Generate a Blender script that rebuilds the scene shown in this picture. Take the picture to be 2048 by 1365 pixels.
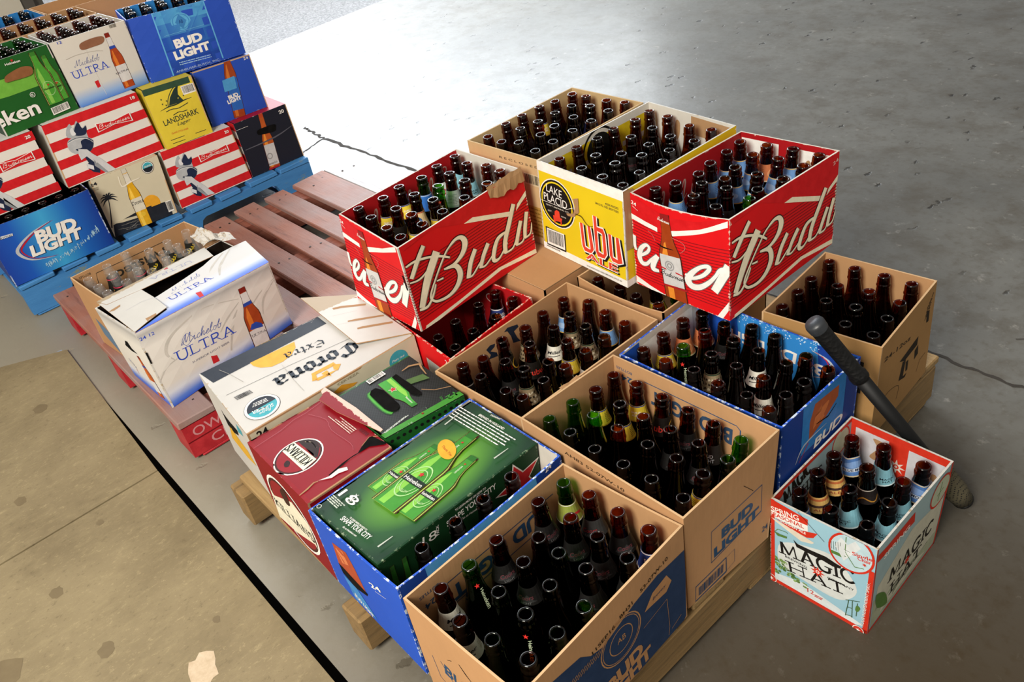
import bpy, bmesh, math, random
from mathutils import Vector, Matrix, geometry
for o in list(bpy.data.objects): bpy.data.objects.remove(o)
SC = bpy.context.scene
COL = SC.collection
R = random.Random(7)
CAM_MAT=[[0.665163, -0.353454, 0.657745, 0.617043], [0.731351, 0.486059, -0.478405, -0.727024], [-0.150609, 0.79926, 0.581808, 1.479989], [0.0, 0.0, 0.0, 1.0]]
LENS=29.3726
# ------------------------------------------------------------ camera
cd = bpy.data.cameras.new('camera'); cd.sensor_width = 36; cd.lens = LENS; cd.clip_start = .05; cd.clip_end = 200
cam = bpy.data.objects.new('camera', cd); COL.objects.link(cam); cam.matrix_world = Matrix(CAM_MAT)
SC.camera = cam
# ------------------------------------------------------------ view, world and lights
SC.view_settings.view_transform = 'Standard'; SC.view_settings.look = 'None'
SC.view_settings.gamma = 1; SC.view_settings.use_curve_mapping = False
SC.view_settings.exposure = 0.0
def area(name, loc, target, sx, sy, power, col):
    l = bpy.data.lights.new(name, 'AREA'); l.shape = 'RECTANGLE'; l.size = sx; l.size_y = sy; l.energy = power; l.color = col
    o = bpy.data.objects.new(name, l); COL.objects.link(o); o.location = loc
    o.rotation_euler = (Vector(target) - Vector(loc)).to_track_quat('-Z', 'Y').to_euler(); return o
W = bpy.data.worlds.new('world'); SC.world = W; W.use_nodes = True
wn = W.node_tree; wn.nodes.clear()
def wnode(t, **k):
    n = wn.nodes.new(t)
    for a, b in k.items(): setattr(n, a, b)
    return n
wo = wnode('ShaderNodeOutputWorld'); bg = wnode('ShaderNodeBackground'); tc = wnode('ShaderNodeTexCoord')
dot = wnode('ShaderNodeVectorMath', operation='DOT_PRODUCT'); dot.inputs[1].default_value = Vector((-.95, .16, .27)).normalized()
ramp = wnode('ShaderNodeValToRGB')
el = ramp.color_ramp.elements
el[0].position = 0.0; el[0].color = (.36, .33, .29, 1)
el[1].position = .62; el[1].color = (.24, .24, .245, 1)
for p, c in ((.76, (.30, .32, .35, 1)), (.87, (1.3, 1.42, 1.6, 1)), (1.0, (7.2, 7.6, 8.2, 1))):
    e = el.new(p); e.color = c
wn.links.new(tc.outputs['Generated'], dot.inputs[0]); wn.links.new(dot.outputs['Value'], ramp.inputs[0])
wn.links.new(ramp.outputs[0], bg.inputs[0]); bg.inputs[1].default_value = 1.0; wn.links.new(bg.outputs[0], wo.inputs[0])
area('door_daylight', (-4.95, 3.3, 1.9), (-2.2, 1.9, 0), 3.6, 2.0, 170, (.90, .96, 1.0))
area('camera_side_fill', (.55, -2.9, 3.1), (-.7, .2, .2), 1.6, 1.6, 270, (1.0, .94, .85))  # unseen fill light added on the camera side to lift the facing walls
area('yard_daylight', (-9.0, 3.0, 5.5), (-7.0, 2.6, 0), 5, 5, 260, (1.0, .99, .96)).data.spread = 1.3

# ------------------------------------------------------------ materials
def lin(c): return tuple((x / 12.92 if x <= .04045 else ((x + .055) / 1.055) ** 2.4) for x in c)
def hexc(h):
    h = h.lstrip('#'); return lin(tuple(int(h[i:i + 2], 16) / 255 for i in (0, 2, 4)))
class NT:
    def __init__(s, name):
        s.m = bpy.data.materials.new(name); s.m.use_nodes = True; s.t = s.m.node_tree; s.t.nodes.clear()
        s.out = s.n('ShaderNodeOutputMaterial'); s.b = s.n('ShaderNodeBsdfPrincipled'); s.l(s.b.outputs[0], s.out.inputs[0])
    def n(s, t, **k):
        n = s.t.nodes.new(t)
        for a, b in k.items(): setattr(n, a, b)
        return n
    def l(s, a, b): s.t.links.new(a, b)
    def set(s, **k):
        for a, v in k.items():
            i = s.b.inputs[a.replace('_', ' ')]
            i.default_value = (*v, 1) if isinstance(v, tuple) and len(v) == 3 else v
        return s
    def co(s, which='Object'): return s.n('ShaderNodeTexCoord').outputs[which]
    def noise(s, vec, scale, detail=4, rough=.6, stretch=None):
        if stretch:
            mp = s.n('ShaderNodeMapping'); mp.inputs['Scale'].default_value = stretch; s.l(vec, mp.inputs[0]); vec = mp.outputs[0]
        n = s.n('ShaderNodeTexNoise'); n.inputs['Scale'].default_value = scale; n.inputs['Detail'].default_value = detail; n.inputs['Roughness'].default_value = rough
        s.l(vec, n.inputs[0]); return n.outputs[0]
    def ramp(s, f, *stops):
        r = s.n('ShaderNodeValToRGB'); e = r.color_ramp.elements
        while len(e) < len(stops): e.new(.5)
        for i, (p, c) in enumerate(stops):
            e[i].position = p; e[i].color = (*c, 1) if not isinstance(c, (int, float)) else (c, c, c, 1)
        s.l(f, r.inputs[0]); return r.outputs[0]
    def mix(s, f, a, b, mode='MIX'):
        m = s.n('ShaderNodeMix', data_type='RGBA', blend_type=mode)
        for v, i in ((f, 0), (a, 6), (b, 7)):
            if hasattr(v, 'is_output'): s.l(v, m.inputs[i])
            else: m.inputs[i].default_value = v if i == 0 else (*v, 1)
        return m.outputs[2]
    def math(s, op, a, b=0.0):
        m = s.n('ShaderNodeMath', operation=op)
        for v, i in ((a, 0), (b, 1)):
            if hasattr(v, 'is_output'): s.l(v, m.inputs[i])
            else: m.inputs[i].default_value = v
        return m.outputs[0]
    def mapr(s, v, a, b, c, d):
        m = s.n('ShaderNodeMapRange'); s.l(v, m.inputs[0])
        for i, x in enumerate((a, b, c, d)): m.inputs[i + 1].default_value = x
        return m.outputs[0]
    def bump(s, h, strength=.3, dist=.002):
        b = s.n('ShaderNodeBump'); b.inputs['Strength'].default_value = strength; b.inputs['Distance'].default_value = dist
        s.l(h, b.inputs['Height']); s.l(b.outputs[0], s.b.inputs['Normal'])
    def color(s, c): s.l(c, s.b.inputs['Base Color'])
_pm = {}
def PR(h, rough=.42):
    """plain printed ink"""
    k = (h, rough)
    if k not in _pm:
        n = NT('ink_' + h); c = hexc(h)
        f = n.noise(n.co(), 45, 3)
        n.color(n.mix(n.ramp(f, (.35, 0), (.75, 1)), tuple(x * .9 for x in c), tuple(min(1, x * 1.06 + .004) for x in c)))
        n.set(Roughness=rough + .08, Specular_IOR_Level=.14); _pm[k] = n.m
    return _pm[k]
def board(name, h, worn='#c9b9a0', wear=.5, rough=.42):
    """printed carton board, scuffed along its edges (UV runs 0..1 over the panel)"""
    n = NT(name); c = hexc(h); uv = n.n('ShaderNodeTexCoord').outputs['UV']
    sp = n.n('ShaderNodeSeparateXYZ'); n.l(uv, sp.inputs[0])
    def edge(v):
        a = n.math('MINIMUM', v, n.math('SUBTRACT', 1.0, v)); return a
    d = n.math('MINIMUM', edge(sp.outputs[0]), edge(sp.outputs[1]))
    f = n.noise(n.co(), 70, 6, .75); f2 = n.noise(n.co(), 9, 3)
    near = n.math('SUBTRACT', .022 * wear + .006, d)           # positive close to an edge
    s1 = n.math('ADD', n.math('MULTIPLY', near, 9.0), n.math('SUBTRACT', f, .62))
    mask = n.ramp(s1, (.02, 0), (.07, 1))
    sc = n.ramp(n.noise(n.co(), 130, 5, .8, (1, 1, .25)), (.735 - .05 * wear, 0), (.77, 1))
    m = n.math('MAXIMUM', mask, n.math('MULTIPLY', sc, .8 * wear))
    base = n.mix(f2, tuple(x * .88 for x in c), tuple(min(1, x * 1.1) for x in c))
    n.color(n.mix(m, base, hexc(worn))); n.set(Roughness=rough + .08, Specular_IOR_Level=.16); n.bump(f2, .15, .004)
    return n.m
def kraft(name, h, k=1.0):
    n = NT(name); c = hexc(h); o = n.co()
    f = n.noise(o, 6, 5, .65); g = n.noise(o, 120, 3, .6, (1, 1, .15)); st = n.ramp(n.noise(o, 3.3, 5, .7), (.56, 0), (.68, 1))
    a = n.mix(f, tuple(x * .82 for x in c), tuple(min(1, x * 1.12) for x in c))
    a = n.mix(n.math('MULTIPLY', g, .25), a, tuple(x * .7 for x in c)); a = n.mix(n.math('MULTIPLY', st, .25), a, tuple(x * .55 for x in c))
    n.color(a); n.set(Roughness=.78, Specular_IOR_Level=.25); n.bump(g, .12, .002); return n.m
KRAFT = kraft('kraft_board', '#b98d62'); KRAFT2 = kraft('pale_kraft', '#c4a678'); KRAFT_IN = kraft('inner_kraft', '#b48a60')
EDGE = kraft('cut_edge', '#c9a67c'); GREYB = kraft('grey_liner', '#bdb6a6')
def wood(name, a, b, dark, axis='X', rough=.7, wash=None):
    n = NT(name); o = n.co()
    s = {'X': (1.2, 14, 14), 'Y': (14, 1.2, 14)}[axis]
    g = n.noise(o, 4, 8, .7, s); k = n.noise(o, 2.2, 4); w = n.noise(o, 11, 5, .7, tuple(x * .5 for x in s))
    c = n.mix(n.ramp(g, (.3, 0), (.7, 1)), hexc(a), hexc(b)); c = n.mix(n.ramp(w, (.55, 0), (.75, .8)), c, hexc(dark))
    if wash: c = n.mix(n.ramp(k, (.42, 0), (.62, .85)), c, hexc(wash))
    n.color(c); n.set(Roughness=rough); n.bump(g, .5, .003); return n.m
# ------------------------------------------------------------ objects
def tag(o, label=None, cat=None, group=None, kind=None):
    for k, v in (('label', label), ('category', cat), ('group', group), ('kind', kind)):
        if v: o[k] = v
    return o
def empty(name, loc, label, cat, group=None):
    o = bpy.data.objects.new(name, None); COL.objects.link(o); o.location = loc; o.empty_display_size = .05
    return tag(o, label, cat, group)
def mesh_obj(name, me, parent=None, loc=None):
    o = bpy.data.objects.new(name, me); COL.objects.link(o)
    if parent is not None: o.parent = parent
    if loc is not None: o.location = loc
    return o
def bm_obj(name, bm, mats, parent=None, loc=None, smooth=False):
    me = bpy.data.meshes.new(name); bm.normal_update(); bm.to_mesh(me); bm.free()
    for m in (mats if isinstance(mats, (list, tuple)) else [mats]): me.materials.append(m)
    if smooth:
        for p in me.polygons: p.use_smooth = True
    return mesh_obj(name, me, parent, loc)
def add_box(bm, a, b, mi=0, bev=0.0, jit=0.0, rnd=None):
    x0, y0, z0 = a; x1, y1, z1 = b
    j = (lambda: rnd.uniform(-jit, jit)) if jit else (lambda: 0)
    vs = [bm.verts.new((x + j(), y + j(), z + j())) for z in (z0, z1) for y in (y0, y1) for x in (x0, x1)]
    fs = [bm.faces.new([vs[i] for i in q]) for q in ((0, 2, 3, 1), (4, 5, 7, 6), (0, 1, 5, 4), (2, 6, 7, 3), (0, 4, 6, 2), (1, 3, 7, 5))]
    for f in fs: f.material_index = mi
    if bev:
        es = list({e for f in fs for e in f.edges})
        r = bmesh.ops.bevel(bm, geom=es, offset=bev, segments=1, affect='EDGES', material=mi)
    return fs
def lathe(bm, prof, seg=20, mi=0, M=None, close=False):
    rings = []
    for r, z in prof:
        rings.append([bm.verts.new((M @ Vector((r * math.cos(a), r * math.sin(a), z))) if M else (r * math.cos(a), r * math.sin(a), z))
                      for a in (2 * math.pi * i / seg for i in range(seg))])
    for A, B in zip(rings, rings[1:]):
        for i in range(seg):
            f = bm.faces.new((A[i], A[(i + 1) % seg], B[(i + 1) % seg], B[i])); f.material_index = mi; f.smooth = True
    return rings
# ------------------------------------------------------------ printed artwork, laid out in millimetres on a panel
_tc = {}
def text_tris(s, bold=0.0):
    """unit-height outline of a line of text as triangles; cap height is about 0.7"""
    k = (s, bold)
    if k in _tc: return _tc[k]
    cu = bpy.data.curves.new('t', 'FONT'); cu.body = s; cu.resolution_u = 3; cu.offset = bold; cu.size = 1
    ob = bpy.data.objects.new('t', cu); COL.objects.link(ob)
    dg = bpy.context.evaluated_depsgraph_get(); dg.update()
    me = bpy.data.meshes.new_from_object(ob.evaluated_get(dg))
    me.calc_loop_triangles()
    tr = [[(me.vertices[v].co.x, me.vertices[v].co.y) for v in t.vertices] for t in me.loop_triangles]
    xs = [p[0] for t in tr for p in t] or [0, 1]
    bpy.data.objects.remove(ob); bpy.data.curves.remove(cu); bpy.data.meshes.remove(me)
    x0, x1 = min(xs), max(xs)
    tr = [[(x - x0, y) for x, y in t] for t in tr]
    _tc[k] = (tr, x1 - x0); return _tc[k]
def crom(pts, n=6, closed=False):
    """smooth curve through points"""
    P = list(pts); out = []; N = len(P)
    rng = range(N if closed else N - 1)
    for i in rng:
        g = (lambda j: P[j % N]) if closed else (lambda j: P[max(0, min(N - 1, j))])
        a, b, c, d = g(i - 1), g(i), g(i + 1), g(i + 2)
        for k in range(n):
            t = k / n; q = []
            for m in range(len(b)):
                q.append(.5 * (2 * b[m] + (c[m] - a[m]) * t + (2 * a[m] - 5 * b[m] + 4 * c[m] - d[m]) * t * t + (3 * b[m] - a[m] - 3 * c[m] + d[m]) * t ** 3))
            out.append(tuple(q))
    if not closed: out.append(tuple(P[-1]))
    return out
class Art:
    """flat print: polygons in mm, later clipped to the panel and pressed on to it, layer over layer"""
    def __init__(s): s.items = []; s.layer = 0
    def up(s): s.layer += 1; return s
    def raw(s, polys, m): s.items.append((s.layer, m, polys)); return s
    def poly(s, m, pts, holes=()):
        loops = [[Vector((x, y, 0)) for x, y in l] for l in (pts, *holes)]
        flat = [p for l in loops for p in l]
        tr = geometry.tessellate_polygon(loops)
        return s.raw([[(flat[i].x, flat[i].y) for i in t] for t in tr], m)
    def rect(s, m, x0, y0, x1, y1): return s.raw([[(x0, y0), (x1, y0), (x1, y1), (x0, y1)]], m)
    def blob(s, m, pts, n=5): return s.poly(m, crom(pts, n, True))
    def ell(s, m, cx, cy, rx, ry=None, rot=0, n=28, hole=0):
        ry = ry or rx; c, q = math.cos(rot), math.sin(rot)
        f = lambda k: [(cx + c * rx * k * math.cos(t) - q * ry * k * math.sin(t), cy + q * rx * k * math.cos(t) + c * ry * k * math.sin(t)) for t in (2 * math.pi * i / n for i in range(n))]
        if hole:
            A, B = f(1), f(hole); return s.raw([[A[i], A[(i + 1) % n], B[(i + 1) % n], B[i]] for i in range(n)], m)
        return s.raw([f(1)], m)
    def ell3(s, m, c, a, b, hole=0, n=30):
        """ellipse from centre and two half-axis end points"""
        ax, ay = a[0] - c[0], a[1] - c[1]; bx, by = b[0] - c[0], b[1] - c[1]
        f = lambda k: [(c[0] + k * (ax * math.cos(t) + bx * math.sin(t)), c[1] + k * (ay * math.cos(t) + by * math.sin(t))) for t in (2 * math.pi * i / n for i in range(n))]
        if hole:
            A, B = f(1), f(hole); return s.raw([[A[i], A[(i + 1) % n], B[(i + 1) % n], B[i]] for i in range(n)], m)
        return s.raw([f(1)], m)
    def line(s, m, pts, w, w2=None, smooth=0, closed=False):
        """brush stroke; w is one width or one per point"""
        ws = w if isinstance(w, (list, tuple)) else [w + ((w2 if w2 is not None else w) - w) * i / max(1, len(pts) - 1) for i in range(len(pts))]
        P = [(p[0], p[1], q) for p, q in zip(pts, ws)]
        if smooth: P = crom(P, smooth, closed)
        if closed: P = P + [P[0]]
        L, Rr = [], []
        for i, (x, y, q) in enumerate(P):
            a = P[i - 1] if i else (P[-2] if closed else P[0]); b = P[i + 1] if i + 1 < len(P) else (P[1] if closed else P[-1])
            dx, dy = b[0] - a[0], b[1] - a[1]; d = math.hypot(dx, dy) or 1
            k = 1.0
            if 0 < i < len(P) - 1:
                d1 = (x - a[0], y - a[1]); l1 = math.hypot(*d1) or 1
                k = min(1.6, 1 / max(.3, abs((d1[0] * dx + d1[1] * dy) / (l1 * d))))
            nx, ny = -dy / d * q / 2 * k, dx / d * q / 2 * k
            L.append((x + nx, y + ny)); Rr.append((x - nx, y - ny))
        return s.raw([[L[i], Rr[i], Rr[i + 1], L[i + 1]] for i in range(len(P) - 1)], m)
    def text(s, m, t, a, b, h=None, bold=.02, shear=0.0, up=None):
        """text whose baseline runs from a to b; h = cap height in mm"""
        tr, wd = text_tris(t, round(bold * .5, 4))
        ux, uy = (b[0] - a[0]) / wd, (b[1] - a[1]) / wd
        L = math.hypot(b[0] - a[0], b[1] - a[1]) or 1
        h = h if h else L / wd * .72
        if up: vx, vy = (up[0] - a[0]) / .72, (up[1] - a[1]) / .72
        else: vx, vy = -(b[1] - a[1]) / L * h / .72, (b[0] - a[0]) / L * h / .72
        return s.raw([[(a[0] + ux * (x + shear * y) + vx * y, a[1] + uy * (x + shear * y) + vy * y) for x, y in q] for q in tr], m)
    def lines(s, m, x0, y0, x1, n, pitch, h=1.2, rnd=None):
        """rows of tiny print"""
        r = rnd or random.Random(3); q = []
        for i in range(n):
            x = x0; y = y0 - i * pitch; e = x1 - r.random() * .2 * (x1 - x0)
            while x < e:
                w = r.uniform(1.5, 6) * h * .9; q.append([(x, y), (min(e, x + w), y), (min(e, x + w), y + h), (x, y + h)]); x += w + h * .7
        return s.raw(q, m) if q else s
    def bars(s, ink, paper, c, ux, uy, n=24, seed=1):
        """bar code on a parallelogram: corner c, side ux, height uy"""
        P = lambda a, b: (c[0] + ux[0] * a + uy[0] * b, c[1] + ux[1] * a + uy[1] * b)
        if paper: s.raw([[P(0, 0), P(1, 0), P(1, 1), P(0, 1)]], paper)
        r = random.Random(seed); x = .06; q = []; s.up()
        while x < .93:
            w = r.choice((.008, .012, .02, .026)); q.append([P(x, .14), P(x + w, .14), P(x + w, .93), P(x, .93)]); x += w + r.choice((.01, .014, .024))
        return s.raw(q, ink)
    def star(s, m, cx, cy, r, k=.4, n=5, rot=math.pi / 2):
        p = [(cx + (r if i % 2 == 0 else r * k) * math.cos(rot + math.pi * i / n), cy + (r if i % 2 == 0 else r * k) * math.sin(rot + math.pi * i / n)) for i in range(2 * n)]
        return s.poly(m, p)
    def bottle(s, base, top, w, glass='#a8431d', label='#e9e6e2', hi='#d97a35', cap='#8c2a1c', neck=None, band=None, lab=(.13, .47), line='#4a2316'):
        """picture of a longneck bottle between two points"""
        ax, ay = top[0] - base[0], top[1] - base[1]; H = math.hypot(ax, ay); ax /= H; ay /= H
        P = lambda u, v: (base[0] + ax * v * H + ay * u * w, base[1] + ay * v * H - ax * u * w)
        prof = ((.5, 0), (.5, .52), (.47, .58), (.3, .70), (.225, .80), (.2, .97))
        def seg(v0, v1, k=1.0):
            r = lambda v: next((a[0] + (b[0] - a[0]) * (v - a[1]) / (b[1] - a[1]) for a, b in zip(prof, prof[1:]) if a[1] <= v <= b[1]), .2)
            vs = [v0] + [q[1] for q in prof if v0 < q[1] < v1] + [v1]
            return [P(-r(v) * k, v) for v in vs] + [P(r(v) * k, v) for v in reversed(vs)]
        if line: s.poly(PR(line), seg(.0, 1.0, 1.09)); s.up()
        s.poly(PR(glass), seg(.0, .97)); s.up()
        s.poly(PR(hi), [P(-.34, .02), P(-.06, .02), P(-.05, .5), P(-.12, .7), P(-.2, .68), P(-.36, .55)])
        s.poly(PR(cap), seg(.93, 1.0)) if cap else None
        if neck: s.poly(PR(neck), seg(.76, .92))
        s.up()
        if label: s.poly(PR(label), seg(*lab))
        if band: s.poly(PR(band), seg(.72, .77))
        return s.up()
class Panel:
    """one sheet of board between four corner points (as seen from outside: bl, br, tl, tr)"""
    def __init__(s, bl, br, tl, tr, th=.004, bulge=0.0, sag=0.0, nu=6, nv=5):
        s.c = [Vector(p) for p in (bl, br, tl, tr)]; s.th = th; s.bulge = bulge; s.sag = sag; s.nu = nu; s.nv = nv
        s.n = (s.c[1] - s.c[0]).cross(s.c[2] - s.c[0]).normalized()
        s.w = ((s.c[1] - s.c[0]).length + (s.c[3] - s.c[2]).length) * 500; s.h = ((s.c[2] - s.c[0]).length + (s.c[3] - s.c[1]).length) * 500
    def P(s, u, v, off=0.0):
        a, b, c, d = s.c
        p = a * ((1 - u) * (1 - v)) + b * (u * (1 - v)) + c * ((1 - u) * v) + d * (u * v)
        k = 4 * u * (1 - u)
        return p + s.n * (off + s.bulge * k * math.sin(math.pi * min(1, max(0, v)) * .62)) - (s.c[2] - s.c[0]).normalized() * (s.sag * k * v)
    def build(s, name, mats, parent, art=None, art_in=None, hole=None):
        """mats: outside, inside, cut edge"""
        bm = bmesh.new(); uv = bm.loops.layers.uv.new('uv'); ms = list(mats)
        nu, nv = s.nu, s.nv
        us = [i / nu for i in range(nu + 1)]; vs = [i / nv for i in range(nv + 1)]
        if hole:
            us = sorted(set(us) | {hole[0], hole[2]}); vs = sorted(set(vs) | {hole[1], hole[3]})
        inhole = lambda i, j: hole and hole[0] - 1e-6 <= us[i] and us[i + 1] <= hole[2] + 1e-6 and hole[1] - 1e-6 <= vs[j] and vs[j + 1] <= hole[3] + 1e-6
        A = [[bm.verts.new(s.P(u, v)) for u in us] for v in vs]; B = [[bm.verts.new(s.P(u, v, -s.th)) for u in us] for v in vs]
        def face(q, mi, uvs=None):
            f = bm.faces.new(q); f.material_index = mi
            if uvs:
                for l, c in zip(f.loops, uvs): l[uv].uv = c
            return f
        for j in range(len(vs) - 1):
            for i in range(len(us) - 1):
                if inhole(i, j): continue
                cs = [(us[i], vs[j]), (us[i + 1], vs[j]), (us[i + 1], vs[j + 1]), (us[i], vs[j + 1])]
                face((A[j][i], A[j][i + 1], A[j + 1][i + 1], A[j + 1][i]), 0, cs)
                face((B[j][i], B[j + 1][i], B[j + 1][i + 1], B[j][i + 1]), 1, [cs[0], cs[3], cs[2], cs[1]])
        ring = [(0, i) for i in range(len(us))] + [(j, len(us) - 1) for j in range(1, len(vs))] + [(len(vs) - 1, i) for i in range(len(us) - 2, -1, -1)] + [(j, 0) for j in range(len(vs) - 2, 0, -1)]
        for (a, b), (c, d) in zip(ring, ring[1:] + ring[:1]): face((A[a][b], B[a][b], B[c][d], A[c][d]), 2)
        for a, inside in ((art, False), (art_in, True)):
            if a: s._press(bm, a, ms, inside)
        o = bm_obj(name, bm, ms, parent); return o
    def _press(s, bm, art, ms, inside):
        groups = {}
        for ly, m, polys in art.items: groups.setdefault((ly, m.name), (m, []))[1].extend(polys)
        for (ly, _), (m, polys) in sorted(groups.items(), key=lambda k: k[0][0]):
            t = bmesh.new()
            for q in polys:
                try: t.faces.new([t.verts.new((x, y, 0)) for x, y in q])
                except ValueError: pass
            def cut(co, no, clear):
                bmesh.ops.bisect_plane(t, geom=t.verts[:] + t.edges[:] + t.faces[:], plane_co=co, plane_no=no, clear_outer=clear, dist=1e-5)
            cut((0, 0, 0), (-1, 0, 0), True); cut((s.w, 0, 0), (1, 0, 0), True); cut((0, 0, 0), (0, -1, 0), True); cut((0, s.h, 0), (0, 1, 0), True)
            if not t.faces: t.free(); continue
            xs = [v.co.x for v in t.verts]; ys = [v.co.y for v in t.verts]
            for i in range(1, s.nu):
                if min(xs) < s.w * i / s.nu < max(xs): cut((s.w * i / s.nu, 0, 0), (1, 0, 0), False)
            for i in range(1, s.nv):
                if min(ys) < s.h * i / s.nv < max(ys): cut((0, s.h * i / s.nv, 0), (0, 1, 0), False)
            if m not in ms: ms.append(m)
            mi = ms.index(m); off = .00022 * (ly + 1) + .0001
            mp = {}
            uvl = bm.loops.layers.uv.active
            for v in t.verts:
                u = v.co.x / s.w; w = v.co.y / s.h
                mp[v.index if v.index >= 0 else id(v)] = None
            t.verts.index_update()
            nv = [bm.verts.new(s.P(1 - v.co.x / s.w, v.co.y / s.h, -s.th - off) if inside else s.P(v.co.x / s.w, v.co.y / s.h, off)) for v in t.verts]
            for f in t.faces:
                try: g = bm.faces.new([nv[v.index] for v in f.verts])
                except ValueError: continue
                g.material_index = mi
                g.normal_update()
                if g.normal.dot(s.n) * (-1 if inside else 1) < 0: g.normal_flip()
                for l, v in zip(g.loops, f.verts): l[uvl].uv = (v.co.x / s.w, v.co.y / s.h)
            t.free()
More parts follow.
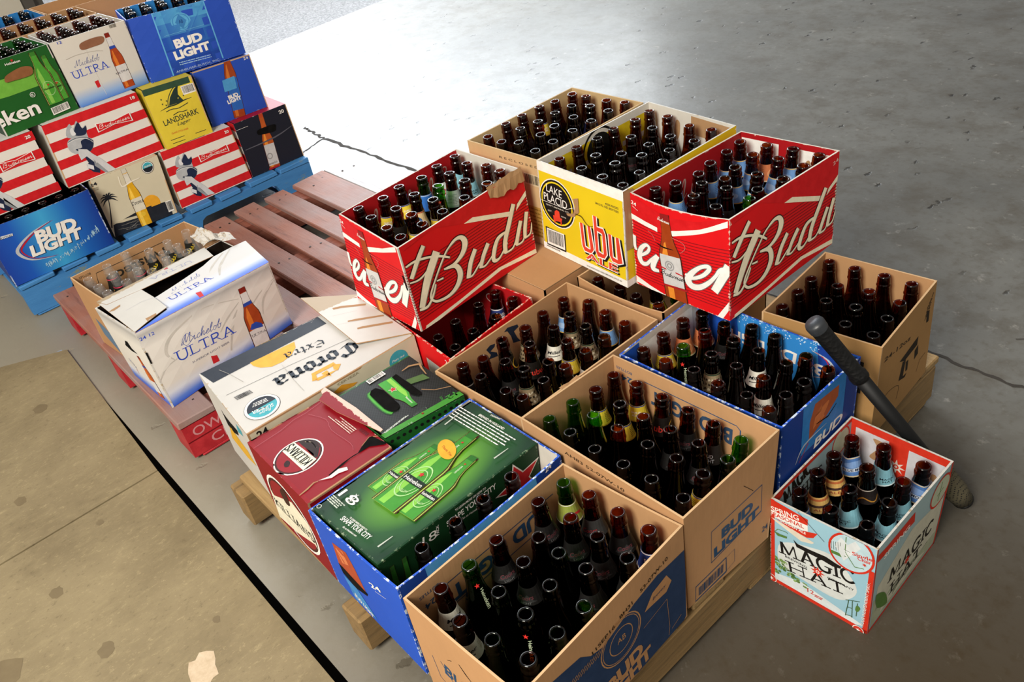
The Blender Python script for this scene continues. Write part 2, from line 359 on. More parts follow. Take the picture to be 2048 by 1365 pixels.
BOX={
 'redL':((-1.089,0.060,0.385),(-0.826,0.069,0.385),(-0.856,0.476,0.385),(-1.107,0.463,0.385),(-1.088,0.077,0.619),(-0.818,0.059,0.619),(-0.869,0.479,0.619),(-1.123,0.475,0.619)),
 'redR':((-0.546,0.512,0.385),(-0.279,0.511,0.385),(-0.274,0.908,0.385),(-0.541,0.913,0.385),(-0.547,0.514,0.624),(-0.291,0.526,0.624),(-0.274,0.909,0.624),(-0.528,0.898,0.624)),
 'ubu':((-0.861,0.509,0.385),(-0.550,0.485,0.385),(-0.544,0.904,0.385),(-0.831,0.913,0.385),(-0.848,0.513,0.633),(-0.550,0.495,0.633),(-0.545,0.903,0.633),(-0.844,0.929,0.633)),
 'back':((-1.117,0.512,0.385),(-0.865,0.516,0.385),(-0.871,0.924,0.385),(-1.124,0.919,0.385),(-1.116,0.511,0.630),(-0.851,0.517,0.630),(-0.858,0.924,0.630),(-1.127,0.922,0.630)),
 'redlow':((-0.960,0.063,0.140),(-0.693,0.044,0.140),(-0.724,0.332,0.140),(-0.994,0.303,0.140),(-0.959,0.067,0.377),(-0.692,0.047,0.377),(-0.723,0.330,0.377),(-0.994,0.303,0.377)),
 'miller':((-0.685,0.001,0.140),(-0.408,0.006,0.140),(-0.415,0.426,0.140),(-0.692,0.421,0.140),(-0.683,-0.003,0.382),(-0.413,0.009,0.382),(-0.413,0.429,0.382),(-0.695,0.423,0.382)),
 'bluemid':((-0.400,0.285,0.140),(-0.003,0.289,0.140),(-0.005,0.562,0.140),(-0.403,0.557,0.140),(-0.395,0.281,0.384),(-0.006,0.292,0.384),(-0.003,0.560,0.384),(-0.403,0.557,0.384)),
 'brownfront':((-0.401,0.004,0.140),(-0.005,0.008,0.140),(0.008,0.240,0.140),(-0.399,0.263,0.140),(-0.403,0.000,0.396),(0.000,-0.001,0.396),(-0.000,0.275,0.396),(-0.394,0.262,0.396)),
 'coors':((-0.244,-0.412,0.140),(0.024,-0.398,0.140),(0.003,-0.006,0.140),(-0.265,-0.020,0.140),(-0.245,-0.411,0.384),(0.024,-0.398,0.384),(0.001,-0.004,0.384),(-0.259,-0.027,0.384)),
 'heine':((-0.574,-0.407,0.140),(-0.266,-0.409,0.140),(-0.279,-0.007,0.140),(-0.564,-0.010,0.140),(-0.555,-0.412,0.373),(-0.276,-0.404,0.373),(-0.285,-0.009,0.373),(-0.558,-0.009,0.373)),
 'kill':((-0.826,-0.401,0.140),(-0.577,-0.407,0.140),(-0.572,-0.205,0.140),(-0.823,-0.201,0.140),(-0.832,-0.398,0.372),(-0.571,-0.404,0.372),(-0.570,-0.206,0.372),(-0.823,-0.201,0.372)),
 'spectre':((-0.799,-0.199,0.140),(-0.590,-0.202,0.140),(-0.579,-0.007,0.140),(-0.788,0.004,0.140),(-0.799,-0.199,0.375),(-0.596,-0.202,0.375),(-0.572,-0.012,0.375),(-0.789,-0.000,0.375)),
 'corona':((-1.133,-0.365,0.140),(-0.856,-0.385,0.140),(-0.824,0.050,0.140),(-1.101,0.071,0.140),(-1.144,-0.362,0.381),(-0.844,-0.389,0.381),(-0.835,0.052,0.381),(-1.096,0.074,0.381)),
 'mich':((-1.696,-0.412,0.140),(-1.444,-0.400,0.140),(-1.526,0.029,0.140),(-1.758,-0.006,0.140),(-1.713,-0.420,0.377),(-1.473,-0.395,0.377),(-1.489,0.013,0.377),(-1.758,-0.006,0.377)),
 'micheb':((-1.967,-0.410,0.140),(-1.725,-0.387,0.140),(-1.762,0.004,0.140),(-2.003,-0.018,0.140),(-1.967,-0.407,0.379),(-1.725,-0.387,0.379),(-1.762,0.004,0.379),(-1.999,-0.023,0.379)),
 'magic':((0.011,0.253,0.000),(0.216,0.261,0.000),(0.206,0.542,0.000),(0.007,0.539,0.000),(0.003,0.249,0.241),(0.211,0.261,0.241),(0.210,0.542,0.241),(0.000,0.542,0.241)),
 'br24':((-0.242,0.575,0.140),(0.019,0.597,0.140),(-0.000,0.879,0.140),(-0.267,0.862,0.140),(-0.242,0.575,0.389),(0.018,0.602,0.389),(-0.009,0.882,0.389),(-0.264,0.861,0.389)),
 'p_bud':((-2.924,-0.492,0.140),(-2.655,-0.496,0.140),(-2.652,-0.122,0.140),(-2.917,-0.119,0.140),(-2.924,-0.492,0.373),(-2.654,-0.497,0.373),(-2.639,-0.126,0.373),(-2.917,-0.119,0.373)),
 'p_cor':((-2.972,-0.087,0.140),(-2.701,-0.103,0.140),(-2.675,0.149,0.140),(-2.958,0.175,0.140),(-2.972,-0.087,0.374),(-2.713,-0.096,0.374),(-2.698,0.170,0.374),(-2.958,0.175,0.374)),
 'p_b20':((-2.966,0.190,0.140),(-2.687,0.176,0.140),(-2.682,0.494,0.140),(-2.957,0.496,0.140),(-2.966,0.190,0.374),(-2.714,0.189,0.374),(-2.690,0.482,0.374),(-2.957,0.496,0.374)),
 'p_am':((-2.961,0.507,0.140),(-2.687,0.501,0.140),(-2.679,0.751,0.140),(-2.956,0.754,0.140),(-2.961,0.507,0.374),(-2.699,0.504,0.374),(-2.692,0.747,0.374),(-2.956,0.754,0.374)),
 'p_b18':((-2.999,-0.166,0.375),(-2.721,-0.170,0.375),(-2.728,0.212,0.375),(-3.003,0.204,0.375),(-2.999,-0.166,0.609),(-2.743,-0.155,0.609),(-2.741,0.201,0.609),(-3.003,0.204,0.609)),
 'p_ls':((-2.983,0.230,0.375),(-2.707,0.218,0.375),(-2.702,0.414,0.375),(-2.974,0.426,0.375),(-2.983,0.230,0.609),(-2.733,0.221,0.609),(-2.696,0.410,0.609),(-2.974,0.426,0.609)),
 'p_bl':((-3.013,0.450,0.375),(-2.752,0.438,0.375),(-2.739,0.689,0.375),(-3.000,0.696,0.375),(-3.013,0.450,0.605),(-2.744,0.435,0.605),(-2.712,0.672,0.605),(-3.000,0.696,0.605)),
 'p_blt':((-3.047,0.336,0.610),(-2.775,0.280,0.610),(-2.724,0.665,0.610),(-2.969,0.714,0.610),(-3.047,0.336,0.844),(-2.801,0.287,0.844),(-2.686,0.652,0.844),(-2.969,0.714,0.844)),
 'p_mu':((-3.057,0.000,0.610),(-2.785,0.007,0.610),(-2.794,0.277,0.610),(-3.060,0.275,0.610),(-3.057,0.000,0.849),(-2.788,-0.001,0.849),(-2.782,0.277,0.849),(-3.060,0.275,0.849)),
 'p_hk':((-3.037,-0.285,0.610),(-2.759,-0.270,0.610),(-2.790,-0.000,0.610),(-3.052,-0.020,0.610),(-3.037,-0.285,0.850),(-2.767,-0.269,0.850),(-2.783,-0.007,0.850),(-3.052,-0.020,0.850)),
 'hid':((-0.690,0.455,0.140),(-0.418,0.455,0.140),(-0.418,0.860,0.140),(-0.690,0.860,0.140),(-0.690,0.455,0.382),(-0.418,0.455,0.382),(-0.418,0.860,0.382),(-0.690,0.860,0.382)),
 'p_b20l':((-3.000,-0.578,0.375),(-2.730,-0.578,0.375),(-2.730,-0.193,0.375),(-3.000,-0.193,0.375),(-3.000,-0.578,0.609),(-2.730,-0.578,0.609),(-2.730,-0.193,0.609),(-3.000,-0.193,0.609)),
 'lid':((-0.985,0.365,0.140),(-0.713,0.365,0.140),(-0.713,0.770,0.140),(-0.985,0.770,0.140),(-0.985,0.365,0.382),(-0.713,0.365,0.382),(-0.713,0.770,0.382),(-0.985,0.770,0.382)),
 'hnk':((-0.550,-0.400,0.145),(-0.361,-0.401,0.145),(-0.362,-0.015,0.145),(-0.544,-0.017,0.145),(-0.548,-0.404,0.377),(-0.340,-0.398,0.377),(-0.341,-0.017,0.377),(-0.544,-0.017,0.377)),
}
class Carton:
    """an open or closed case: an Empty at its base, each wall a part"""
    def __init__(s, key, name, label, mats, cat='carton', group=None, inner=None, edge=None, base=True, th=.004):
        s.k = BOX[key]; b = [Vector(p) for p in s.k]
        s.o = sum(b[:4], Vector()) / 4
        s.b = [p - s.o for p in b]; s.mats = mats if isinstance(mats, dict) else dict(S=mats, E=mats, N=mats, W=mats, T=mats)
        s.inner = inner or KRAFT_IN; s.edge = edge or EDGE; s.th = th
        s.root = empty(name, s.o, label, cat, group)
        q = s.b
        s.f = dict(S=(q[0], q[1], q[4], q[5]), E=(q[1], q[2], q[5], q[6]), N=(q[2], q[3], q[6], q[7]), W=(q[3], q[0], q[7], q[4]), T=(q[4], q[5], q[7], q[6]))
        if base:
            bm = bmesh.new(); i = [Vector((v.x * .975, v.y * .975, 0)) for v in q[:4]]
            lo = [bm.verts.new(v + Vector((0, 0, .0008))) for v in i]; hi = [bm.verts.new(v + Vector((0, 0, .004 + BOTTLE_LIFT.get(key, 0)))) for v in i]
            bm.faces.new(hi); bm.faces.new(lo[::-1])
            for a in range(4): bm.faces.new((lo[a], lo[(a + 1) % 4], hi[(a + 1) % 4], hi[a]))
            bm_obj('base', bm, s.inner, s.root)
    def wall(s, f, art=None, art_in=None, hole=None, inner=None, name=None, **k):
        p = Panel(*s.f[f], th=s.th, **k)
        nm = name or {'T': 'top_flap'}.get(f, 'long_panel' if p.w > 330 or (p.w > 262 and f in 'EW') else 'end_panel')
        return p.build(nm, (s.mats[f], inner or s.inner, s.edge), s.root, art, art_in, hole)
# ------------------------------------------------------------ the setting
def concrete(name, a, b, dirt, rough0=.27, rough1=.5, pits=True, scale=1.0):
    n = NT(name); o = n.co()
    f = n.noise(o, 1.1 * scale, 6, .6); g = n.noise(o, 7 * scale, 7, .7); h = n.noise(o, 40, 4, .6)
    c = n.mix(n.ramp(f, (.35, 0), (.68, 1)), hexc(a), hexc(b)); c = n.mix(n.math('MULTIPLY', n.ramp(g, (.46, 0), (.66, 1)), .6), c, hexc(dirt))
    c = n.mix(n.math('MULTIPLY', n.ramp(h, (.52, 0), (.7, 1)), .4), c, hexc(dirt))
    w2 = n.noise(o, 16, 5, .75); c = n.mix(n.math('MULTIPLY', n.ramp(w2, (.60, 0), (.70, 1)), .35), c, hexc('#a8a59c'))
    hgt = n.math('MULTIPLY', h, .25)
    if pits:
        v = n.n('ShaderNodeTexVoronoi'); v.inputs['Scale'].default_value = 11; v.inputs['Randomness'].default_value = 1
        mp = n.n('ShaderNodeMapping'); mp.inputs['Scale'].default_value = (1.5, .62, 1); mp.inputs['Rotation'].default_value = (0, 0, .9)
        w = n.noise(o, 30, 3); add = n.n('ShaderNodeVectorMath', operation='MULTIPLY_ADD'); add.inputs[1].default_value = (.05, .05, 0)
        cx = n.n('ShaderNodeCombineXYZ'); n.l(w, cx.inputs[0]); n.l(w, cx.inputs[1]); n.l(cx.outputs[0], add.inputs[0]); n.l(o, add.inputs[2])
        n.l(add.outputs[0], mp.inputs[0]); n.l(mp.outputs[0], v.inputs['Vector'])
        keep = n.ramp(n.noise(o, 3.1, 3), (.45, 0), (.53, 1))
        pit = n.math('MULTIPLY', n.ramp(v.outputs['Distance'], (.085, 1), (.15, 0)), keep)
        c = n.mix(n.math('MULTIPLY', pit, .9), c, hexc('#211e19')); hgt = n.math('SUBTRACT', hgt, n.math('MULTIPLY', pit, 1.0))
    if pits:       # shade and lamp falloff at front right painted in as a brown tint
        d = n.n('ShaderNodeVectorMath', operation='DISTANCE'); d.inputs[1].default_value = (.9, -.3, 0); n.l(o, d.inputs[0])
        st = n.mapr(n.math('ADD', d.outputs['Value'], n.math('MULTIPLY', n.math('SUBTRACT', g, .5), .8)), .5, 1.55, 1, 0); shade0 = st; c = n.mix(st, c, hexc('#3a2c16')); n.l(n.math('SUBTRACT', .5, n.math('MULTIPLY', st, .42)), n.b.inputs['Specular IOR Level'])
        sp = n.n('ShaderNodeSeparateXYZ'); n.l(o, sp.inputs[0])
        mr = n.n('ShaderNodeMapRange'); mr.inputs[1].default_value = -.42; mr.inputs[2].default_value = -.20; mr.inputs[3].default_value = .75; mr.inputs[4].default_value = 0; n.l(n.math('ADD', sp.outputs[1], n.math('MULTIPLY', g, .10)), mr.inputs[0]); mx_ = n.n('ShaderNodeMapRange'); mx_.inputs[1].default_value = -1.3; mx_.inputs[2].default_value = .3; mx_.inputs[3].default_value = 1; mx_.inputs[4].default_value = 0; n.l(sp.outputs[0], mx_.inputs[0]); c = n.mix(n.math('MULTIPLY', mr.outputs[0], mx_.outputs[0]), c, hexc('#aaa28e'))
        d = n.n('ShaderNodeVectorMath', operation='DISTANCE'); d.inputs[1].default_value = (-2.6, -.9, 0); n.l(o, d.inputs[0])
        st = n.mapr(n.math('ADD', d.outputs['Value'], n.math('MULTIPLY', n.math('SUBTRACT', g, .5), .7)), .5, 2.2, 1, 0); c = n.mix(n.math('MULTIPLY', st, .6), c, hexc('#8d8778'))
    n.color(c)
    r = n.n('ShaderNodeMapRange'); r.inputs[3].default_value = rough0; r.inputs[4].default_value = rough1; n.l(g, r.inputs[0]); n.l(n.math('ADD', r.outputs[0], n.math('MULTIPLY', shade0, .35)) if pits else r.outputs[0], n.b.inputs['Roughness'])
    n.bump(hgt, .35, .006); return n.m
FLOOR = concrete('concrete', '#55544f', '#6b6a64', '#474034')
APRON = concrete('worn_concrete', '#8f8a7c', '#a39d8c', '#6d6350', .45, .65)
def plane(name, pts, m, z=0.0, kind='structure', label=None, cat=None, deep=0):
    bm = bmesh.new(); vs = [bm.verts.new((x, y, z)) for x, y in pts]; f = bm.faces.new(vs)
    if deep:
        lo = [bm.verts.new((x, y, z - deep)) for x, y in pts]
        for i in range(len(pts)): bm.faces.new((vs[i], lo[i], lo[(i + 1) % len(pts)], vs[(i + 1) % len(pts)]))
        bm.faces.new(lo[::-1])
    bm.normal_update(); bmesh.ops.recalc_face_normals(bm, faces=bm.faces[:])
    if not deep and f.normal.z < 0: bmesh.ops.reverse_faces(bm, faces=bm.faces[:])
    o = bm_obj(name, bm, m); return tag(o, label, cat, None, kind)
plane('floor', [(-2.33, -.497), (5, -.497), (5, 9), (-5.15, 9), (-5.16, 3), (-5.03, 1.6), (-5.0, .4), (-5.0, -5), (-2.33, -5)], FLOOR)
n = NT('asphalt'); o = n.co(); f = n.noise(o, 55, 5, .8); n.color(n.mix(n.ramp(f, (.35, 0), (.65, 1)), hexc('#4c4d50'), hexc('#8b8c8e'))); n.set(Roughness=.85); n.bump(f, .8, .01)
plane('ground', [(-5.0, -5), (-5.0, .4), (-5.03, 1.6), (-5.16, 3), (-5.15, 9), (-16, 9), (-16, -5)], n.m, -.004)
n = NT('pit_rubber'); n.set(Base_Color=hexc('#17130f'), Roughness=.9)
plane('floor_pit', [(-2.4, -.47), (5, -.47), (5, -5), (-2.4, -5)], n.m, -.14)
def sheet_mat():
    n = NT('particle_board'); o = n.co(); f = n.noise(o, 2.2, 6, .65); g = n.noise(o, 60, 5, .75, (1, .35, 1)); s = n.ramp(n.noise(o, 6.5, 3, .5), (.66, 0), (.72, 1))
    fl = n.noise(o, 75, 5, .8, (1, .6, 1))
    c = n.mix(n.ramp(f, (.3, 0), (.7, 1)), hexc('#74664a'), hexc('#968766')); c = n.mix(n.math('MULTIPLY', n.ramp(g, (.5, 0), (.7, 1)), .3), c, hexc('#a4956f'))
    c = n.mix(n.math('MULTIPLY', n.ramp(fl, (.57, 0), (.66, 1)), .38), c, hexc('#b5a47c')); c = n.mix(n.math('MULTIPLY', n.ramp(fl, (.33, 1), (.42, 0)), .42), c, hexc('#554730'))
    c = n.mix(n.math('MULTIPLY', s, .25), c, hexc('#55472f'))
    n.color(c); n.set(Roughness=.72); n.bump(g, .35, .003); return n.m
SHEET = sheet_mat()
plane('floor_panel', [(-2.30, -.485), (-1.418, -.514), (-1.418, -3), (-2.46, -3), (-2.40, -.68)], SHEET, .006, deep=.02)
plane('floor_panel', [(-1.412, -.514), (-.2, -.518), (3.2, -.525), (3.2, -3), (-1.412, -3)], SHEET, .006, deep=.02)
bm = bmesh.new()   # patch of dried spill and flecks on the board
rr = random.Random(4)
def splat(bm, x, y, z, r, k=.35, n=16, r2=None, rot=0):
    vs = []
    for i in range(n):
        a = 2 * math.pi * i / n; q = r * (1 + rr.uniform(-k, k)); px, py = q * math.cos(a), (r2 or r) / r * q * math.sin(a)
        vs.append(bm.verts.new((x + px * math.cos(rot) - py * math.sin(rot), y + px * math.sin(rot) + py * math.cos(rot), z)))
    return bm.faces.new(vs)
splat(bm, -.72, -.70, .0066, .045, .3, 18, .036); splat(bm, -.66, -.715, .0067, .02, .4)
bs = bmesh.new()      # dark round stains
for x, y, q in ((-2.02, -.66, .026), (-1.62, -.83, .02), (-.94, -.83, .022), (-1.06, -1.02, .05), (-1.2, -.86, .02), (-1.35, -.70, .012), (-.82, -.62, .010)): splat(bs, x, y, .0064, q, .16, 18, q * .8)
n = NT('oil_stain'); n.color(n.mix(n.noise(n.co(), 30, 4), hexc('#6a5b40'), hexc('#7d6e50'))); n.set(Roughness=.6); tag(bm_obj('floor_stains', bs, n.m), kind='structure')
bc = bmesh.new(); splat(bc, -.6, -.385, .0015, .006, .3, 6)
n = NT('cyan_chip'); n.set(Base_Color=hexc('#4fb8c9'), Roughness=.5); tag(bm_obj('plastic_chip', bc, n.m), 'tiny cyan chip on the concrete beside the bare pallet', 'litter')
n = NT('dried_residue'); f = n.noise(n.co(), 50, 5, .7); n.color(n.mix(f, hexc('#a58a68'), hexc('#e0cfb4'))); n.set(Roughness=.8)
tag(bm_obj('residue_patch', bm, n.m), 'torn pale patch of residue stuck to the brown floor board', 'residue')
def ribbon(name, pts, w, m, z=.0012, seed=2, jit=.012, sub=10):
    r = random.Random(seed); P = []
    for a, b in zip(pts, pts[1:]):
        for i in range(sub): t = i / sub; P.append((a[0] + (b[0] - a[0]) * t + r.uniform(-jit, jit) * .4, a[1] + (b[1] - a[1]) * t + r.uniform(-jit, jit)))
    P.append(pts[-1]); bm = bmesh.new(); prev = None
    for i, (x, y) in enumerate(P):
        a, b = P[max(0, i - 1)], P[min(len(P) - 1, i + 1)]; dx, dy = b[0] - a[0], b[1] - a[1]; d = math.hypot(dx, dy) or 1; q = w * r.uniform(.35, 1.0) / 2
        cur = (bm.verts.new((x - dy / d * q, y + dx / d * q, z)), bm.verts.new((x + dy / d * q, y - dx / d * q, z)))
        if prev: bm.faces.new((prev[0], prev[1], cur[1], cur[0]))
        prev = cur
    bmesh.ops.recalc_face_normals(bm, faces=bm.faces[:])
    return tag(bm_obj(name, bm, m), kind='structure')
n = NT('crack_shadow'); n.set(Base_Color=hexc('#2a241c'), Roughness=.95); CRACK = n.m
ribbon('floor_crack', [(-3.36, 1.105), (-3.1, 1.075), (-2.4, 1.09), (-1.6, 1.1)], .022, CRACK, seed=2, jit=.008, sub=18)
ribbon('floor_crack', [(-.6, 1.12), (-.1, 1.125), (.17, 1.122), (.9, 1.14), (1.6, 1.13)], .012, CRACK, seed=5, jit=.006, sub=16)
ribbon('floor_crack', [(-3.12, 1.074), (-3.05, .9), (-2.98, .73)], .012, CRACK, seed=9, jit=.01)
ribbon('floor_crack', [(.05, 1.3), (.3, 1.6), (.42, 1.95)], .006, CRACK, seed=11, jit=.02)
n = NT('painted_block_wall'); f = n.noise(n.co(), 3, 4); n.color(n.mix(f, hexc('#b9b3a2'), hexc('#cdc7b6'))); n.set(Roughness=.7)
bm = bmesh.new(); add_box(bm, (-5.3, -5, 0), (-5.0, .43, 3.6)); tag(bm_obj('wall_left', bm, n.m), kind='structure')
n = NT('dark_jamb'); n.set(Base_Color=hexc('#4a463f'), Roughness=.6)
bm = bmesh.new(); add_box(bm, (-5.28, .43, 0), (-5.02, .50, 3.6)); add_box(bm, (-5.2, .50, 0), (-5.08, .56, 3.6)); tag(bm_obj('trim_1', bm, n.m), kind='structure')
# ------------------------------------------------------------ pallets
def pallet_board(name, root, a, b, m, seed, bev=.003):
    bm = bmesh.new(); add_box(bm, a, b, bev=bev, jit=.0025, rnd=random.Random(seed)); return bm_obj(name, bm, m, root)
def rel(o, p): return tuple(x - y for x, y in zip(p, o))
# red pallet
RW = wood('red_stained_deck', '#8d5747', '#a36d5a', '#55302a', 'X', .66, '#93807c')
RWY = wood('red_stained_stringer', '#8a4b3c', '#a86a55', '#4d241d', 'Y', .7)
REDP = NT('red_pallet_paint'); f = REDP.noise(REDP.co(), 22, 5, .7); REDP.color(REDP.mix(REDP.ramp(f, (.42, 0), (.7, 1)), hexc('#a31522'), hexc('#bf2a33'))); REDP.set(Roughness=.5); REDP = REDP.m
GREYW = wood('weathered_deck', '#8d8684', '#aaa4a0', '#5c5450', 'X', .5)
o0 = Vector((-1.91, .21, 0)); rp = empty('wooden_pallet', o0, 'red-stained wooden pallet with empty slats between the blue pallet and the cartons', 'pallet')
rows = [(-.425, -.318), (-.232, -.142), (-.100, -.010), (.032, .122), (.165, .257), (.294, .385), (.426, .518), (.561, .712), (.715, .846)]
n = NT('rusty_nail'); n.set(Base_Color=hexc('#2b211c'), Roughness=.6); NAIL = n.m
for i, (y0, y1) in enumerate(rows):
    bm = bmesh.new(); add_box(bm, rel(o0, (-2.458 + R.uniform(-.006, .006), y0, .1165)), rel(o0, (-1.364, y1, .1372)), bev=.003, jit=.0025, rnd=random.Random(i))
    for x in (-2.385, -1.91, -1.42):      # nail heads
        for k in (.3, .72): q = R.uniform(-.02, .02); add_box(bm, rel(o0, (x + q, y0 + (y1 - y0) * k, .133)), rel(o0, (x + q + .006, y0 + (y1 - y0) * k + .006, .1388)), mi=1)
    bm_obj('deck_board', bm, [GREYW if i == 8 else RW, NAIL], rp)
for i, x in enumerate((-2.435, -1.96, -1.468)):
    bm = bmesh.new(); add_box(bm, rel(o0, (x, -.418, .012)), rel(o0, (x + .1, .84, .1145)), mi=0, bev=.003)
    add_box(bm, rel(o0, (x - .001, -.4195, .0115)), rel(o0, (x + .101, -.39, .1140)), mi=1)
    if i == 2:
        add_box(bm, rel(o0, (x + .06, -.4192, .0112)), rel(o0, (x + .1012, .4, .1142)), mi=1)
    so = bm_obj('stringer', bm, [RWY, REDP], rp)
for i, (y0, y1) in enumerate(((-.40, -.28), (.02, .11), (.35, .44), (.72, .84))): pallet_board('bottom_board', rp, rel(o0, (-2.44, y0, .0005)), rel(o0, (-1.365, y1, .0115)), REDP if i == 0 else RWY, 40 + i)
pa = Panel(rel(o0, (-1.3665, -.418, .012)), rel(o0, (-1.3665, .1, .012)), rel(o0, (-1.3665, -.418, .114)), rel(o0, (-1.3665, .1, .114)))
a = Art(); pk = PR('#c9898c', .6)
a.text(pk, 'OWNED BY', (22, 62), (270, 62), 30, .01); a.text(pk, 'CHEP USA', (60, 14), (300, 14), 30, .01); a.rect(PR('#6d0d16'), 0, 50, 500, 54)
pa.build('stencil', (REDP, REDP, REDP), rp, a)
# bare pallet under the cartons
NW = wood('bare_deck', '#8d7148', '#a68a5c', '#56411f', 'X', .7); NWY = wood('bare_stringer', '#77603d', '#927549', '#46351c', 'Y', .75)
o0 = Vector((-.51, .25, 0)); fp = empty('wooden_pallet', o0, 'bare wooden pallet on the concrete carrying the two tiers of open cartons', 'pallet')
y = -.402; i = 0
while y < .92:
    w = .125 if i in (0, 9) else .09
    pallet_board('deck_board', fp, rel(o0, (-1.045 if i < 4 else -.99, y, .1175)), rel(o0, (-.004, min(y + w, .955), .1372)), NW, 60 + i); y += w + (.016 if i == 0 else .052); i += 1
for i, x in enumerate((-1.06, -.545, -.03)):
    bm = bmesh.new(); add_box(bm, rel(o0, (x, -.428, .016)), rel(o0, (x + (.07 if i < 2 else .028), .95, .1150)), bev=.004, jit=.002, rnd=random.Random(i)); bm_obj('stringer', bm, NWY, fp)
for i, y in enumerate((-.2, .2, .6, .84)): pallet_board('bottom_board', fp, rel(o0, (-1.03, y, .001)), rel(o0, (-.004, y + .09, .0155)), NW, 80 + i)
# blue pallet
BW = NT('blue_pallet_paint'); o = BW.co(); f = BW.noise(o, 5, 7, .7, (8, 1.2, 8)); k = BW.ramp(BW.noise(o, 9, 6, .75, (2, 1, 2)), (.60, 0), (.68, 1))
BW.color(BW.mix(k, BW.mix(f, hexc('#2b6aa8'), hexc('#4a90cc')), hexc('#7b8572'))); BW.set(Roughness=.6); BW.bump(f, .4, .004); BW = BW.m
o0 = Vector((-3.17, .13, 0)); bp = empty('wooden_pallet', o0, 'blue-painted wooden pallet under the tall stack of beer cartons', 'pallet')
for i, (y0, y1) in enumerate(((-.49, -.36), (-.33, -.235), (-.20, -.105), (-.07, .024), (.062, .156), (.192, .287), (.321, .417), (.462, .595), (.608, .751))):
    pallet_board('deck_board', bp, rel(o0, (-3.70, y0, .119)), rel(o0, (-2.645, y1, .1372)), BW, 100 + i)
def notched(x0, x1, m, root, o0):
    pr = [(-.492, .012), (-.492, .1165), (.752, .1165), (.752, .012), (.60, .012), (.575, .075), (.555, .085), (.245, .085), (.225, .075), (.20, .012), (.03, .012), (.01, .075), (-.01, .085), (-.30, .085), (-.32, .075), (-.345, .012)]
    bm = bmesh.new(); A = [bm.verts.new(rel(o0, (x0, y, z))) for y, z in pr]; B = [bm.verts.new(rel(o0, (x1, y, z))) for y, z in pr]
    bm.faces.new(A); bm.faces.new(B[::-1])
    for i in range(len(pr)): j = (i + 1) % len(pr); bm.faces.new((A[i], B[i], B[j], A[j]))
    bmesh.ops.recalc_face_normals(bm, faces=bm.faces[:]); bm_obj('stringer', bm, m, root)
for x in (-3.69, -3.19, -2.695): notched(x, x + .045, BW, bp, o0)
for i, y in enumerate((-.48, .06, .62)): pallet_board('bottom_board', bp, rel(o0, (-3.69, y, .0005)), rel(o0, (-2.65, y + .12, .0115)), BW, 120 + i)
# ------------------------------------------------------------ bottles
def glass(name, tint, rough=.04, ior=1.62, milk=0.0):
    m = bpy.data.materials.new(name); m.use_nodes = True; t = m.node_tree; t.nodes.clear()
    out = t.nodes.new('ShaderNodeOutputMaterial'); mx = t.nodes.new('ShaderNodeMixShader'); tr = t.nodes.new('ShaderNodeBsdfTransparent'); gl = t.nodes.new('ShaderNodeBsdfGlossy')
    lw = t.nodes.new('ShaderNodeLayerWeight'); lw.inputs[0].default_value = .5; pw = t.nodes.new('ShaderNodeMath'); pw.operation = 'POWER'; pw.inputs[1].default_value = 4.0; ma = t.nodes.new('ShaderNodeMath'); ma.operation = 'MULTIPLY_ADD'; ma.inputs[1].default_value = .8; ma.inputs[2].default_value = ((ior - 1) / (ior + 1)) ** 2
    t.links.new(lw.outputs['Facing'], pw.inputs[0]); t.links.new(pw.outputs[0], ma.inputs[0]); tr.inputs[0].default_value = (*tint, 1); gl.inputs['Roughness'].default_value = rough
    t.links.new(ma.outputs[0], mx.inputs[0]); t.links.new(tr.outputs[0], mx.inputs[1]); t.links.new(gl.outputs[0], mx.inputs[2])
    if milk:
        df = t.nodes.new('ShaderNodeBsdfDiffuse'); df.inputs[0].default_value = (.85, .87, .86, 1); m2 = t.nodes.new('ShaderNodeMixShader'); m2.inputs[0].default_value = milk
        t.links.new(mx.outputs[0], m2.inputs[1]); t.links.new(df.outputs[0], m2.inputs[2]); t.links.new(m2.outputs[0], out.inputs[0])
    else: t.links.new(mx.outputs[0], out.inputs[0])
    return m
BROWN = glass('amber_glass', (.42, .145, .035)); GREEN = glass('green_glass', (.22, .56, .08)); CLEAR = glass('clear_glass', (.985, .99, .987), .03, 1.8, .05)
BROWND = glass('amber_glass_shaded', (.13, .04, .012)); GREEND = glass('green_glass_shaded', (.05, .16, .03))
SC.cycles.transparent_max_bounces = 30; SC.cycles.max_bounces = 8
NECK = [(.0290, .006), (.0290, .118), (.0284, .128), (.0265, .141), (.0225, .153), (.0190, .165), (.0167, .178), (.0153, .190), (.0143, .202)]
def neck_r(z):
    for (r0, z0), (r1, z1) in zip(NECK, NECK[1:]):
        if z0 <= z <= z1: return r0 + (r1 - r0) * (z - z0) / (z1 - z0)
    return NECK[-1][0]
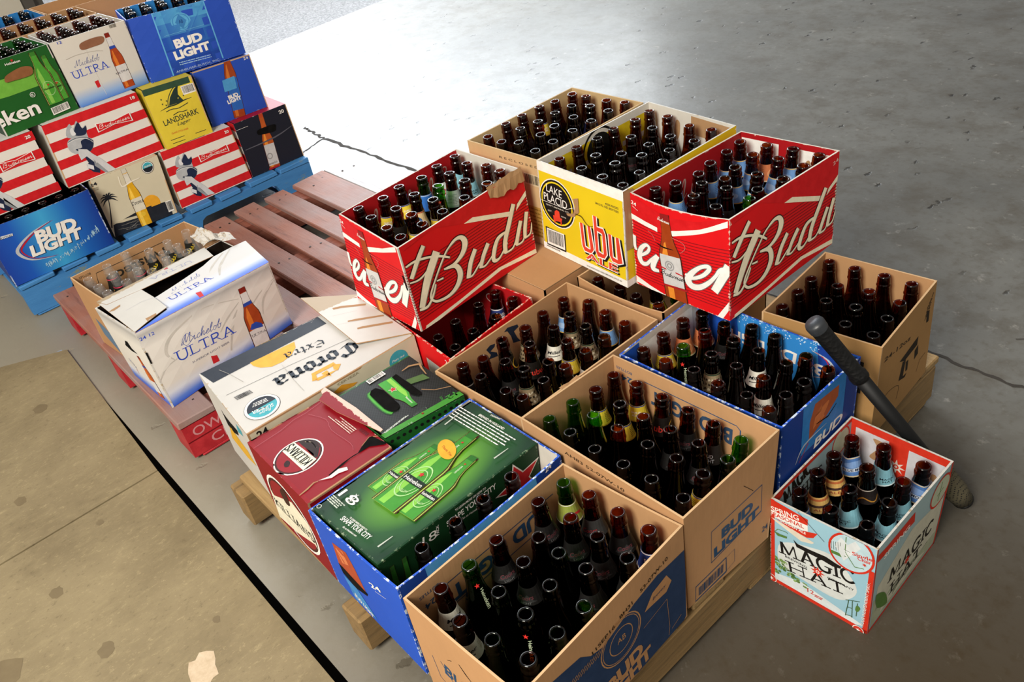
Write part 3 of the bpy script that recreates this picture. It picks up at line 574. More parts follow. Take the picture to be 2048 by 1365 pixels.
def bottle_mesh(name, mat, finish):
    bm = bmesh.new(); p = [(.0005, .004), (.022, .001), (.0275, .001)] + NECK
    if finish == 'twist': p += [(.0139, .2035), (.0156, .2055), (.0158, .2085), (.0142, .2105), (.0140, .2125), (.0147, .2140), (.0139, .2155), (.0146, .2172), (.0138, .2187), (.0145, .2205), (.0137, .222), (.0138, .2255), (.0133, .2285), (.0122, .2295)]
    else: p += [(.0140, .2045), (.0153, .2062), (.0156, .2100), (.0153, .2140), (.0139, .2155), (.0138, .2170), (.0143, .2205), (.0146, .2245), (.0142, .2280), (.0128, .2296)]
    p += [(.0108, .2294), (.0098, .2280), (.0096, .222), (.0100, .205), (.0116, .188), (.0138, .172)]
    lathe(bm, p, 22); me = bpy.data.meshes.new(name); bmesh.ops.recalc_face_normals(bm, faces=bm.faces[:]); bm.to_mesh(me); bm.free(); me.materials.append(mat)
    deep = {BROWN: BROWND, GREEN: GREEND}.get(mat)         # case-interior shade put into a darker body tint
    if deep:
        me.materials.append(deep)
        for p_ in me.polygons:
            if p_.center.z < .150 and p_.center.xy.length > .001: p_.material_index = 1
    return me
class Cone(Panel):
    def __init__(s, z0, z1, off=.0005, ang=2.75, wave=0.0):
        s.z0, s.z1, s.off, s.ang, s.wave, s.th, s.nu, s.nv, s.n = z0, z1, off, ang, wave, .0003, 18, 4, Vector((1, 0, 0))
        s.w = 2 * ang * neck_r((z0 + z1) / 2) * 1000; s.h = (z1 - z0) * 1000
    def P(s, u, v, off=0.0):
        t = (u - .5) * 2 * s.ang; z1 = s.z1 - s.wave * (abs(t) < .9) * math.cos(t / .9 * 1.57)
        z = s.z0 + (z1 - s.z0) * v; r = neck_r(z) + s.off + off; return Vector((r * math.cos(t), r * math.sin(t), z))
LABELS = {}
def neck_label(kind):
    if kind in LABELS: return LABELS[kind]
    base, z0, z1, a = '#dddddd', .146, .186, Art(); c = None
    def stripe(m, lo, hi): a.rect(PR(m), 0, lo, 400, hi)
    mid = None
    if kind == 'y': base = '#d9bf3a'; z0, z1 = .150, .1835
    elif kind == 'l': base = '#6d9bd0'; z0, z1 = .147, .186
    elif kind == 'w': base = '#d5d2c4'; z0, z1 = .150, .184
    elif kind == 'r': base = '#a5352f'; z0, z1 = .148, .178
    elif kind == 'e': base = '#c9cec8'
    elif kind == 's': base = '#aab6b2'
    elif kind == 't': base = '#7fb6c4'
    elif kind == 'B': base = '#27366f'
    elif kind == 'p': base = '#d9c08e'
    elif kind == 'b': base = '#2a2624'
    elif kind == 'k': base = '#231d1c'; z0, z1 = .15, .182
    elif kind == 'u': base = '#17130f'
    elif kind == 'm': base = '#8a7a5e'
    elif kind == 'o': base = '#c4744a'
    elif kind == 'd': base = '#161514'; z0, z1 = .146, .180
    elif kind == 'M': base = '#4f78b4'; z0, z1 = .146, .187
    elif kind == 'a': base = '#c9a25e'; z0, z1 = .142, .176
    elif kind == 'gb': base = '#2f6fc4'
    elif kind == 'gr': base = '#8a9440'
    elif kind == 'c': base = '#333332'; z0, z1 = .146, .180
    elif kind == 'xr': base = '#20201c'; z0, z1 = .150, .190
    elif kind == 'xy': base = '#20201c'; z0, z1 = .150, .192
    cn = Cone(z0, z1, wave={'t': .006, 'M': -.004}.get(kind, 0)); w, h = cn.w, cn.h; m = w / 2
    a.up()
    if kind == 'y':
        stripe('#2b3f8f', h - 2.4, h + 1); a.text(PR('#f2ecd8'), 'SAMUEL', (m - 11, 17), (m + 11, 17), 4.5, .02).text(PR('#f2ecd8'), 'ADAMS', (m - 9, 11), (m + 9, 11), 4.5, .02)
        a.lines(PR('#5a4d1c'), m + 22, 24, m + 42, 6, 3.6, 1.1); a.lines(PR('#5a4d1c'), m - 44, 24, m - 22, 6, 3.6, 1.1); stripe('#b8902c', 0, 2)
    elif kind == 'l': stripe('#d8b45c', h - 2, h + 1); stripe('#c9a24a', 0, 2.2); a.lines(PR('#3f6aa6'), m + 10, 30, m + 44, 6, 4, 1.2); a.ell(PR('#9dbde0'), m - 12, 18, 12, 7)
    elif kind == 'w': a.text(PR('#1d1d22'), 'Miller', (m - 17, 14), (m + 17, 18), 8, .03, .3); a.line(PR('#1d1d22'), [(m - 14, 9), (m + 12, 12)], 1.6); a.lines(PR('#8d7f4a'), m + 24, 24, m + 46, 5, 3.6, 1)
    elif kind in 'es': a.ell(PR('#b23b36'), m, 18, 8, hole=.72) if kind == 'e' else a.lines(PR('#5f6d68'), m - 20, 30, m + 20, 7, 3.6, 1.2); stripe('#8d9f9a', 0, 5)
    elif kind == 't': a.text(PR('#1c2b33'), 'MAGIC', (m - 14, 14), (m + 14, 14), 4.5, .03).text(PR('#1c2b33'), 'HAT', (m - 9, 8), (m + 9, 8), 4.5, .03); stripe('#cfe2e4', 0, 3)
    elif kind == 'B': a.text(PR('#eeeae2'), 'SAMUEL', (m - 15, 22), (m + 15, 22), 6, .05).text(PR('#eeeae2'), 'ADAMS', (m - 13, 15), (m + 13, 15), 6, .05); a.rect(PR('#a32a2e'), m - 18, 6, m + 12, 11); stripe('#d8d5cf', 0, 3); stripe('#d8d5cf', h - 2.5, h + 1); a.lines(PR('#b9bcd0'), m + 22, 26, m + 46, 5, 4, 1)
    elif kind == 'p': a.ell(PR('#2f568f'), m, 18, 14, 12); stripe('#b5523c', h - 2.5, h); a.up().text(PR('#e6e0d2'), 'PABST', (m - 9, 17), (m + 9, 17), 4)
    elif kind == 'b': a.text(PR('#dfe3ea'), 'BUD', (m - 10, 14), (m + 6, 14), 7, .04).text(PR('#dfe3ea'), 'LIGHT', (m - 12, 5), (m + 8, 5), 7, .04)
    elif kind == 'k': stripe('#b5b0a5', h - 2.4, h + 1); a.line(PR('#a8772f'), [(m - 20, 3), (m - 8, 14), (m + 10, 5), (m + 22, 15)], 2.4, smooth=4)
    elif kind == 'u': a.text(PR('#c8372c'), 'ubu', (m - 15, 10), (m + 10, 10), 13, .03); a.ell(PR('#c79a2f'), m + 26, 16, 13, hole=.82)
    elif kind == 'm': r = random.Random(5); [a.blob(PR(r.choice(('#2d241b', '#c9bfa4', '#51402c'))), [(x + 3 * r.random(), y), (x + 7, y + 4 * r.random()), (x + 3, y + 6)], 3) for x in range(4, int(w) - 8, 7) for y in (4, 14, 24)]; stripe('#2a3a2a', h - 3, h + 1)
    elif kind == 'o': a.ell(PR('#dd9c6d'), m + 4, 18, 11, hole=.7); a.lines(PR('#8d4526'), m - 34, 28, m - 14, 6, 4, 1.2); stripe('#e0c9a8', 0, 3)
    elif kind in 'dc': a.poly(PR('#2f2f2f'), [(m - 17, 6), (m - 9, 18), (m - 3, 13), (m + 3, 21), (m + 12, 10), (m + 18, 6)]); a.up().text(PR('#8d2b2f' if kind == 'c' else '#63343a'), 'Coors', (m - 13, 9), (m + 13, 12), 8, .02, .2).text(PR('#6b6b6b'), 'LIGHT', (m - 7, 3), (m + 9, 3), 3.6)
    elif kind == 'M': stripe('#d4c39a', h - 2.4, h + 2); stripe('#c8b891', 0, 2.5); a.ell(PR('#7d9fd0'), m, 25, 24, 7); a.rect(PR('#b7c3d3'), m - 26, 10, m + 26, 17); a.up().text(PR('#1c2238'), 'BLUE MOON', (m - 24, 11.3), (m + 24, 11.3), 5, .03)
    elif kind == 'a': stripe('#46302a', 12, 17); a.text(PR('#96402a'), 'ALE', (m - 10, 5), (m + 10, 5), 5); stripe('#b5653a', h - 8, h - 3)
    elif kind == 'gb': stripe('#9cb8dc', h - 3, h)
    elif kind == 'gr': stripe('#d6d4c4', h - 2, h + 1); stripe('#d6d4c4', 0, 2); a.line(PR('#b02a2c'), [(m - 12, 12), (m - 2, 18), (m + 12, 15)], 5, smooth=4)
    elif kind == 'xr': stripe('#d4405c', h - 4.5, h - 1.5); a.line(PR('#8b8778'), [(m - 3, 4), (m, 20)], 2.5); a.rect(PR('#c9912f'), m - 5, 2, m + 8, 6)
    elif kind == 'xy': [a.line(PR('#d6b92c'), [(m - 10 + 7 * i, 8 + 6 * i), (m - 6 + 7 * i, 17 + 5 * i), (m - 12 + 7 * i, 20 + 5 * i)], 3.2, smooth=3) for i in range(4)]; stripe('#d6b92c', 0, 3)
    t = cn.build('tmp', (PR(base, .5), PR(base, .5), PR(base, .5)), None, a); me = t.data; me.name = 'neck_label'
    bpy.data.objects.remove(t); LABELS[kind] = me; return me
def star_mesh():
    """red star and lettering painted on the neck of a green bottle"""
    if 'G' in LABELS: return LABELS['G']
    cn = Cone(.136, .200, ang=.95); w, h = cn.w, cn.h; a = Art()
    a.star(PR('#d8322c'), w / 2, 55, 6); a.text(PR('#b9c7a6'), 'Heineken', (w / 2 + 3.2, 46), (w / 2 + 3.2, 4), 6.5, .02)
    bm = bmesh.new(); bm.loops.layers.uv.new('uv'); ms = []; cn._press(bm, a, ms, False); me = bpy.data.meshes.new('neck_print'); bm.to_mesh(me); bm.free()
    for m in ms: me.materials.append(m)
    LABELS['G'] = me; return me
BM = {(k, f): bottle_mesh('beer_bottle', m, f) for k, m in (('n', BROWN), ('g', GREEN), ('x', CLEAR)) for f in ('twist', 'crown')}
DESC = dict(n='bare brown', y='yellow-labelled brown', l='sky-blue-labelled brown', w='white-labelled brown', r='red-labelled brown', e='grey-labelled brown', s='pale-grey-labelled brown', t='aqua-labelled brown', B='navy-labelled brown', p='cream-labelled brown',
            b='black-labelled brown', k='black-and-silver-labelled brown', u='black-and-red-labelled brown', m='picture-labelled brown', o='orange-labelled brown', d='dark-grey-labelled brown', c='slate-labelled brown', M='blue-and-cream-labelled brown', a='tan-labelled brown',
            g='plain green', gb='blue-labelled green', gr='clear-labelled green', G='star-marked green', x='bare clear', xr='pink-collared clear', xy='yellow-and-black-labelled clear')
ORD = ['first', 'second', 'third', 'fourth', 'fifth', 'sixth', 'seventh', 'eighth', 'ninth', 'tenth', 'eleventh', 'twelfth']
def put_bottle(x, y, z, dx, dy, kind, label, group, seed):
    r = random.Random(seed); gl = 'g' if kind[0] in 'gG' else 'x' if kind[0] == 'x' else 'n'
    twist = kind in ('n', 'd', 'c', 'w', 'b', 'x', 'xr', 'xy', 'g', 'gr', 'r') and (kind != 'n' or r.random() < .8)
    b = mesh_obj('beer_bottle', BM[gl, 'twist' if twist else 'crown'])
    t = Vector((dx, dy, .229)).normalized(); q = Vector((0, 0, 1)).rotation_difference(t)
    ang = math.atan2(-.73 - y, .62 - x) + r.uniform(-.6, .6)
    s = math.hypot(dx, dy) / .229
    b.rotation_mode = 'QUATERNION'; b.rotation_quaternion = q @ Matrix.Rotation(ang, 3, 'Z').to_quaternion(); b.location = (x, y, z + .0295 * s + .0008)
    tag(b, label, 'bottle', group)
    if kind == 'G': mesh_obj('neck_print', star_mesh(), b)
    elif kind not in ('n', 'g', 'x'): mesh_obj('neck_label', neck_label(kind), b)
    return b
BOTTLES={
 'redL':[(-1.0453,0.1264,-0.0211,-0.0061,'n'),(-0.9913,0.0988,-0.0062,0.0127,'n'),(-0.9305,0.1008,0.0111,0.0014,'y'),(-0.87,0.1073,0.0171,-0.0138,'n'),(-1.0589,0.1858,-0.0003,0.0033,'y'),(-0.9954,0.1673,0.0167,0.0041,'u'),(-0.9361,0.188,0.0166,-0.0144,'y'),(-0.8783,0.1678,0.0203,-0.0085,'n'),(-1.0503,0.2477,-0.022,-0.0001,'y'),(-0.9922,0.2283,-0.0096,0.0154,'p'),(-1.0645,0.3069,0.0008,0.0061,'gb'),(-0.9357,0.2598,-0.0003,-0.009,'y'),(-0.8831,0.2288,0.0178,-0.0041,'r'),(-1.0617,0.3679,-0.0203,0.0084,'e'),(-0.9892,0.2894,0.0047,0.0152,'G'),(-1.0036,0.3487,-0.0124,0.0182,'s'),(-1.068,0.4285,-0.0181,0.0125,'t'),(-0.9431,0.3393,-0.0047,0.0215,'y'),(-1.0103,0.4093,-0.0111,0.019,'t'),(-0.8877,0.2979,0.013,0.0012,'n'),(-0.952,0.4302,-0.0142,0.0168,'e'),(-0.8885,0.4372,-0.0212,0.006,'B'),(-0.8944,0.3762,0.0109,0.0021,'B')],
 'back':[(-1.0829,0.5615,0.0147,-0.0164,'n'),(-1.0238,0.5563,0.0156,-0.0155,'n'),(-1.0729,0.6305,-0.0198,-0.0003,'n'),(-1.0144,0.6145,-0.0148,0.0123,'n'),(-0.9571,0.5821,-0.0079,-0.0205,'n'),(-1.0729,0.6916,-0.022,0.0012,'n'),(-1.0133,0.6759,-0.0078,0.0085,'n'),(-0.9601,0.6418,0.0128,-0.0179,'n'),(-1.0766,0.7526,-0.0181,0.0071,'y'),(-1.018,0.7354,-0.0028,0.0137,'n'),(-0.9589,0.7029,0.0038,-0.0208,'n'),(-0.9046,0.6181,0.0194,-0.0103,'n'),(-1.087,0.8241,0.0059,-0.0155,'n'),(-1.0325,0.7977,0.0205,0.0081,'n'),(-0.9629,0.7618,0.0123,-0.0122,'n'),(-0.9027,0.679,0.0135,0.0046,'n'),(-1.0882,0.8848,0.0142,-0.014,'n'),(-1.0192,0.8564,-0.007,0.0209,'n'),(-0.9696,0.8206,0.0053,0.008,'B'),(-0.906,0.74,0.0179,0.0129,'n'),(-0.9684,0.8874,0.0197,-0.0097,'n'),(-0.9051,0.8243,0.0106,0.0012,'n'),(-0.9056,0.8855,0.0123,0.0045,'n'),(-0.9027,0.5576,0.0182,-0.0124,'n')],
 'ubu':[(-0.8164,0.5603,0,0,'n'),(-0.8022,0.6301,-0.022,-0.0009,'n'),(-0.7299,0.5494,0,0,'n'),(-0.8069,0.6924,-0.0082,0.0025,'n'),(-0.7444,0.61,-0.0038,0.0085,'u'),(-0.6535,0.5401,0,0,'n'),(-0.7974,0.7529,-0.0211,0.0062,'n'),(-0.6724,0.6027,-0.0028,0.0051,'u'),(-0.7108,0.6612,0.0141,-0.0064,'n'),(-0.5875,0.5315,0.0049,-0.0001,'n'),(-0.7373,0.7417,-0.0068,0.0014,'d'),(-0.8031,0.8138,-0.0024,0.0167,'n'),(-0.6433,0.6776,-0.0052,-0.0048,'u'),(-0.5929,0.6004,0,0,'n'),(-0.7964,0.8747,-0.0138,0.0171,'n'),(-0.6748,0.7301,0.0004,-0.0007,'n'),(-0.7324,0.8124,0,0,'n'),(-0.5827,0.6696,-0.0007,0.0012,'n'),(-0.7352,0.8738,-0.008,0.0111,'n'),(-0.6089,0.7283,-0.0003,-0.0004,'n'),(-0.659,0.7929,0,0,'n'),(-0.6579,0.8649,0,0,'n'),(-0.5893,0.7976,0,0,'n'),(-0.5938,0.87,0,0,'n')],
 'redR':[(-0.5017,0.5468,-0.0144,0.0166,'n'),(-0.5067,0.6234,0.0136,-0.0173,'l'),(-0.4168,0.5574,-0.0048,0.0215,'n'),(-0.3556,0.5575,0.0022,0.0081,'n'),(-0.4928,0.683,0.0162,-0.0149,'l'),(-0.4372,0.6151,-0.0067,0.0209,'n'),(-0.3774,0.6329,-0.0074,0.0119,'d'),(-0.4958,0.7457,0.0077,-0.0206,'l'),(-0.4318,0.6883,0.0193,-0.0105,'n'),(-0.3212,0.6081,0.0064,0.0211,'g'),(-0.5066,0.8059,0.0155,-0.0141,'l'),(-0.435,0.7523,0.0082,-0.0181,'l'),(-0.3275,0.6859,0.0039,-0.015,'n'),(-0.4995,0.8667,0.0018,-0.0141,'l'),(-0.4455,0.8126,0.0144,-0.0047,'l'),(-0.3809,0.7223,0.0157,0.008,'l'),(-0.439,0.8757,0.0063,-0.0105,'o'),(-0.3852,0.8022,0.0155,0.0157,'l'),(-0.3248,0.747,0.0198,-0.0097,'l'),(-0.3788,0.8644,0.0079,0.0127,'l'),(-0.3243,0.8082,0.0216,0.004,'l'),(-0.3178,0.8691,0.0137,0.0063,'n')],
 'miller':[(-0.6412,0.0374,-0.0153,0.0158,'k'),(-0.6513,0.1136,0.0145,-0.0166,'n'),(-0.5837,0.0583,-0.009,-0.006,'n'),(-0.586,0.1322,-0.0033,-0.0111,'d'),(-0.6482,0.1748,-0.0078,-0.0036,'u'),(-0.5229,0.0511,0.0107,0.0033,'n'),(-0.5195,0.1133,-0.0161,0.015,'m'),(-0.4493,0.0634,-0.0174,-0.0027,'n'),(-0.5899,0.1933,-0.0023,0.0052,'u'),(-0.6499,0.2359,0.0037,-0.0002,'m'),(-0.4609,0.1308,-0.0122,-0.0032,'n'),(-0.6545,0.2986,-0.0013,0.0026,'n'),(-0.5286,0.1848,0.0192,-0.0069,'n'),(-0.5916,0.2544,-0.001,0.0209,'w'),(-0.4488,0.191,-0.021,-0.003,'y'),(-0.6557,0.3707,-0.0002,0.0004,'l'),(-0.5957,0.3155,-0.0029,0.0202,'m'),(-0.5305,0.2576,-0.0008,-0.0002,'y'),(-0.5349,0.3231,-0.0017,-0.0003,'m'),(-0.4686,0.2556,-0.004,0.0001,'w'),(-0.5946,0.3767,-0.0039,0.0217,'n'),(-0.4739,0.3179,-0.0007,0.0001,'n'),(-0.5345,0.3884,-0.0019,0.0011,'l'),(-0.471,0.3836,0,0,'n')],
 'bluemid':[(-0.3512,0.3284,-0.0217,0.0036,'y'),(-0.2903,0.3217,-0.0202,0.0087,'n'),(-0.3534,0.3895,-0.0198,0.0096,'y'),(-0.357,0.4506,-0.0152,0.0159,'o'),(-0.2926,0.3828,-0.0202,0.0087,'G'),(-0.2296,0.329,-0.0154,0.0128,'n'),(-0.2962,0.4439,-0.0123,0.0182,'n'),(-0.2318,0.3902,-0.0163,0.0148,'m'),(-0.1684,0.3313,-0.0117,0.0042,'n'),(-0.3586,0.5225,0.0027,-0.0083,'o'),(-0.2975,0.5202,0.0075,-0.0149,'d'),(-0.1707,0.3925,-0.0143,0.0107,'n'),(-0.2354,0.4513,-0.0059,0.0212,'n'),(-0.1076,0.325,-0.0077,0.0154,'w'),(-0.1743,0.4536,-0.0038,0.0173,'w'),(-0.2305,0.5123,-0.0074,0.0207,'n'),(-0.1098,0.3862,-0.0104,0.0177,'w'),(-0.1673,0.5144,-0.0132,0.0176,'n'),(-0.1134,0.4473,0.0012,0.022,'n'),(-0.1071,0.5252,0.015,-0.0161,'n'),(-0.0487,0.3905,-0.009,-0.0059,'n'),(-0.0531,0.4578,0.0015,-0.0199,'n'),(-0.0447,0.3243,-0.0133,0.0061,'n'),(-0.0442,0.5183,0.0084,-0.0203,'n')],
 'brownfront':[(-0.3542,0.0402,-0.0202,0.0087,'g'),(-0.3555,0.1012,-0.0177,0.0131,'g'),(-0.293,0.0408,-0.0211,0.0062,'g'),(-0.2966,0.1028,-0.0166,0.0093,'g'),(-0.3437,0.162,-0.0196,0.01,'y'),(-0.3584,0.2237,-0.0072,0.0059,'n'),(-0.2737,0.1597,-0.0201,0.009,'y'),(-0.2377,0.1016,-0.0124,0.011,'n'),(-0.2285,0.0413,-0.016,0.0018,'n'),(-0.2976,0.2159,-0.0103,0.0194,'y'),(-0.2126,0.1586,-0.0198,0.0095,'n'),(-0.1611,0.0419,-0.015,0.0049,'n'),(-0.1785,0.1004,0.0029,0.0143,'n'),(-0.2383,0.214,-0.0028,0.0218,'u'),(-0.0993,0.0423,-0.0132,0.0084,'n'),(-0.1517,0.1585,-0.0173,0.0136,'d'),(-0.1191,0.0991,0.0079,0.0205,'n'),(-0.1783,0.2133,0.0019,0.0219,'d'),(-0.0911,0.1579,-0.0135,0.0174,'d'),(-0.1182,0.2122,0.0034,0.0217,'b'),(-0.0384,0.0426,-0.0031,0.0083,'n'),(-0.059,0.0978,0.0089,0.0201,'y'),(-0.0314,0.1534,-0.0076,0.0206,'G'),(-0.0577,0.209,0.0083,0.0204,'g')],
 'coors':[(-0.2191,-0.0568,-0.0104,0.0002,'gr'),(-0.2107,-0.1174,-0.0212,-0.0012,'d'),(-0.1554,-0.057,-0.0176,0.0084,'c'),(-0.1495,-0.118,-0.0116,0.0103,'d'),(-0.0945,-0.0504,-0.0127,0.0047,'d'),(-0.0336,-0.0449,-0.0077,0.0028,'B'),(-0.2089,-0.2305,-0.0154,0.0044,'d'),(-0.1864,-0.1736,0.0143,-0.0003,'n'),(-0.0886,-0.1114,-0.0085,0.0035,'d'),(-0.1154,-0.176,-0.0072,0.0009,'g'),(-0.0275,-0.1086,-0.0023,-0.0001,'d'),(-0.208,-0.2917,-0.0116,-0.0002,'G'),(-0.1477,-0.2279,-0.0069,0.0009,'d'),(-0.0525,-0.167,-0.0132,-0.0017,'d'),(-0.2034,-0.3528,-0.0151,-0.0014,'w'),(-0.1419,-0.294,0.0003,-0,'g'),(-0.0866,-0.2311,-0.0011,0.0009,'n'),(-0.026,-0.2228,0.0081,-0.0005,'G'),(-0.1448,-0.3703,-0.0022,-0.001,'w'),(-0.0807,-0.2946,0.003,0.0006,'G'),(-0.0205,-0.2841,0.004,-0.0002,'g'),(-0.0831,-0.3591,0,0,'g'),(-0.0174,-0.3453,-0,0.0007,'n')],
 'br24':[(-0.2164,0.8238,-0.0201,0.009,'n'),(-0.1554,0.828,-0.0199,0.0094,'n'),(-0.0942,0.8294,-0.0148,0.0159,'n'),(-0.0335,0.8372,-0.0136,0.0096,'n'),(-0.21,0.756,-0.0206,-0.0077,'n'),(-0.1497,0.7454,-0.0191,0.0095,'n'),(-0.0929,0.7682,-0.0117,0.004,'n'),(-0.0317,0.7701,-0.0015,-0,'n'),(-0.2048,0.6939,-0.0211,-0.0063,'n'),(-0.1444,0.6839,-0.0145,0.0072,'n'),(-0.0878,0.7072,-0.0094,-0.0028,'n'),(-0.0265,0.7047,-0,0,'n'),(-0.1987,0.6213,-0.0219,-0.0018,'n'),(-0.0831,0.6402,0,0,'n'),(-0.0203,0.6378,0,0,'n')],
 'redlow':[(-0.8066,0.1528,-0.0003,0.0013,'n'),(-0.7429,0.0829,0.0195,0.0034,'n'),(-0.8036,0.0905,0.0149,-0.0034,'n'),(-0.7411,0.1546,0,0,'n'),(-0.8199,0.2125,0.0072,0.0208,'n'),(-0.8173,0.2737,-0.0031,0.0218,'B'),(-0.756,0.2801,-0.0056,0.0213,'n'),(-0.7588,0.219,0.0212,0.0059,'n')],
 'hid':[(-0.5198,0.5022,-0.0028,-0.0218,'n'),(-0.4534,0.5023,-0.0004,-0.022,'n'),(-0.5171,0.5633,0.0013,-0.022,'y'),(-0.6474,0.4989,0,-0.0157,'n'),(-0.5839,0.4942,0.0049,-0.0068,'n'),(-0.4559,0.5634,0.0044,-0.0216,'g')],
 'heine':[(-0.3195,-0.1072,0.0027,0,'n'),(-0.3195,-0.1791,0.004,0.0007,'n'),(-0.317,-0.247,0.004,0.0006,'n'),(-0.317,-0.3232,0.004,0.0005,'n')],
 'magic':[(0.0478,0.4853,-0.0154,0.0039,'M'),(0.1058,0.5047,-0.0137,-0.0009,'t'),(0.1716,0.5051,0,0,'M'),(0.052,0.4242,-0.0219,0.0015,'a'),(0.1111,0.4403,-0.0157,-0.0059,'k'),(0.1722,0.4432,-0.009,-0.0005,'t'),(0.0528,0.363,-0.0218,0.0026,'a'),(0.1139,0.3648,-0.0156,0.0005,'t'),(0.173,0.3809,-0.0039,-0.001,'t'),(0.0521,0.3018,-0.0191,-0.0008,'M'),(0.1131,0.2966,-0.0143,0.0028,'n'),(0.1733,0.3079,-0.0065,-0.0011,'n')],
 'micheb':[(-1.9109,-0.3578,0.0122,-0.0183,'x'),(-1.8263,-0.3487,0.0012,-0.022,'x'),(-1.7653,-0.3437,0.0013,-0.022,'x'),(-1.9414,-0.3056,0.0098,-0.0012,'xr'),(-1.8806,-0.3053,0.0211,-0.0063,'xr'),(-1.7702,-0.2837,-0.0077,-0.0206,'xr'),(-1.935,-0.2453,-0.0214,0.0053,'x'),(-1.8807,-0.2221,0.0115,-0.0188,'xr'),(-1.8326,-0.2682,0.0177,0.0131,'xr'),(-1.7866,-0.2198,0.02,-0.0092,'xr'),(-1.9264,-0.1818,0.0216,-0.0009,'xy'),(-1.7818,-0.1591,-0.0194,-0.0103,'x'),(-1.8564,-0.1674,0.01,0.0074,'x'),(-1.9129,-0.1198,0,-0,'xy'),(-1.8522,-0.0954,-0.0008,-0.0174,'xy'),(-1.7918,-0.0988,0.009,-0.0096,'x'),(-1.9398,-0.0566,0.0217,0.0034,'xy'),(-1.8786,-0.042,0.0182,-0.007,'x')],
}
BOTTLE_LIFT={'back': 0.016, 'br24': 0.01, 'ubu': 0.006, 'micheb': 0.006}
CASE = dict(redL='the torn red carton', redR='the right-end red carton', ubu='the yellow carton', back='the far plain carton', redlow='the low red carton', hid='the crumpled-rim carton',
            miller='the gothic-lettered brown carton', bluemid='the white-edged blue carton', brownfront='the logo-outlined kraft carton', coors='the nearest kraft carton', br24='the floor-edge brown carton', heine='the bright blue carton', magic='the small sky-blue carton', micheb='the clear-bottle carton')
for key, lst in BOTTLES.items():
    q = [Vector(p) for p in BOX[key]]; o = q[0]; ux = (q[1] - q[0]).normalized(); uy = (q[3] - q[0]).normalized()
    loc = [((Vector((b[0], b[1], o.z)) - o).dot(ux), (Vector((b[0], b[1], o.z)) - o).dot(uy)) for b in lst]
    order = sorted(range(len(lst)), key=lambda i: loc[i][1]); rows_, cur = [], []
    for i in order:                      # rows counted away from the camera
        if cur and loc[i][1] - loc[cur[0]][1] > .038: rows_.append(cur); cur = []
        cur.append(i)
    rows_.append(cur)
    for ri, row in enumerate(rows_):
        for ci, i in enumerate(sorted(row, key=lambda i: loc[i][0])):
            x, y, dx, dy, k = lst[i]
            put_bottle(x, y, o.z + .0045 + BOTTLE_LIFT.get(key, 0), dx, dy, k, '%s bottle, %s of the %s row in %s' % (DESC[k], ORD[ci], ORD[ri], CASE[key]), 'empty bottles in ' + CASE[key], hash((key == 'x', i, len(key))) % 9999)
# ------------------------------------------------------------ lettering helpers
SER = {'U': (.78, [[(.14, 1), (.14, .35), (.24, .08), (.4, 0), (.56, .08), (.66, .35), (.66, 1)]], [(.14, 1), (.66, 1)]), 'L': (.62, [[(.14, 1), (.14, 0)], [(.14, .03), (.56, .03), (.58, .2)]], [(.14, 1), (.14, 0)]),
 'T': (.66, [[(.33, 1), (.33, 0)], [(.03, .82), (.05, .97), (.61, .97), (.63, .82)]], [(.33, 0)]), 'R': (.74, [[(.14, 1), (.14, 0)], [(.14, .97), (.4, .97), (.52, .85), (.5, .62), (.34, .5), (.14, .5)], [(.36, .5), (.66, 0)]], [(.14, 0)]),
 'A': (.78, [[(.1, 0), (.38, 1)], [(.38, 1), (.66, 0)], [(.2, .34), (.56, .34)]], [(.1, 0), (.66, 0)]), 'M': (.98, [[(.12, 0), (.16, 1)], [(.16, 1), (.46, .1)], [(.46, .1), (.76, 1)], [(.76, 1), (.82, 0)]], [(.12, 0), (.82, 0)]),
 'G': (.8, [[(.66, .84), (.5, .98), (.3, .96), (.12, .75), (.1, .4), (.24, .06), (.46, .0), (.62, .1), (.64, .4)]], [(.6, .42)]), 'I': (.3, [[(.15, 1), (.15, 0)]], [(.15, 1), (.15, 0)]),
 'C': (.74, [[(.64, .82), (.48, .98), (.28, .94), (.12, .72), (.1, .36), (.24, .06), (.46, .0), (.64, .16)]], []), 'H': (.84, [[(.14, 1), (.14, 0)], [(.66, 1), (.66, 0)], [(.14, .5), (.66, .5)]], [(.14, 1), (.14, 0), (.66, 1), (.66, 0)]),
 'K': (.76, [[(.14, 1), (.14, 0)], [(.6, 1), (.16, .42)], [(.28, .55), (.66, 0)]], [(.14, 1), (.14, 0)]), 'N': (.84, [[(.14, 0), (.14, 1)], [(.14, 1), (.68, 0)], [(.68, 0), (.68, 1)]], [(.14, 0), (.68, 1)]),
 'S': (.6, [[(.5, .82), (.4, .97), (.2, .97), (.1, .78), (.2, .58), (.42, .44), (.5, .22), (.38, .02), (.18, .02), (.08, .2)]], []), "'": (.2, [[(.1, 1), (.06, .7)]], [])}
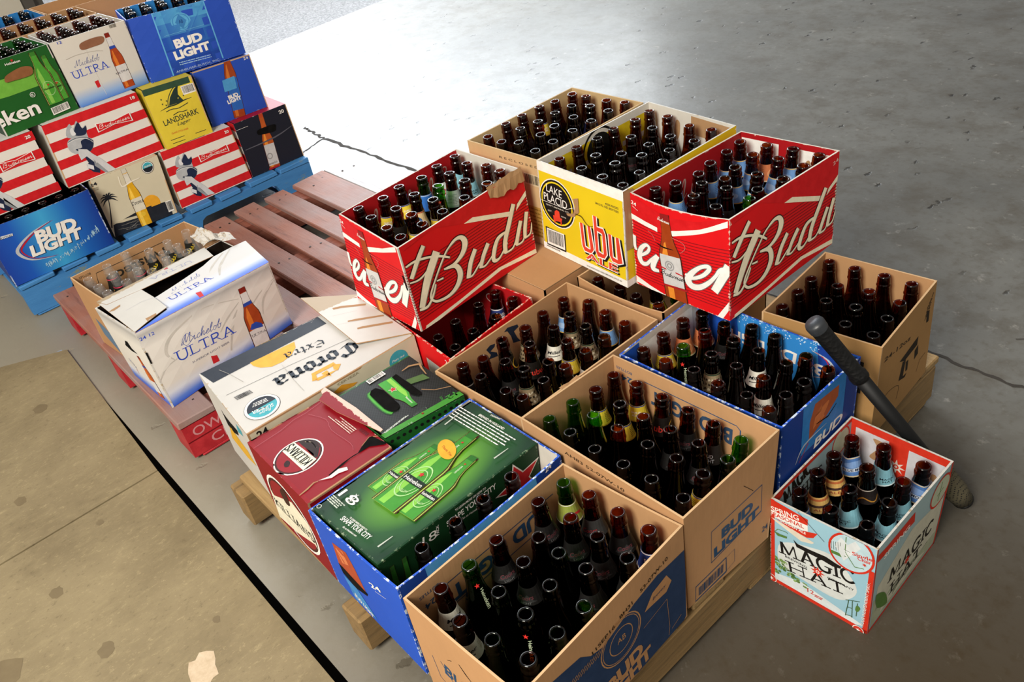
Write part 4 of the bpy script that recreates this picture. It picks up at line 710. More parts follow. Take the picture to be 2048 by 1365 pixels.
def serif(a, m, txt, p, q, h, wt=.12, dy=0.0, slab=.18):
    W_ = sum(SER[c][0] for c in txt); dx, dyv = q[0] - p[0], q[1] - p[1]; L = math.hypot(dx, dyv); ux, uy = dx / L, dyv / L; sx = L / W_; x = 0
    F = lambda px, py: (p[0] + ux * px * sx - uy * py * h, p[1] + uy * px * sx + ux * py * h)
    for c in txt:
        w, st, sf = SER[c]
        for k, s in enumerate(st):
            thin = wt * h * (1.0 if k == 0 or c in 'ANMRK' and k == 1 else .55)
            if len(s) > 4: a.line(m, [F(x + X, Y) for X, Y in s], thin, smooth=3)
            else: a.line(m, [F(x + X, Y) for X, Y in s], thin)
        for X, Y in sf: a.line(m, [F(x + X - slab, Y - .03 * (Y > .5) + .03 * (Y < .5)), F(x + X + slab, Y - .03 * (Y > .5) + .03 * (Y < .5))], wt * h * .5)
        x += w
    return a
BLK = {'C': (.95, [[(.75, .95), (.35, 1), (.1, .75), (.1, .3), (.35, .02), (.75, .15)], [(.45, .9), (.45, .1)], [(.75, 1.05), (.9, .75)]]), 'o': (.66, [[(.12, .12), (.12, .55), (.32, .7), (.5, .52), (.5, .15), (.3, 0), (.12, .12)]]), 'r': (.52, [[(.05, .6), (.18, .55), (.18, .1), (.28, .02)], [(.2, .5), (.38, .68), (.48, .52)]]),
 'n': (.76, [[(.05, .6), (.16, .55), (.16, .08), (.26, 0)], [(.18, .5), (.4, .7), (.55, .55), (.55, .12), (.68, .02)]]), 'a': (.7, [[(.15, .6), (.4, .68), (.52, .52), (.52, .1), (.64, .02)], [(.5, .4), (.2, .3), (.13, .12), (.3, 0), (.5, .14)]]),
 'E': (.8, [[(.7, .85), (.4, 1), (.12, .75), (.12, .25), (.4, 0), (.72, .18)], [(.14, .52), (.6, .55)]]), 'x': (.6, [[(.08, .6), (.24, .55), (.34, .1), (.5, .02)], [(.48, .66), (.12, .02)]]), 't': (.46, [[(.2, .9), (.2, .1), (.34, 0)], [(.04, .6), (.38, .64)]]), 'L': (.7, [[(.3, 1), (.16, .85), (.24, .2), (.1, .02), (.6, .1)]]), 'i': (.36, [[(.08, .6), (.18, .55), (.18, .08), (.3, 0)]]), 'e': (.58, [[(.48, .48), (.3, .68), (.1, .5), (.1, .15), (.28, 0), (.48, .12)], [(.1, .36), (.48, .5)]])}
def black(a, m, txt, p, q, h, nib=(.10, .09)):
    W_ = sum(BLK[c][0] for c in txt if c != ' ') + .4 * txt.count(' '); dx, dyv = q[0] - p[0], q[1] - p[1]; L = math.hypot(dx, dyv); ux, uy = dx / L, dyv / L; sx = L / W_; x = 0
    F = lambda px, py: (p[0] + ux * px * sx - uy * py * h, p[1] + uy * px * sx + ux * py * h)
    for c in txt:
        if c == ' ': x += .4; continue
        for s in BLK[c][1]:
            for (x0, y0), (x1, y1) in zip(s, s[1:]):
                a.raw([[F(x + x0 - nib[0], y0 - nib[1]), F(x + x1 - nib[0], y1 - nib[1]), F(x + x1 + nib[0], y1 + nib[1]), F(x + x0 + nib[0], y0 + nib[1])]], m)
                a.raw([[F(x + x0 - nib[0], y0 - nib[1]), F(x + x0 + nib[0] * .4, y0 - nib[1] * 1.0), F(x + x0 + nib[0], y0 + nib[1]), F(x + x0 - nib[0] * .4, y0 + nib[1])]], m)
        x += BLK[c][0]
    return a
SCRIPT = {'M': (1.15, [[(.0, .25), (-.05, .02), (.08, .0), (.25, .5), (.38, 1.0), (.40, .1), (.62, .6), (.80, 1.0), (.78, .1), (.9, .0), (1.1, .2)]]), 'i': (.32, [[(-.05, .15), (.1, .45), (.08, .08), (.16, .0), (.3, .15)], [(.14, .62), (.17, .66)]]), 'c': (.42, [[(.36, .36), (.26, .46), (.08, .3), (.08, .06), (.22, .0), (.4, .15)]]),
 'h': (.52, [[(-.02, .15), (.24, .9), (.18, 1.0), (.1, .7), (.06, .0), (.2, .4), (.34, .42), (.3, .06), (.38, .0), (.5, .15)]]), 'e': (.42, [[(-.02, .12), (.22, .26), (.3, .4), (.2, .46), (.08, .28), (.08, .06), (.2, .0), (.4, .15)]]), 'l': (.3, [[(-.02, .15), (.22, .85), (.16, 1.0), (.07, .6), (.07, .06), (.15, .0), (.28, .15)]]), 'o': (.46, [[(.3, .42), (.14, .44), (.06, .2), (.14, .0), (.3, .08), (.34, .32), (.28, .42), (.46, .38)]]),
 'b': (.5, [[(.0, .38), (.22, .85), (.16, 1.0), (.08, .6), (.08, .08), (.2, .0), (.34, .12), (.32, .36), (.22, .4), (.45, .42)]]), 'B': (.85, [[(.1, .9), (.16, 1.0), (.12, .4), (.02, .0)], [(.12, .85), (.4, 1.05), (.6, .9), (.5, .62), (.25, .52), (.55, .5), (.62, .2), (.4, -.02), (.15, .08), (.1, .2)]]), 'u': (.5, [[(-.02, .15), (.08, .45), (.06, .1), (.16, .0), (.32, .2), (.36, .45), (.33, .06), (.4, .0), (.48, .15)]]),
 'd': (.5, [[(.32, .4), (.14, .44), (.05, .18), (.14, .0), (.28, .12), (.42, 1.0), (.34, .1), (.4, .0), (.5, .15)]]), 'w': (.72, [[(-.02, .15), (.08, .45), (.06, .08), (.16, .0), (.3, .2), (.33, .45), (.31, .06), (.42, .0), (.54, .2), (.55, .45), (.7, .4)]]), 's': (.36, [[(-.02, .12), (.2, .48), (.26, .2), (.18, .0), (.04, .06), (.34, .14)]]), 'r': (.4, [[(-.02, .15), (.1, .48), (.24, .42), (.18, .06), (.26, .0), (.38, .15)]])}
def script(a, m, txt, p, q, h, w, shear=.32):
    W_ = sum(SCRIPT[ch][0] for ch in txt); dx, dyv = q[0] - p[0], q[1] - p[1]; L = math.hypot(dx, dyv); ux, uy = dx / L, dyv / L; sx = L / W_; x = 0
    for ch in txt:
        for s in SCRIPT[ch][1]: P = [(x + X + shear * Y * h / sx, Y) for X, Y in s]; a.line(m, [(p[0] + ux * X * sx - uy * Y * h, p[1] + uy * X * sx + ux * Y * h) for X, Y in P], [w * (1.0 if k % 2 else .65) for k in range(len(P))], smooth=4)
        x += SCRIPT[ch][0]
    return a
def sc(pts, k, kv=None): return [(x * k, y * (kv or k)) for x, y in pts]
def tlines(a, m, p, q, n, step, h, seed=1, ragged=.25):
    """rows of tiny unreadable print along a direction; step is the offset from row to row"""
    r = random.Random(seed); dx, dy = q[0] - p[0], q[1] - p[1]; L = math.hypot(dx, dy); ux, uy = dx / L, dy / L; o = []
    for i in range(n):
        x = 0; e = L * (1 - r.random() * ragged); bx, by = p[0] + step[0] * i, p[1] + step[1] * i
        while x < e:
            w = min(e - x, r.uniform(1.4, 6) * h)
            o.append([(bx + ux * x, by + uy * x), (bx + ux * (x + w), by + uy * (x + w)), (bx + ux * (x + w) - uy * h, by + uy * (x + w) + ux * h), (bx + ux * x - uy * h, by + uy * x + ux * h)]); x += w + h * .7
    return a.raw(o, m)
def grad(name, stops, axis=1, rough=.42, wear=.2):
    n = NT(name); uv = n.n('ShaderNodeTexCoord').outputs['UV']; sp = n.n('ShaderNodeSeparateXYZ'); n.l(uv, sp.inputs[0])
    n.color(n.ramp(sp.outputs[axis], *[(p, hexc(c)) for p, c in stops])); n.set(Roughness=rough, Specular_IOR_Level=.16); n.bump(n.noise(n.co(), 9, 3), .12, .004); return n.m
def radial(name, c, r, stops, k=1.0, rough=.35):
    n = NT(name); uv = n.n('ShaderNodeTexCoord').outputs['UV']; mp = n.n('ShaderNodeMapping'); mp.inputs['Location'].default_value = (-c[0] / r, -c[1] * k / r, 0); mp.inputs['Scale'].default_value = (1 / r, k / r, 0); n.l(uv, mp.inputs[0])
    ln = n.n('ShaderNodeVectorMath', operation='LENGTH'); n.l(mp.outputs[0], ln.inputs[0]); n.color(n.ramp(ln.outputs['Value'], *[(p, hexc(c_)) for p, c_ in stops])); n.set(Roughness=rough, Specular_IOR_Level=.16); return n.m
class Sheet(Panel):
    """flat piece of board of any outline lying in a panel's plane, lifted by z (mm, or one value per corner of the panel)"""
    def piece(s, name, pts, mats, parent, art=None, lift=0.0, th=1.5):
        l = lift if callable(lift) else (lambda u, v: lift)
        base = Panel.P
        s.P = lambda u, v, off=0.0: base(s, u, v, off + l(u, v) / 1000)
        s.th = th / 1000; bm = bmesh.new(); uvl = bm.loops.layers.uv.new('uv'); ms = list(mats)
        t = bmesh.new(); vs = [t.verts.new((x, y, 0)) for x, y in pts]; es = [t.edges.new((vs[i], vs[(i + 1) % len(vs)])) for i in range(len(vs))]
        bmesh.ops.triangle_fill(t, edges=es, use_beauty=True)
        for i in range(1, s.nu): bmesh.ops.bisect_plane(t, geom=t.verts[:] + t.edges[:] + t.faces[:], plane_co=(s.w * i / s.nu, 0, 0), plane_no=(1, 0, 0), dist=1e-5)
        for i in range(1, s.nv): bmesh.ops.bisect_plane(t, geom=t.verts[:] + t.edges[:] + t.faces[:], plane_co=(0, s.h * i / s.nv, 0), plane_no=(0, 1, 0), dist=1e-5)
        t.verts.index_update()
        A = [bm.verts.new(s.P(v.co.x / s.w, v.co.y / s.h)) for v in t.verts]; B = [bm.verts.new(s.P(v.co.x / s.w, v.co.y / s.h, -s.th)) for v in t.verts]
        for f in t.faces:
            i = [v.index for v in f.verts]
            if f.normal.z < 0 or f.calc_area() and (f.verts[1].co - f.verts[0].co).cross(f.verts[2].co - f.verts[0].co).z < 0: i = i[::-1]
            a = bm.faces.new([A[k] for k in i]); a.material_index = 0; b = bm.faces.new([B[k] for k in i[::-1]]); b.material_index = 1
            for lp, k in zip(a.loops, i): t.verts.ensure_lookup_table(); c = t.verts[k].co; lp[uvl].uv = (c.x / s.w, c.y / s.h)
        for e in t.edges:
            if len(e.link_faces) == 1:
                x, y = e.verts[0].index, e.verts[1].index; q = bm.faces.new((A[x], A[y], B[y], B[x])); q.material_index = 2
        t.free()
        if art: s._press(bm, art, ms, False)
        bm.normal_update(); return bm_obj(name, bm, ms, parent)
WHT = PR('#ece9e2'); BLK_ = PR('#141311'); NAVY = PR('#1d2f55'); CRM = PR('#d9cdb0'); REDINK = PR('#c4242a'); HOLE = PR('#070605', .9); TORN = kraft('torn_kraft', '#a9835c')
DKGRN = PR('#15351c'); BROWNH = PR('#1b120c', .9)
# ------------------------------------------------------------ red cartons
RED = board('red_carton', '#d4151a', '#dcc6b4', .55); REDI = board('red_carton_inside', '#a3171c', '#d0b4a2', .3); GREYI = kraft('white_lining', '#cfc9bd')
def bud_side(k=1.0, kv=1.0):
    a = Art(); S = lambda p: sc(p, k, kv); dk = PR('#7f1115'); cr = PR('#f3e9cc'); ol = PR('#41090c'); sh = PR('#8d7f6c')
    for i in range(19): a.rect(dk, 0, 30 + i * 7.6, 500, 32.2 + i * 7.6)
    a.up(); rd = PR('#cc171c')
    a.poly(rd, S([(3,241),(12,225),(99,235),(186,198),(337,151),(352,163),(390,181),(388,238)])); a.poly(rd, S([(13,-5),(260,23),(391,1),(394,-21),(11,-13)]))
    a.up()
    bands = ([(186,198),(214,200),(337,151),(332,140),(263,168)], [(348,146),(355,161),(390,181),(389,167),(370,158)], [(13,-4),(16,8),(134,16),(259,30),(389,14),(390,1),(265,20)])
    for b in bands: a.poly(cr, S(b))
    st = (([(64,209),(38,181),(12,149)], [12, 13, 12]), ([(6,185),(33,185),(69,174),(101,158),(125,140)], [5, 6, 6, 6, 5]), ([(5,141),(29,135),(52,141),(74,155)], [4, 5, 5, 5]),
          ([(94,175),(52,122),(18,61)], [23, 23, 17]), ([(11,59),(34,55),(55,73),(70,97)], [7, 7, 6, 4]),
          ([(154,173),(124,163),(97,138),(70,107),(51,81),(49,66),(64,51),(99,46),(128,58),(143,82),(135,110),(102,120)], [3, 5, 5, 5, 6, 6, 7, 9, 14, 17, 12, 5]),
          ([(124,163),(147,174),(168,171),(176,152),(163,130),(135,117),(102,120)], [4, 7, 11, 18, 14, 8, 4]), ([(94,100),(75,103)], [5, 4]),
          ([(201,119),(179,92),(164,60)], [13, 14, 14]), ([(158,61),(176,57),(200,72),(212,80)], [5, 5, 5, 4]), ([(242,112),(221,89),(206,65)], [13, 13, 12]), ([(201,65),(221,60),(250,75)], [5, 5, 4]),
          ([(306,111),(275,107),(256,83),(249,59),(268,55),(301,81)], [5, 11, 14, 12, 6, 5]), ([(343,168),(317,125),(295,88),(289,57)], [14, 15, 15, 14]), ([(287,57),(314,57),(330,74)], [5, 5, 4]),
          ([(356,114),(338,81),(328,59)], [13, 13, 13]), ([(327,58),(351,58),(367,82)], [5, 5, 4]), ([(380,127),(366,89),(360,63)], [13, 13, 12]), ([(359,62),(380,65),(391,91)], [5, 5, 4]))
    for p, w in st: a.line(ol, S(p), [x + 5 for x in w], smooth=5)
    a.up()
    for p, w in st: a.line(sh, [(x + 2, y - 1.5) for x, y in S(p)], w, smooth=5)
    a.up()
    for p, w in st: a.line(cr, S(p), [x - .5 for x in w], smooth=5)
    a.text(PR('#e6b8ae'), '24', S([(366,212),(386,217)])[0], S([(366,212),(386,217)])[1], 9)
    return a
def bud_end():
    a = Art(); dk = PR('#86131a')
    for i in range(20): a.rect(dk, 0, 24 + i * 7.6, 320, 26 + i * 7.6)
    a.up(); a.poly(PR('#cc171c'), [(-2,239),(1,182),(78,176),(119,180),(258,229),(258,243),(187,225),(103,216)]); a.up()
    for b in ([(0,188),(0,175),(77,170),(77,181)], [(115,185),(117,172),(192,197),(258,222),(258,236),(192,208)], [(260,47),(259,25),(240,-8),(225,-7)], [(2,24),(2,7),(45,0),(86,-7),(128,-8),(86,1),(43,11)]): a.poly(WHT, b)
    st = (([(5,134),(4,108),(9,96)], [9, 9, 6]), ([(16,83),(41,102),(49,117),(40,122),(24,106),(17,84),(23,68),(38,70),(53,87),(71,106)], [6, 8, 8, 8, 12, 14, 13, 9, 7, 6]), ([(73,105),(60,81),(57,64),(74,64)], [11, 14, 13, 7]),
          ([(149,84),(166,78),(195,94),(212,114),(209,121),(190,114),(167,92),(156,70),(166,57),(188,62),(211,81),(228,102),(239,119),(255,126)], [7, 8, 9, 10, 10, 9, 13, 18, 17, 13, 10, 8, 9, 10]), ([(261,133),(247,106),(224,62)], [22, 20, 18]))
    for p, w in st: a.line(PR('#6d6a68'), p, [x + 3.5 for x in w], smooth=5)
    a.up()
    for p, w in st: a.line(WHT, p, w, smooth=5)
    a.up()
    b, t = [(121,-8),(99,222)]; a.bottle(b, t, 58, '#9c3d14', '#c9c8c6', '#e08a2e', '#8c1d1c', lab=(.2, .55))
    a.poly(PR('#a31c22'), [(86,35),(153,40),(154,35),(87,30)]); a.ell(PR('#9b9b9b'), *[(107,91)][0], 13, hole=.75); a.ell(PR('#8a8a8a'), *[(107,91)][0], 7, hole=.6)
    a.poly(PR('#b5262b'), [(77,83),(96,80),(98,77),(77,78)]); a.poly(PR('#b5262b'), [(123,80),(143,77),(143,74),(123,76)])
    p = [(79,61),(148,60)]; script(a, BLK_, 'Budweiser', p[0], p[1], 14, 1.5); a.line(HOLE, [(71,141),(93,136),(120,138)], [1, 4, 1], smooth=3)
    p = [(79,204),(112,201)]; script(a, WHT, 'Budweiser', p[0], p[1], 8, 1.0)
    p = [(3,215),(18,213)]; a.text(WHT, '24', p[0], p[1], 9, .03); a.line(WHT, [(6,210),(22,204)], 1)
    a.line(PR('#c98a80'), [(50,164),(62,158),(70,145)], .8, smooth=3); a.line(PR('#c98a80'), [(118,169),(146,164),(153,151),(140,136)], .8, smooth=4)
    return a
def inner_bud(w):
    a = Art(); m = PR('#b9958c'); x = w * .22
    for i in range(6): a.line(m, [(x, 150), (x + 14, 196), (x + 20, 190), (x + 12, 152), (x + 24, 160)], [2, 3, 5, 4, 2], smooth=4); x += w * .095
    a.line(m, [(w * .80, 160), (w * .84, 205), (w * .88, 200), (w * .80, 155)], 3, smooth=4); return a
def white_ends(w):
    a = Art(); a.rect(WHT, 6, 60, w * .42, 226); a.rect(WHT, w * .62, 60, w - 6, 224); a.up()
    for x in (w * .2, w * .68): a.blob(TORN, [(x, 120), (x + 10, 150), (x + 4, 190), (x + 16, 200), (x + 22, 160), (x + 14, 118)])
    return a
c = Carton('redR', 'beer_carton', 'scuffed red carton with bold script at the right end of the upper tier', RED, 'carton', None, REDI, edge=GREYI)
c.wall('E', bud_side()); c.wall('S', bud_end(), bulge=.006, sag=.010); c.wall('W', art_in=inner_bud(391)); c.wall('N', art_in=white_ends(258))
c = Carton('redL', 'beer_carton', 'scuffed red carton with a torn corner at the left end of the upper tier', RED, 'carton', None, REDI, edge=GREYI)
a = bud_side(416 / 391., 235 / 240.); a.up(); c.wall('E', a)
a = bud_end(); a.up(); a.line(HOLE, [(258, 160), (262, 120)], 6); c.wall('S', a); c.wall('W', art_in=inner_bud(400)); c.wall('N', inner=GREYI)
q = c.f['E']; pn = Panel(*q); bm = bmesh.new()      # crumpled torn rim at the far corner
r = random.Random(3); prev = None
for i in range(12):
    t = .70 + .027 * i; P0 = pn.P(t, .985, .0005 + r.random() * .002); P1 = pn.P(t, .985 - r.uniform(.09, .13) * math.sin(min(1, (i + 1.5) / 4) * 1.57), .004 + r.random() * .004); P2 = pn.P(t, 1.02 + r.random() * .02, -.002)
    cur = [bm.verts.new(x) for x in (P1, P0, P2)]
    if prev:
        for k in (0, 1): bm.faces.new((prev[k], cur[k], cur[k + 1], prev[k + 1]))
    prev = cur
bm_obj('torn_rim', bm, TORN, c.root)
c = Carton('redlow', 'beer_carton', 'low red carton half hidden under the torn-cornered red one', RED, 'carton', None, REDI, edge=RED)
a = Art(); w = 272; a.rect(PR('#d6d1c8'), 150, 60, 258, 185); a.up(); a.text(WHT, '24', (w - 30, 214), (w - 12, 214), 12, .02); a.rect(PR('#7f1115'), 150, 60, 270, 66)
c.wall('S', a); c.wall('E'); c.wall('W'); a = Art(); a.ell(WHT, 200, 190, 18, 14, hole=.85); a.ell(WHT, 130, 190, 20, 14, hole=.85); c.wall('N', art_in=a)
# ------------------------------------------------------------ yellow ale carton and plain one behind
YEL = board('yellow_carton', '#dcc01e', '#e8e2cf', .2); WHI = board('white_board', '#c6c3bc', '#a8967a', .25)
c = Carton('ubu', 'ale_carton', 'yellow ale carton with a round black badge in the middle of the upper tier', dict(S=YEL, E=YEL, N=WHI, W=WHI), 'carton', None, GREYI, edge=WHI)
def ubu_face():
    a = Art(); a.rect(WHT, 0, 224, 400, 260); a.rect(WHT, 0, 0, 400, 19); a.up()
    (cx_, cy_), = [(67,148)]
    a.ell(WHT, cx_, cy_, 67); a.up().ell(BLK_, cx_, cy_, 64); a.up().ell(PR('#e6cc22'), cx_, cy_, 59, hole=.93); a.up()
    for t, p, h, b in (('LAKE', [(30,174),(88,169)], 22, .0), ('PLACID', [(18,148),(106,145)], 22, .0)): a.text(WHT, t, p[0], p[1], h, b)
    a.line(WHT, [(7,143),(104,145),(127,155)], 1.2); p = [(24,134),(112,136)]; a.text(PR('#cfcabd'), 'CRAFT BREWING CO.', p[0], p[1], 4)
    p = [(30,118),(46,119)]; a.text(PR('#cfcabd'), 'EST.', p[0], p[1], 4); p = [(81,116),(99,117)]; a.text(PR('#cfcabd'), '1996', p[0], p[1], 4)
    rc = PR('#d8402a')
    for b in ([(57,126),(65,131),(74,129),(77,108),(54,108)], [(49,112),(84,112),(80,102),(50,96)], [(53,98),(58,99),(56,91),(51,92)], [(76,101),(81,102),(80,92),(76,92)]): a.poly(rc, b)
    a.poly(BLK_, [(14,69),(90,68),(89,17),(15,15)]); a.up(); b = [(18,19),(86,22),(18,66)]; a.bars(BLK_, WHT, b[0], (b[1][0] - b[0][0], b[1][1] - b[0][1]), (b[2][0] - b[0][0], b[2][1] - b[0][1]), seed=4)
    p = [(12,9),(65,10)]; a.text(BLK_, 'WWW.UBUALE.COM', p[0], p[1], 4, .03)
    U = ([(156,125),(160,63),(164,56),(184,55),(190,64),(183,125)], [(206,159),(208,64),(211,58),(231,58),(236,67),(234,120),(231,126),(209,127)], [(255,127),(257,69),(262,62),(281,61),(286,62),(280,126)])
    for u in U: a.line(BLK_, [(x + 4, y - 3) for x, y in u], 18)
    a.up()
    for u in U: a.line(WHT, u, 15.5)
    a.up()
    for u in U: a.line(PR('#d9402b'), u, 9.5)
    p = [(163,29),(278,30)]; a.text(BLK_, 'ALE', (p[0][0] + 3, p[0][1] - 3), (p[1][0] + 4, p[1][1] - 3), 22, .08); a.up().text(WHT, 'ALE', p[0], p[1], 22, .09); a.up().text(PR('#d9402b'), 'ALE', (p[0][0] + 2, p[0][1] + 1.5), (p[1][0] - 2, p[1][1] + 1.5), 19, .03)
    for t, p in (('4/SIX PACKS', [(246,201),(289,201)]), ('24/12 FL. OZ. BOTTLES', [(211,193),(289,192)]), ('2016 LAKE PLACID CRAFT BREWING, UTICA, NY', [(166,7),(289,10)])): a.text(PR('#4a4630'), t, p[0], p[1], 5.5 if 'PLACID' not in t else 4, .01)
    a.up().poly(TORN, [(132,182),(151,189),(151,151),(129,132),(108,129),(103,134),(130,142),(138,163)]); a.line(PR('#57420f'), [(137,143),(158,143),(173,130),(187,125),(198,130)], [3, 3, 2, 1.5, 1], smooth=3)
    return a
c.wall('S', ubu_face()); a = Art(); a.rect(TORN, 0, 200, 18, 250); a.rect(WHT, 0, 0, 420, 19); c.wall('E', a)
a = Art(); p = [(153,243),(287,240),(287,189),(151,195)]; a.poly(TORN, p); a.blob(TORN, [(100,219),(114,215),(109,177),(92,168)]); c.wall('N', art_in=a)
a = Art(); a.rect(PR('#cdb11c'), 0, 0, 420, 228); a.up(); (x, y), = [(213,192)]; a.ell(BLK_, x, y, 62, hole=.9); a.ell(BLK_, x, y, 46); c.wall('W', art_in=a)
t = Panel(*c.f['E']); bm = bmesh.new(); r = random.Random(8)      # torn kraft strip hanging at the front corner
for k in range(3):
    prev = None
    for i in range(8):
        v = .99 - i * .085; P0, P1 = t.P(.005 + .022 * k, v, .0006 + .0006 * k + r.random() * .0006), t.P(.03 + .022 * k, v, .0008 + .0006 * k + r.random() * .0006); cur = (bm.verts.new(P0), bm.verts.new(P1))
        if prev: bm.faces.new((prev[0], prev[1], cur[1], cur[0]))
        prev = cur
bm_obj('torn_strip', bm, TORN, c.root)
c = Carton('back', 'beer_carton', 'plain pale brown carton at the far end of the upper tier', KRAFT2, 'carton', None, KRAFT2, edge=KRAFT2)
a = Art(); a.text(PR('#4d4030'), 'R E C L O S E D', (120, 222), (262, 222), 6); a.bars(BLK_, PR('#cdbd98'), (205, 170), (60, 0), (0, 32), seed=9); a.rect(PR('#a8843f'), 196, 20, 271, 110); a.up(); a.lines(PR('#7f6022'), 200, 100, 268, 8, 11, 4)
c.wall('S', a); c.wall('E'); c.wall('N'); a = Art(); tlines(a, PR('#8b7750'), (12, 214), (60, 214), 4, (0, -8), 3); c.wall('W', art_in=a)
# ------------------------------------------------------------ brown cartons of the lower tier
c = Carton('lid', 'beer_carton', 'closed plain brown carton between the torn-cornered red carton and the yellow one', KRAFT, 'carton')
for f in 'SENW': c.wall(f)
s = Sheet(*c.f['T'], th=.003); w, h = s.w, s.h
s.piece('top_flap', [(0, 0), (w, 0), (w, h * .49), (0, h * .49)], (KRAFT, KRAFT, EDGE), c.root, None, lambda u, v: 2 - 1.5 * v, 3)
s = Sheet(*c.f['T'], th=.003); s.piece('top_flap', [(0, h * .495), (w, h * .495), (w, h), (0, h)], (KRAFT, KRAFT, EDGE), c.root, None, .5, 3)
c = Carton('hid', 'beer_carton', 'open brown carton with a crumpled rim under the yellow ale carton', KRAFT, 'carton')
for f in 'ENW': c.wall(f)
c.wall('S', sag=.012)
c = Carton('miller', 'beer_carton', 'open brown carton with blue-black gothic letters inside, next to the low red one', KRAFT, 'carton')
for f in 'SEN': c.wall(f)
a = Art(); m = PR('#222a3a')
for b in ([(203,225),(215,231),(246,222),(248,214),(232,210),(239,187),(247,173),(224,181),(221,203),(213,222)], [(143,211),(156,216),(171,212),(168,205),(154,200),(171,186),(172,175),(144,182),(153,190)], [(178,216),(193,217),(202,187),(187,190)]): a.poly(m, b)
c.wall('W', art_in=a)
pn = Panel(*c.f['E']); bm = bmesh.new(); r = random.Random(5); prev = None
for i in range(5):
    cur = [bm.verts.new(pn.P(.27 + .03 * i + r.uniform(-.006, .006), v, o)) for v, o in ((.95 + r.random() * .02, .003), (1.0 + r.random() * .015, .006 + r.random() * .004), (1.0 + r.random() * .02, -.004))]
    if prev:
        for k in (0, 1): bm.faces.new((prev[k], cur[k], cur[k + 1], prev[k + 1]))
    prev = cur
bm_obj('torn_rim', bm, TORN, c.root)
c = Carton('brownfront', 'beer_carton', 'kraft carton with an outlined dark blue logo, in front of the blue carton', KRAFT, 'carton')
a = Art(); bl = PR('#24486b')
a.line(bl, [(69,158),(214,160),(219,92),(69,74)], 2.2, closed=True)
for t, p, h in (('BUD', [(98,116),(190,117)], 24), ('LIGHT', [(77,82),(211,88)], 24)): a.text(bl, t, p[0], p[1], h, .1)
a.line(bl, [(23,45),(113,51),(115,11),(21,3)], 3, closed=True); b = [(25,7),(111,14),(26,37)]; a.bars(bl, None, b[0], (b[1][0] - b[0][0], b[1][1] - b[0][1]), (b[2][0] - b[0][0], b[2][1] - b[0][1]), seed=6)
a.line(bl, [(114,51),(139,54),(141,19),(116,12)], .8, closed=True); p = [(228,30),(246,30)]; a.text(bl, '24', p[0], p[1], 14, .02); a.line(BROWNH, [(157,201),(187,166)], 1)
c.wall('E', a)
a = Art(); p = [(119,233),(268,229)]; a.text(PR('#3a2c1c'), 'AH83 52-07W-10', (p[0][0], p[0][1]), p[1], 8); c.wall('S', a); c.wall('W')
a = Art(); p = [(54,233),(11,234)]; a.text(bl, 'BOTTLES', p[0], p[1], 7, .02); p = [(54,216),(23,217)]; a.text(bl, '24', p[0], p[1], 17, .03)
a.line(bl, [(87,225),(314,225),(323,218),(324,155)], 2); p = [(306,210),(104,210)]; a.text(PR('#2f435a'), 'BUD LIGHT', p[0], p[1], 36, .08); c.wall('N', art_in=a)
c = Carton('coors', 'beer_carton', 'nearest kraft carton, printed dark blue on its open floor side', KRAFT, 'carton')
a = Art(); kb = PR('#b5875c'); bl2 = PR('#243a5c'); W_ = 394; H_ = 244
a.poly(bl2, [(-60,228),(123,194),(145,171),(175,161),(257,184),(318,192),(342,188),(396,183),(390,6),(370,-12),(249,0),(171,24),(-88,105)]); a.up()
for t, p in (('11SEP16', [(149,169),(206,177)]), ('BH31', [(219,183),(252,187)]), ('53-07W-10', [(273,193),(348,204)])): a.text(PR('#2c2013'), t, p[0], p[1], 9)
(cx_, cy_), = [(216,132)]
a.ell(kb, cx_, cy_, 52, hole=.95); a.ell(kb, cx_, cy_, 47, hole=.97); a.ell(kb, cx_, cy_, 30, hole=.94); a.up(); p = [(206,128),(227,127)]; a.text(kb, 'AB', p[0], p[1], 14, .0)
for p, h in (([(172,29),(267,40)], 34), ([(160,-3),(288,9)], 32)): a.text(kb, 'BUD' if h == 34 else 'LIGHT', p[0], p[1], h, .1)
a.poly(kb, [(278,136),(302,163),(341,169),(354,143),(338,128),(289,135)]); a.up(); p = [(301,144),(336,145)]; a.text(bl2, 'Brewery', p[0], p[1], 7, 0, .3); a.line(kb, [(272,100),(338,109),(341,29),(337,8)], 1); a.line(kb, [(347,16),(375,26)], 1.2)
for i in range(16): p = [(159,153),(172,162)]; a.line(kb, [(p[0][0] - 7 * i, p[0][1] - 3), (p[1][0] - 7 * i, p[1][1] + 2)], 1.4)
c.wall('E', a)
a = Art(); a.line(bl, [(35,121),(40,62),(106,31),(58,127)], 1.4); p = [(61,96),(139,80)]; a.text(bl, 'BUD', p[0], p[1], 34, .05); a.line(BROWNH, [(118,178),(130,162),(142,151)], [2, 4, 2]); a.line(BROWNH, [(84,156),(97,166)], 1.2); c.wall('S', a, sag=.004)
c.wall('N', bulge=.004, sag=.008)
a = Art(); p = [(330,189),(85,182)]; a.text(PR('#25405e'), 'BUD LIGHT', p[0], p[1], 36, .08); a.line(PR('#25405e'), [(347,197),(79,202)], 2.2); a.line(PR('#25405e'), [(315,136),(75,143)], 2.2); p = [(66,220),(25,221)]; a.text(PR('#25405e'), 'BOTTLES', p[0], p[1], 7, .02); p = [(53,198),(30,196)]; a.text(PR('#25405e'), '24', p[0], p[1], 14, .02); c.wall('W', art_in=a)
KRAFT3 = kraft('dull_kraft', '#a9814f')
c = Carton('br24', 'beer_carton', 'brown carton with smudged black print at the edge of the bare floor', KRAFT3, 'carton', None, KRAFT_IN)
a = Art(); ik = PR('#2f2820', .8)
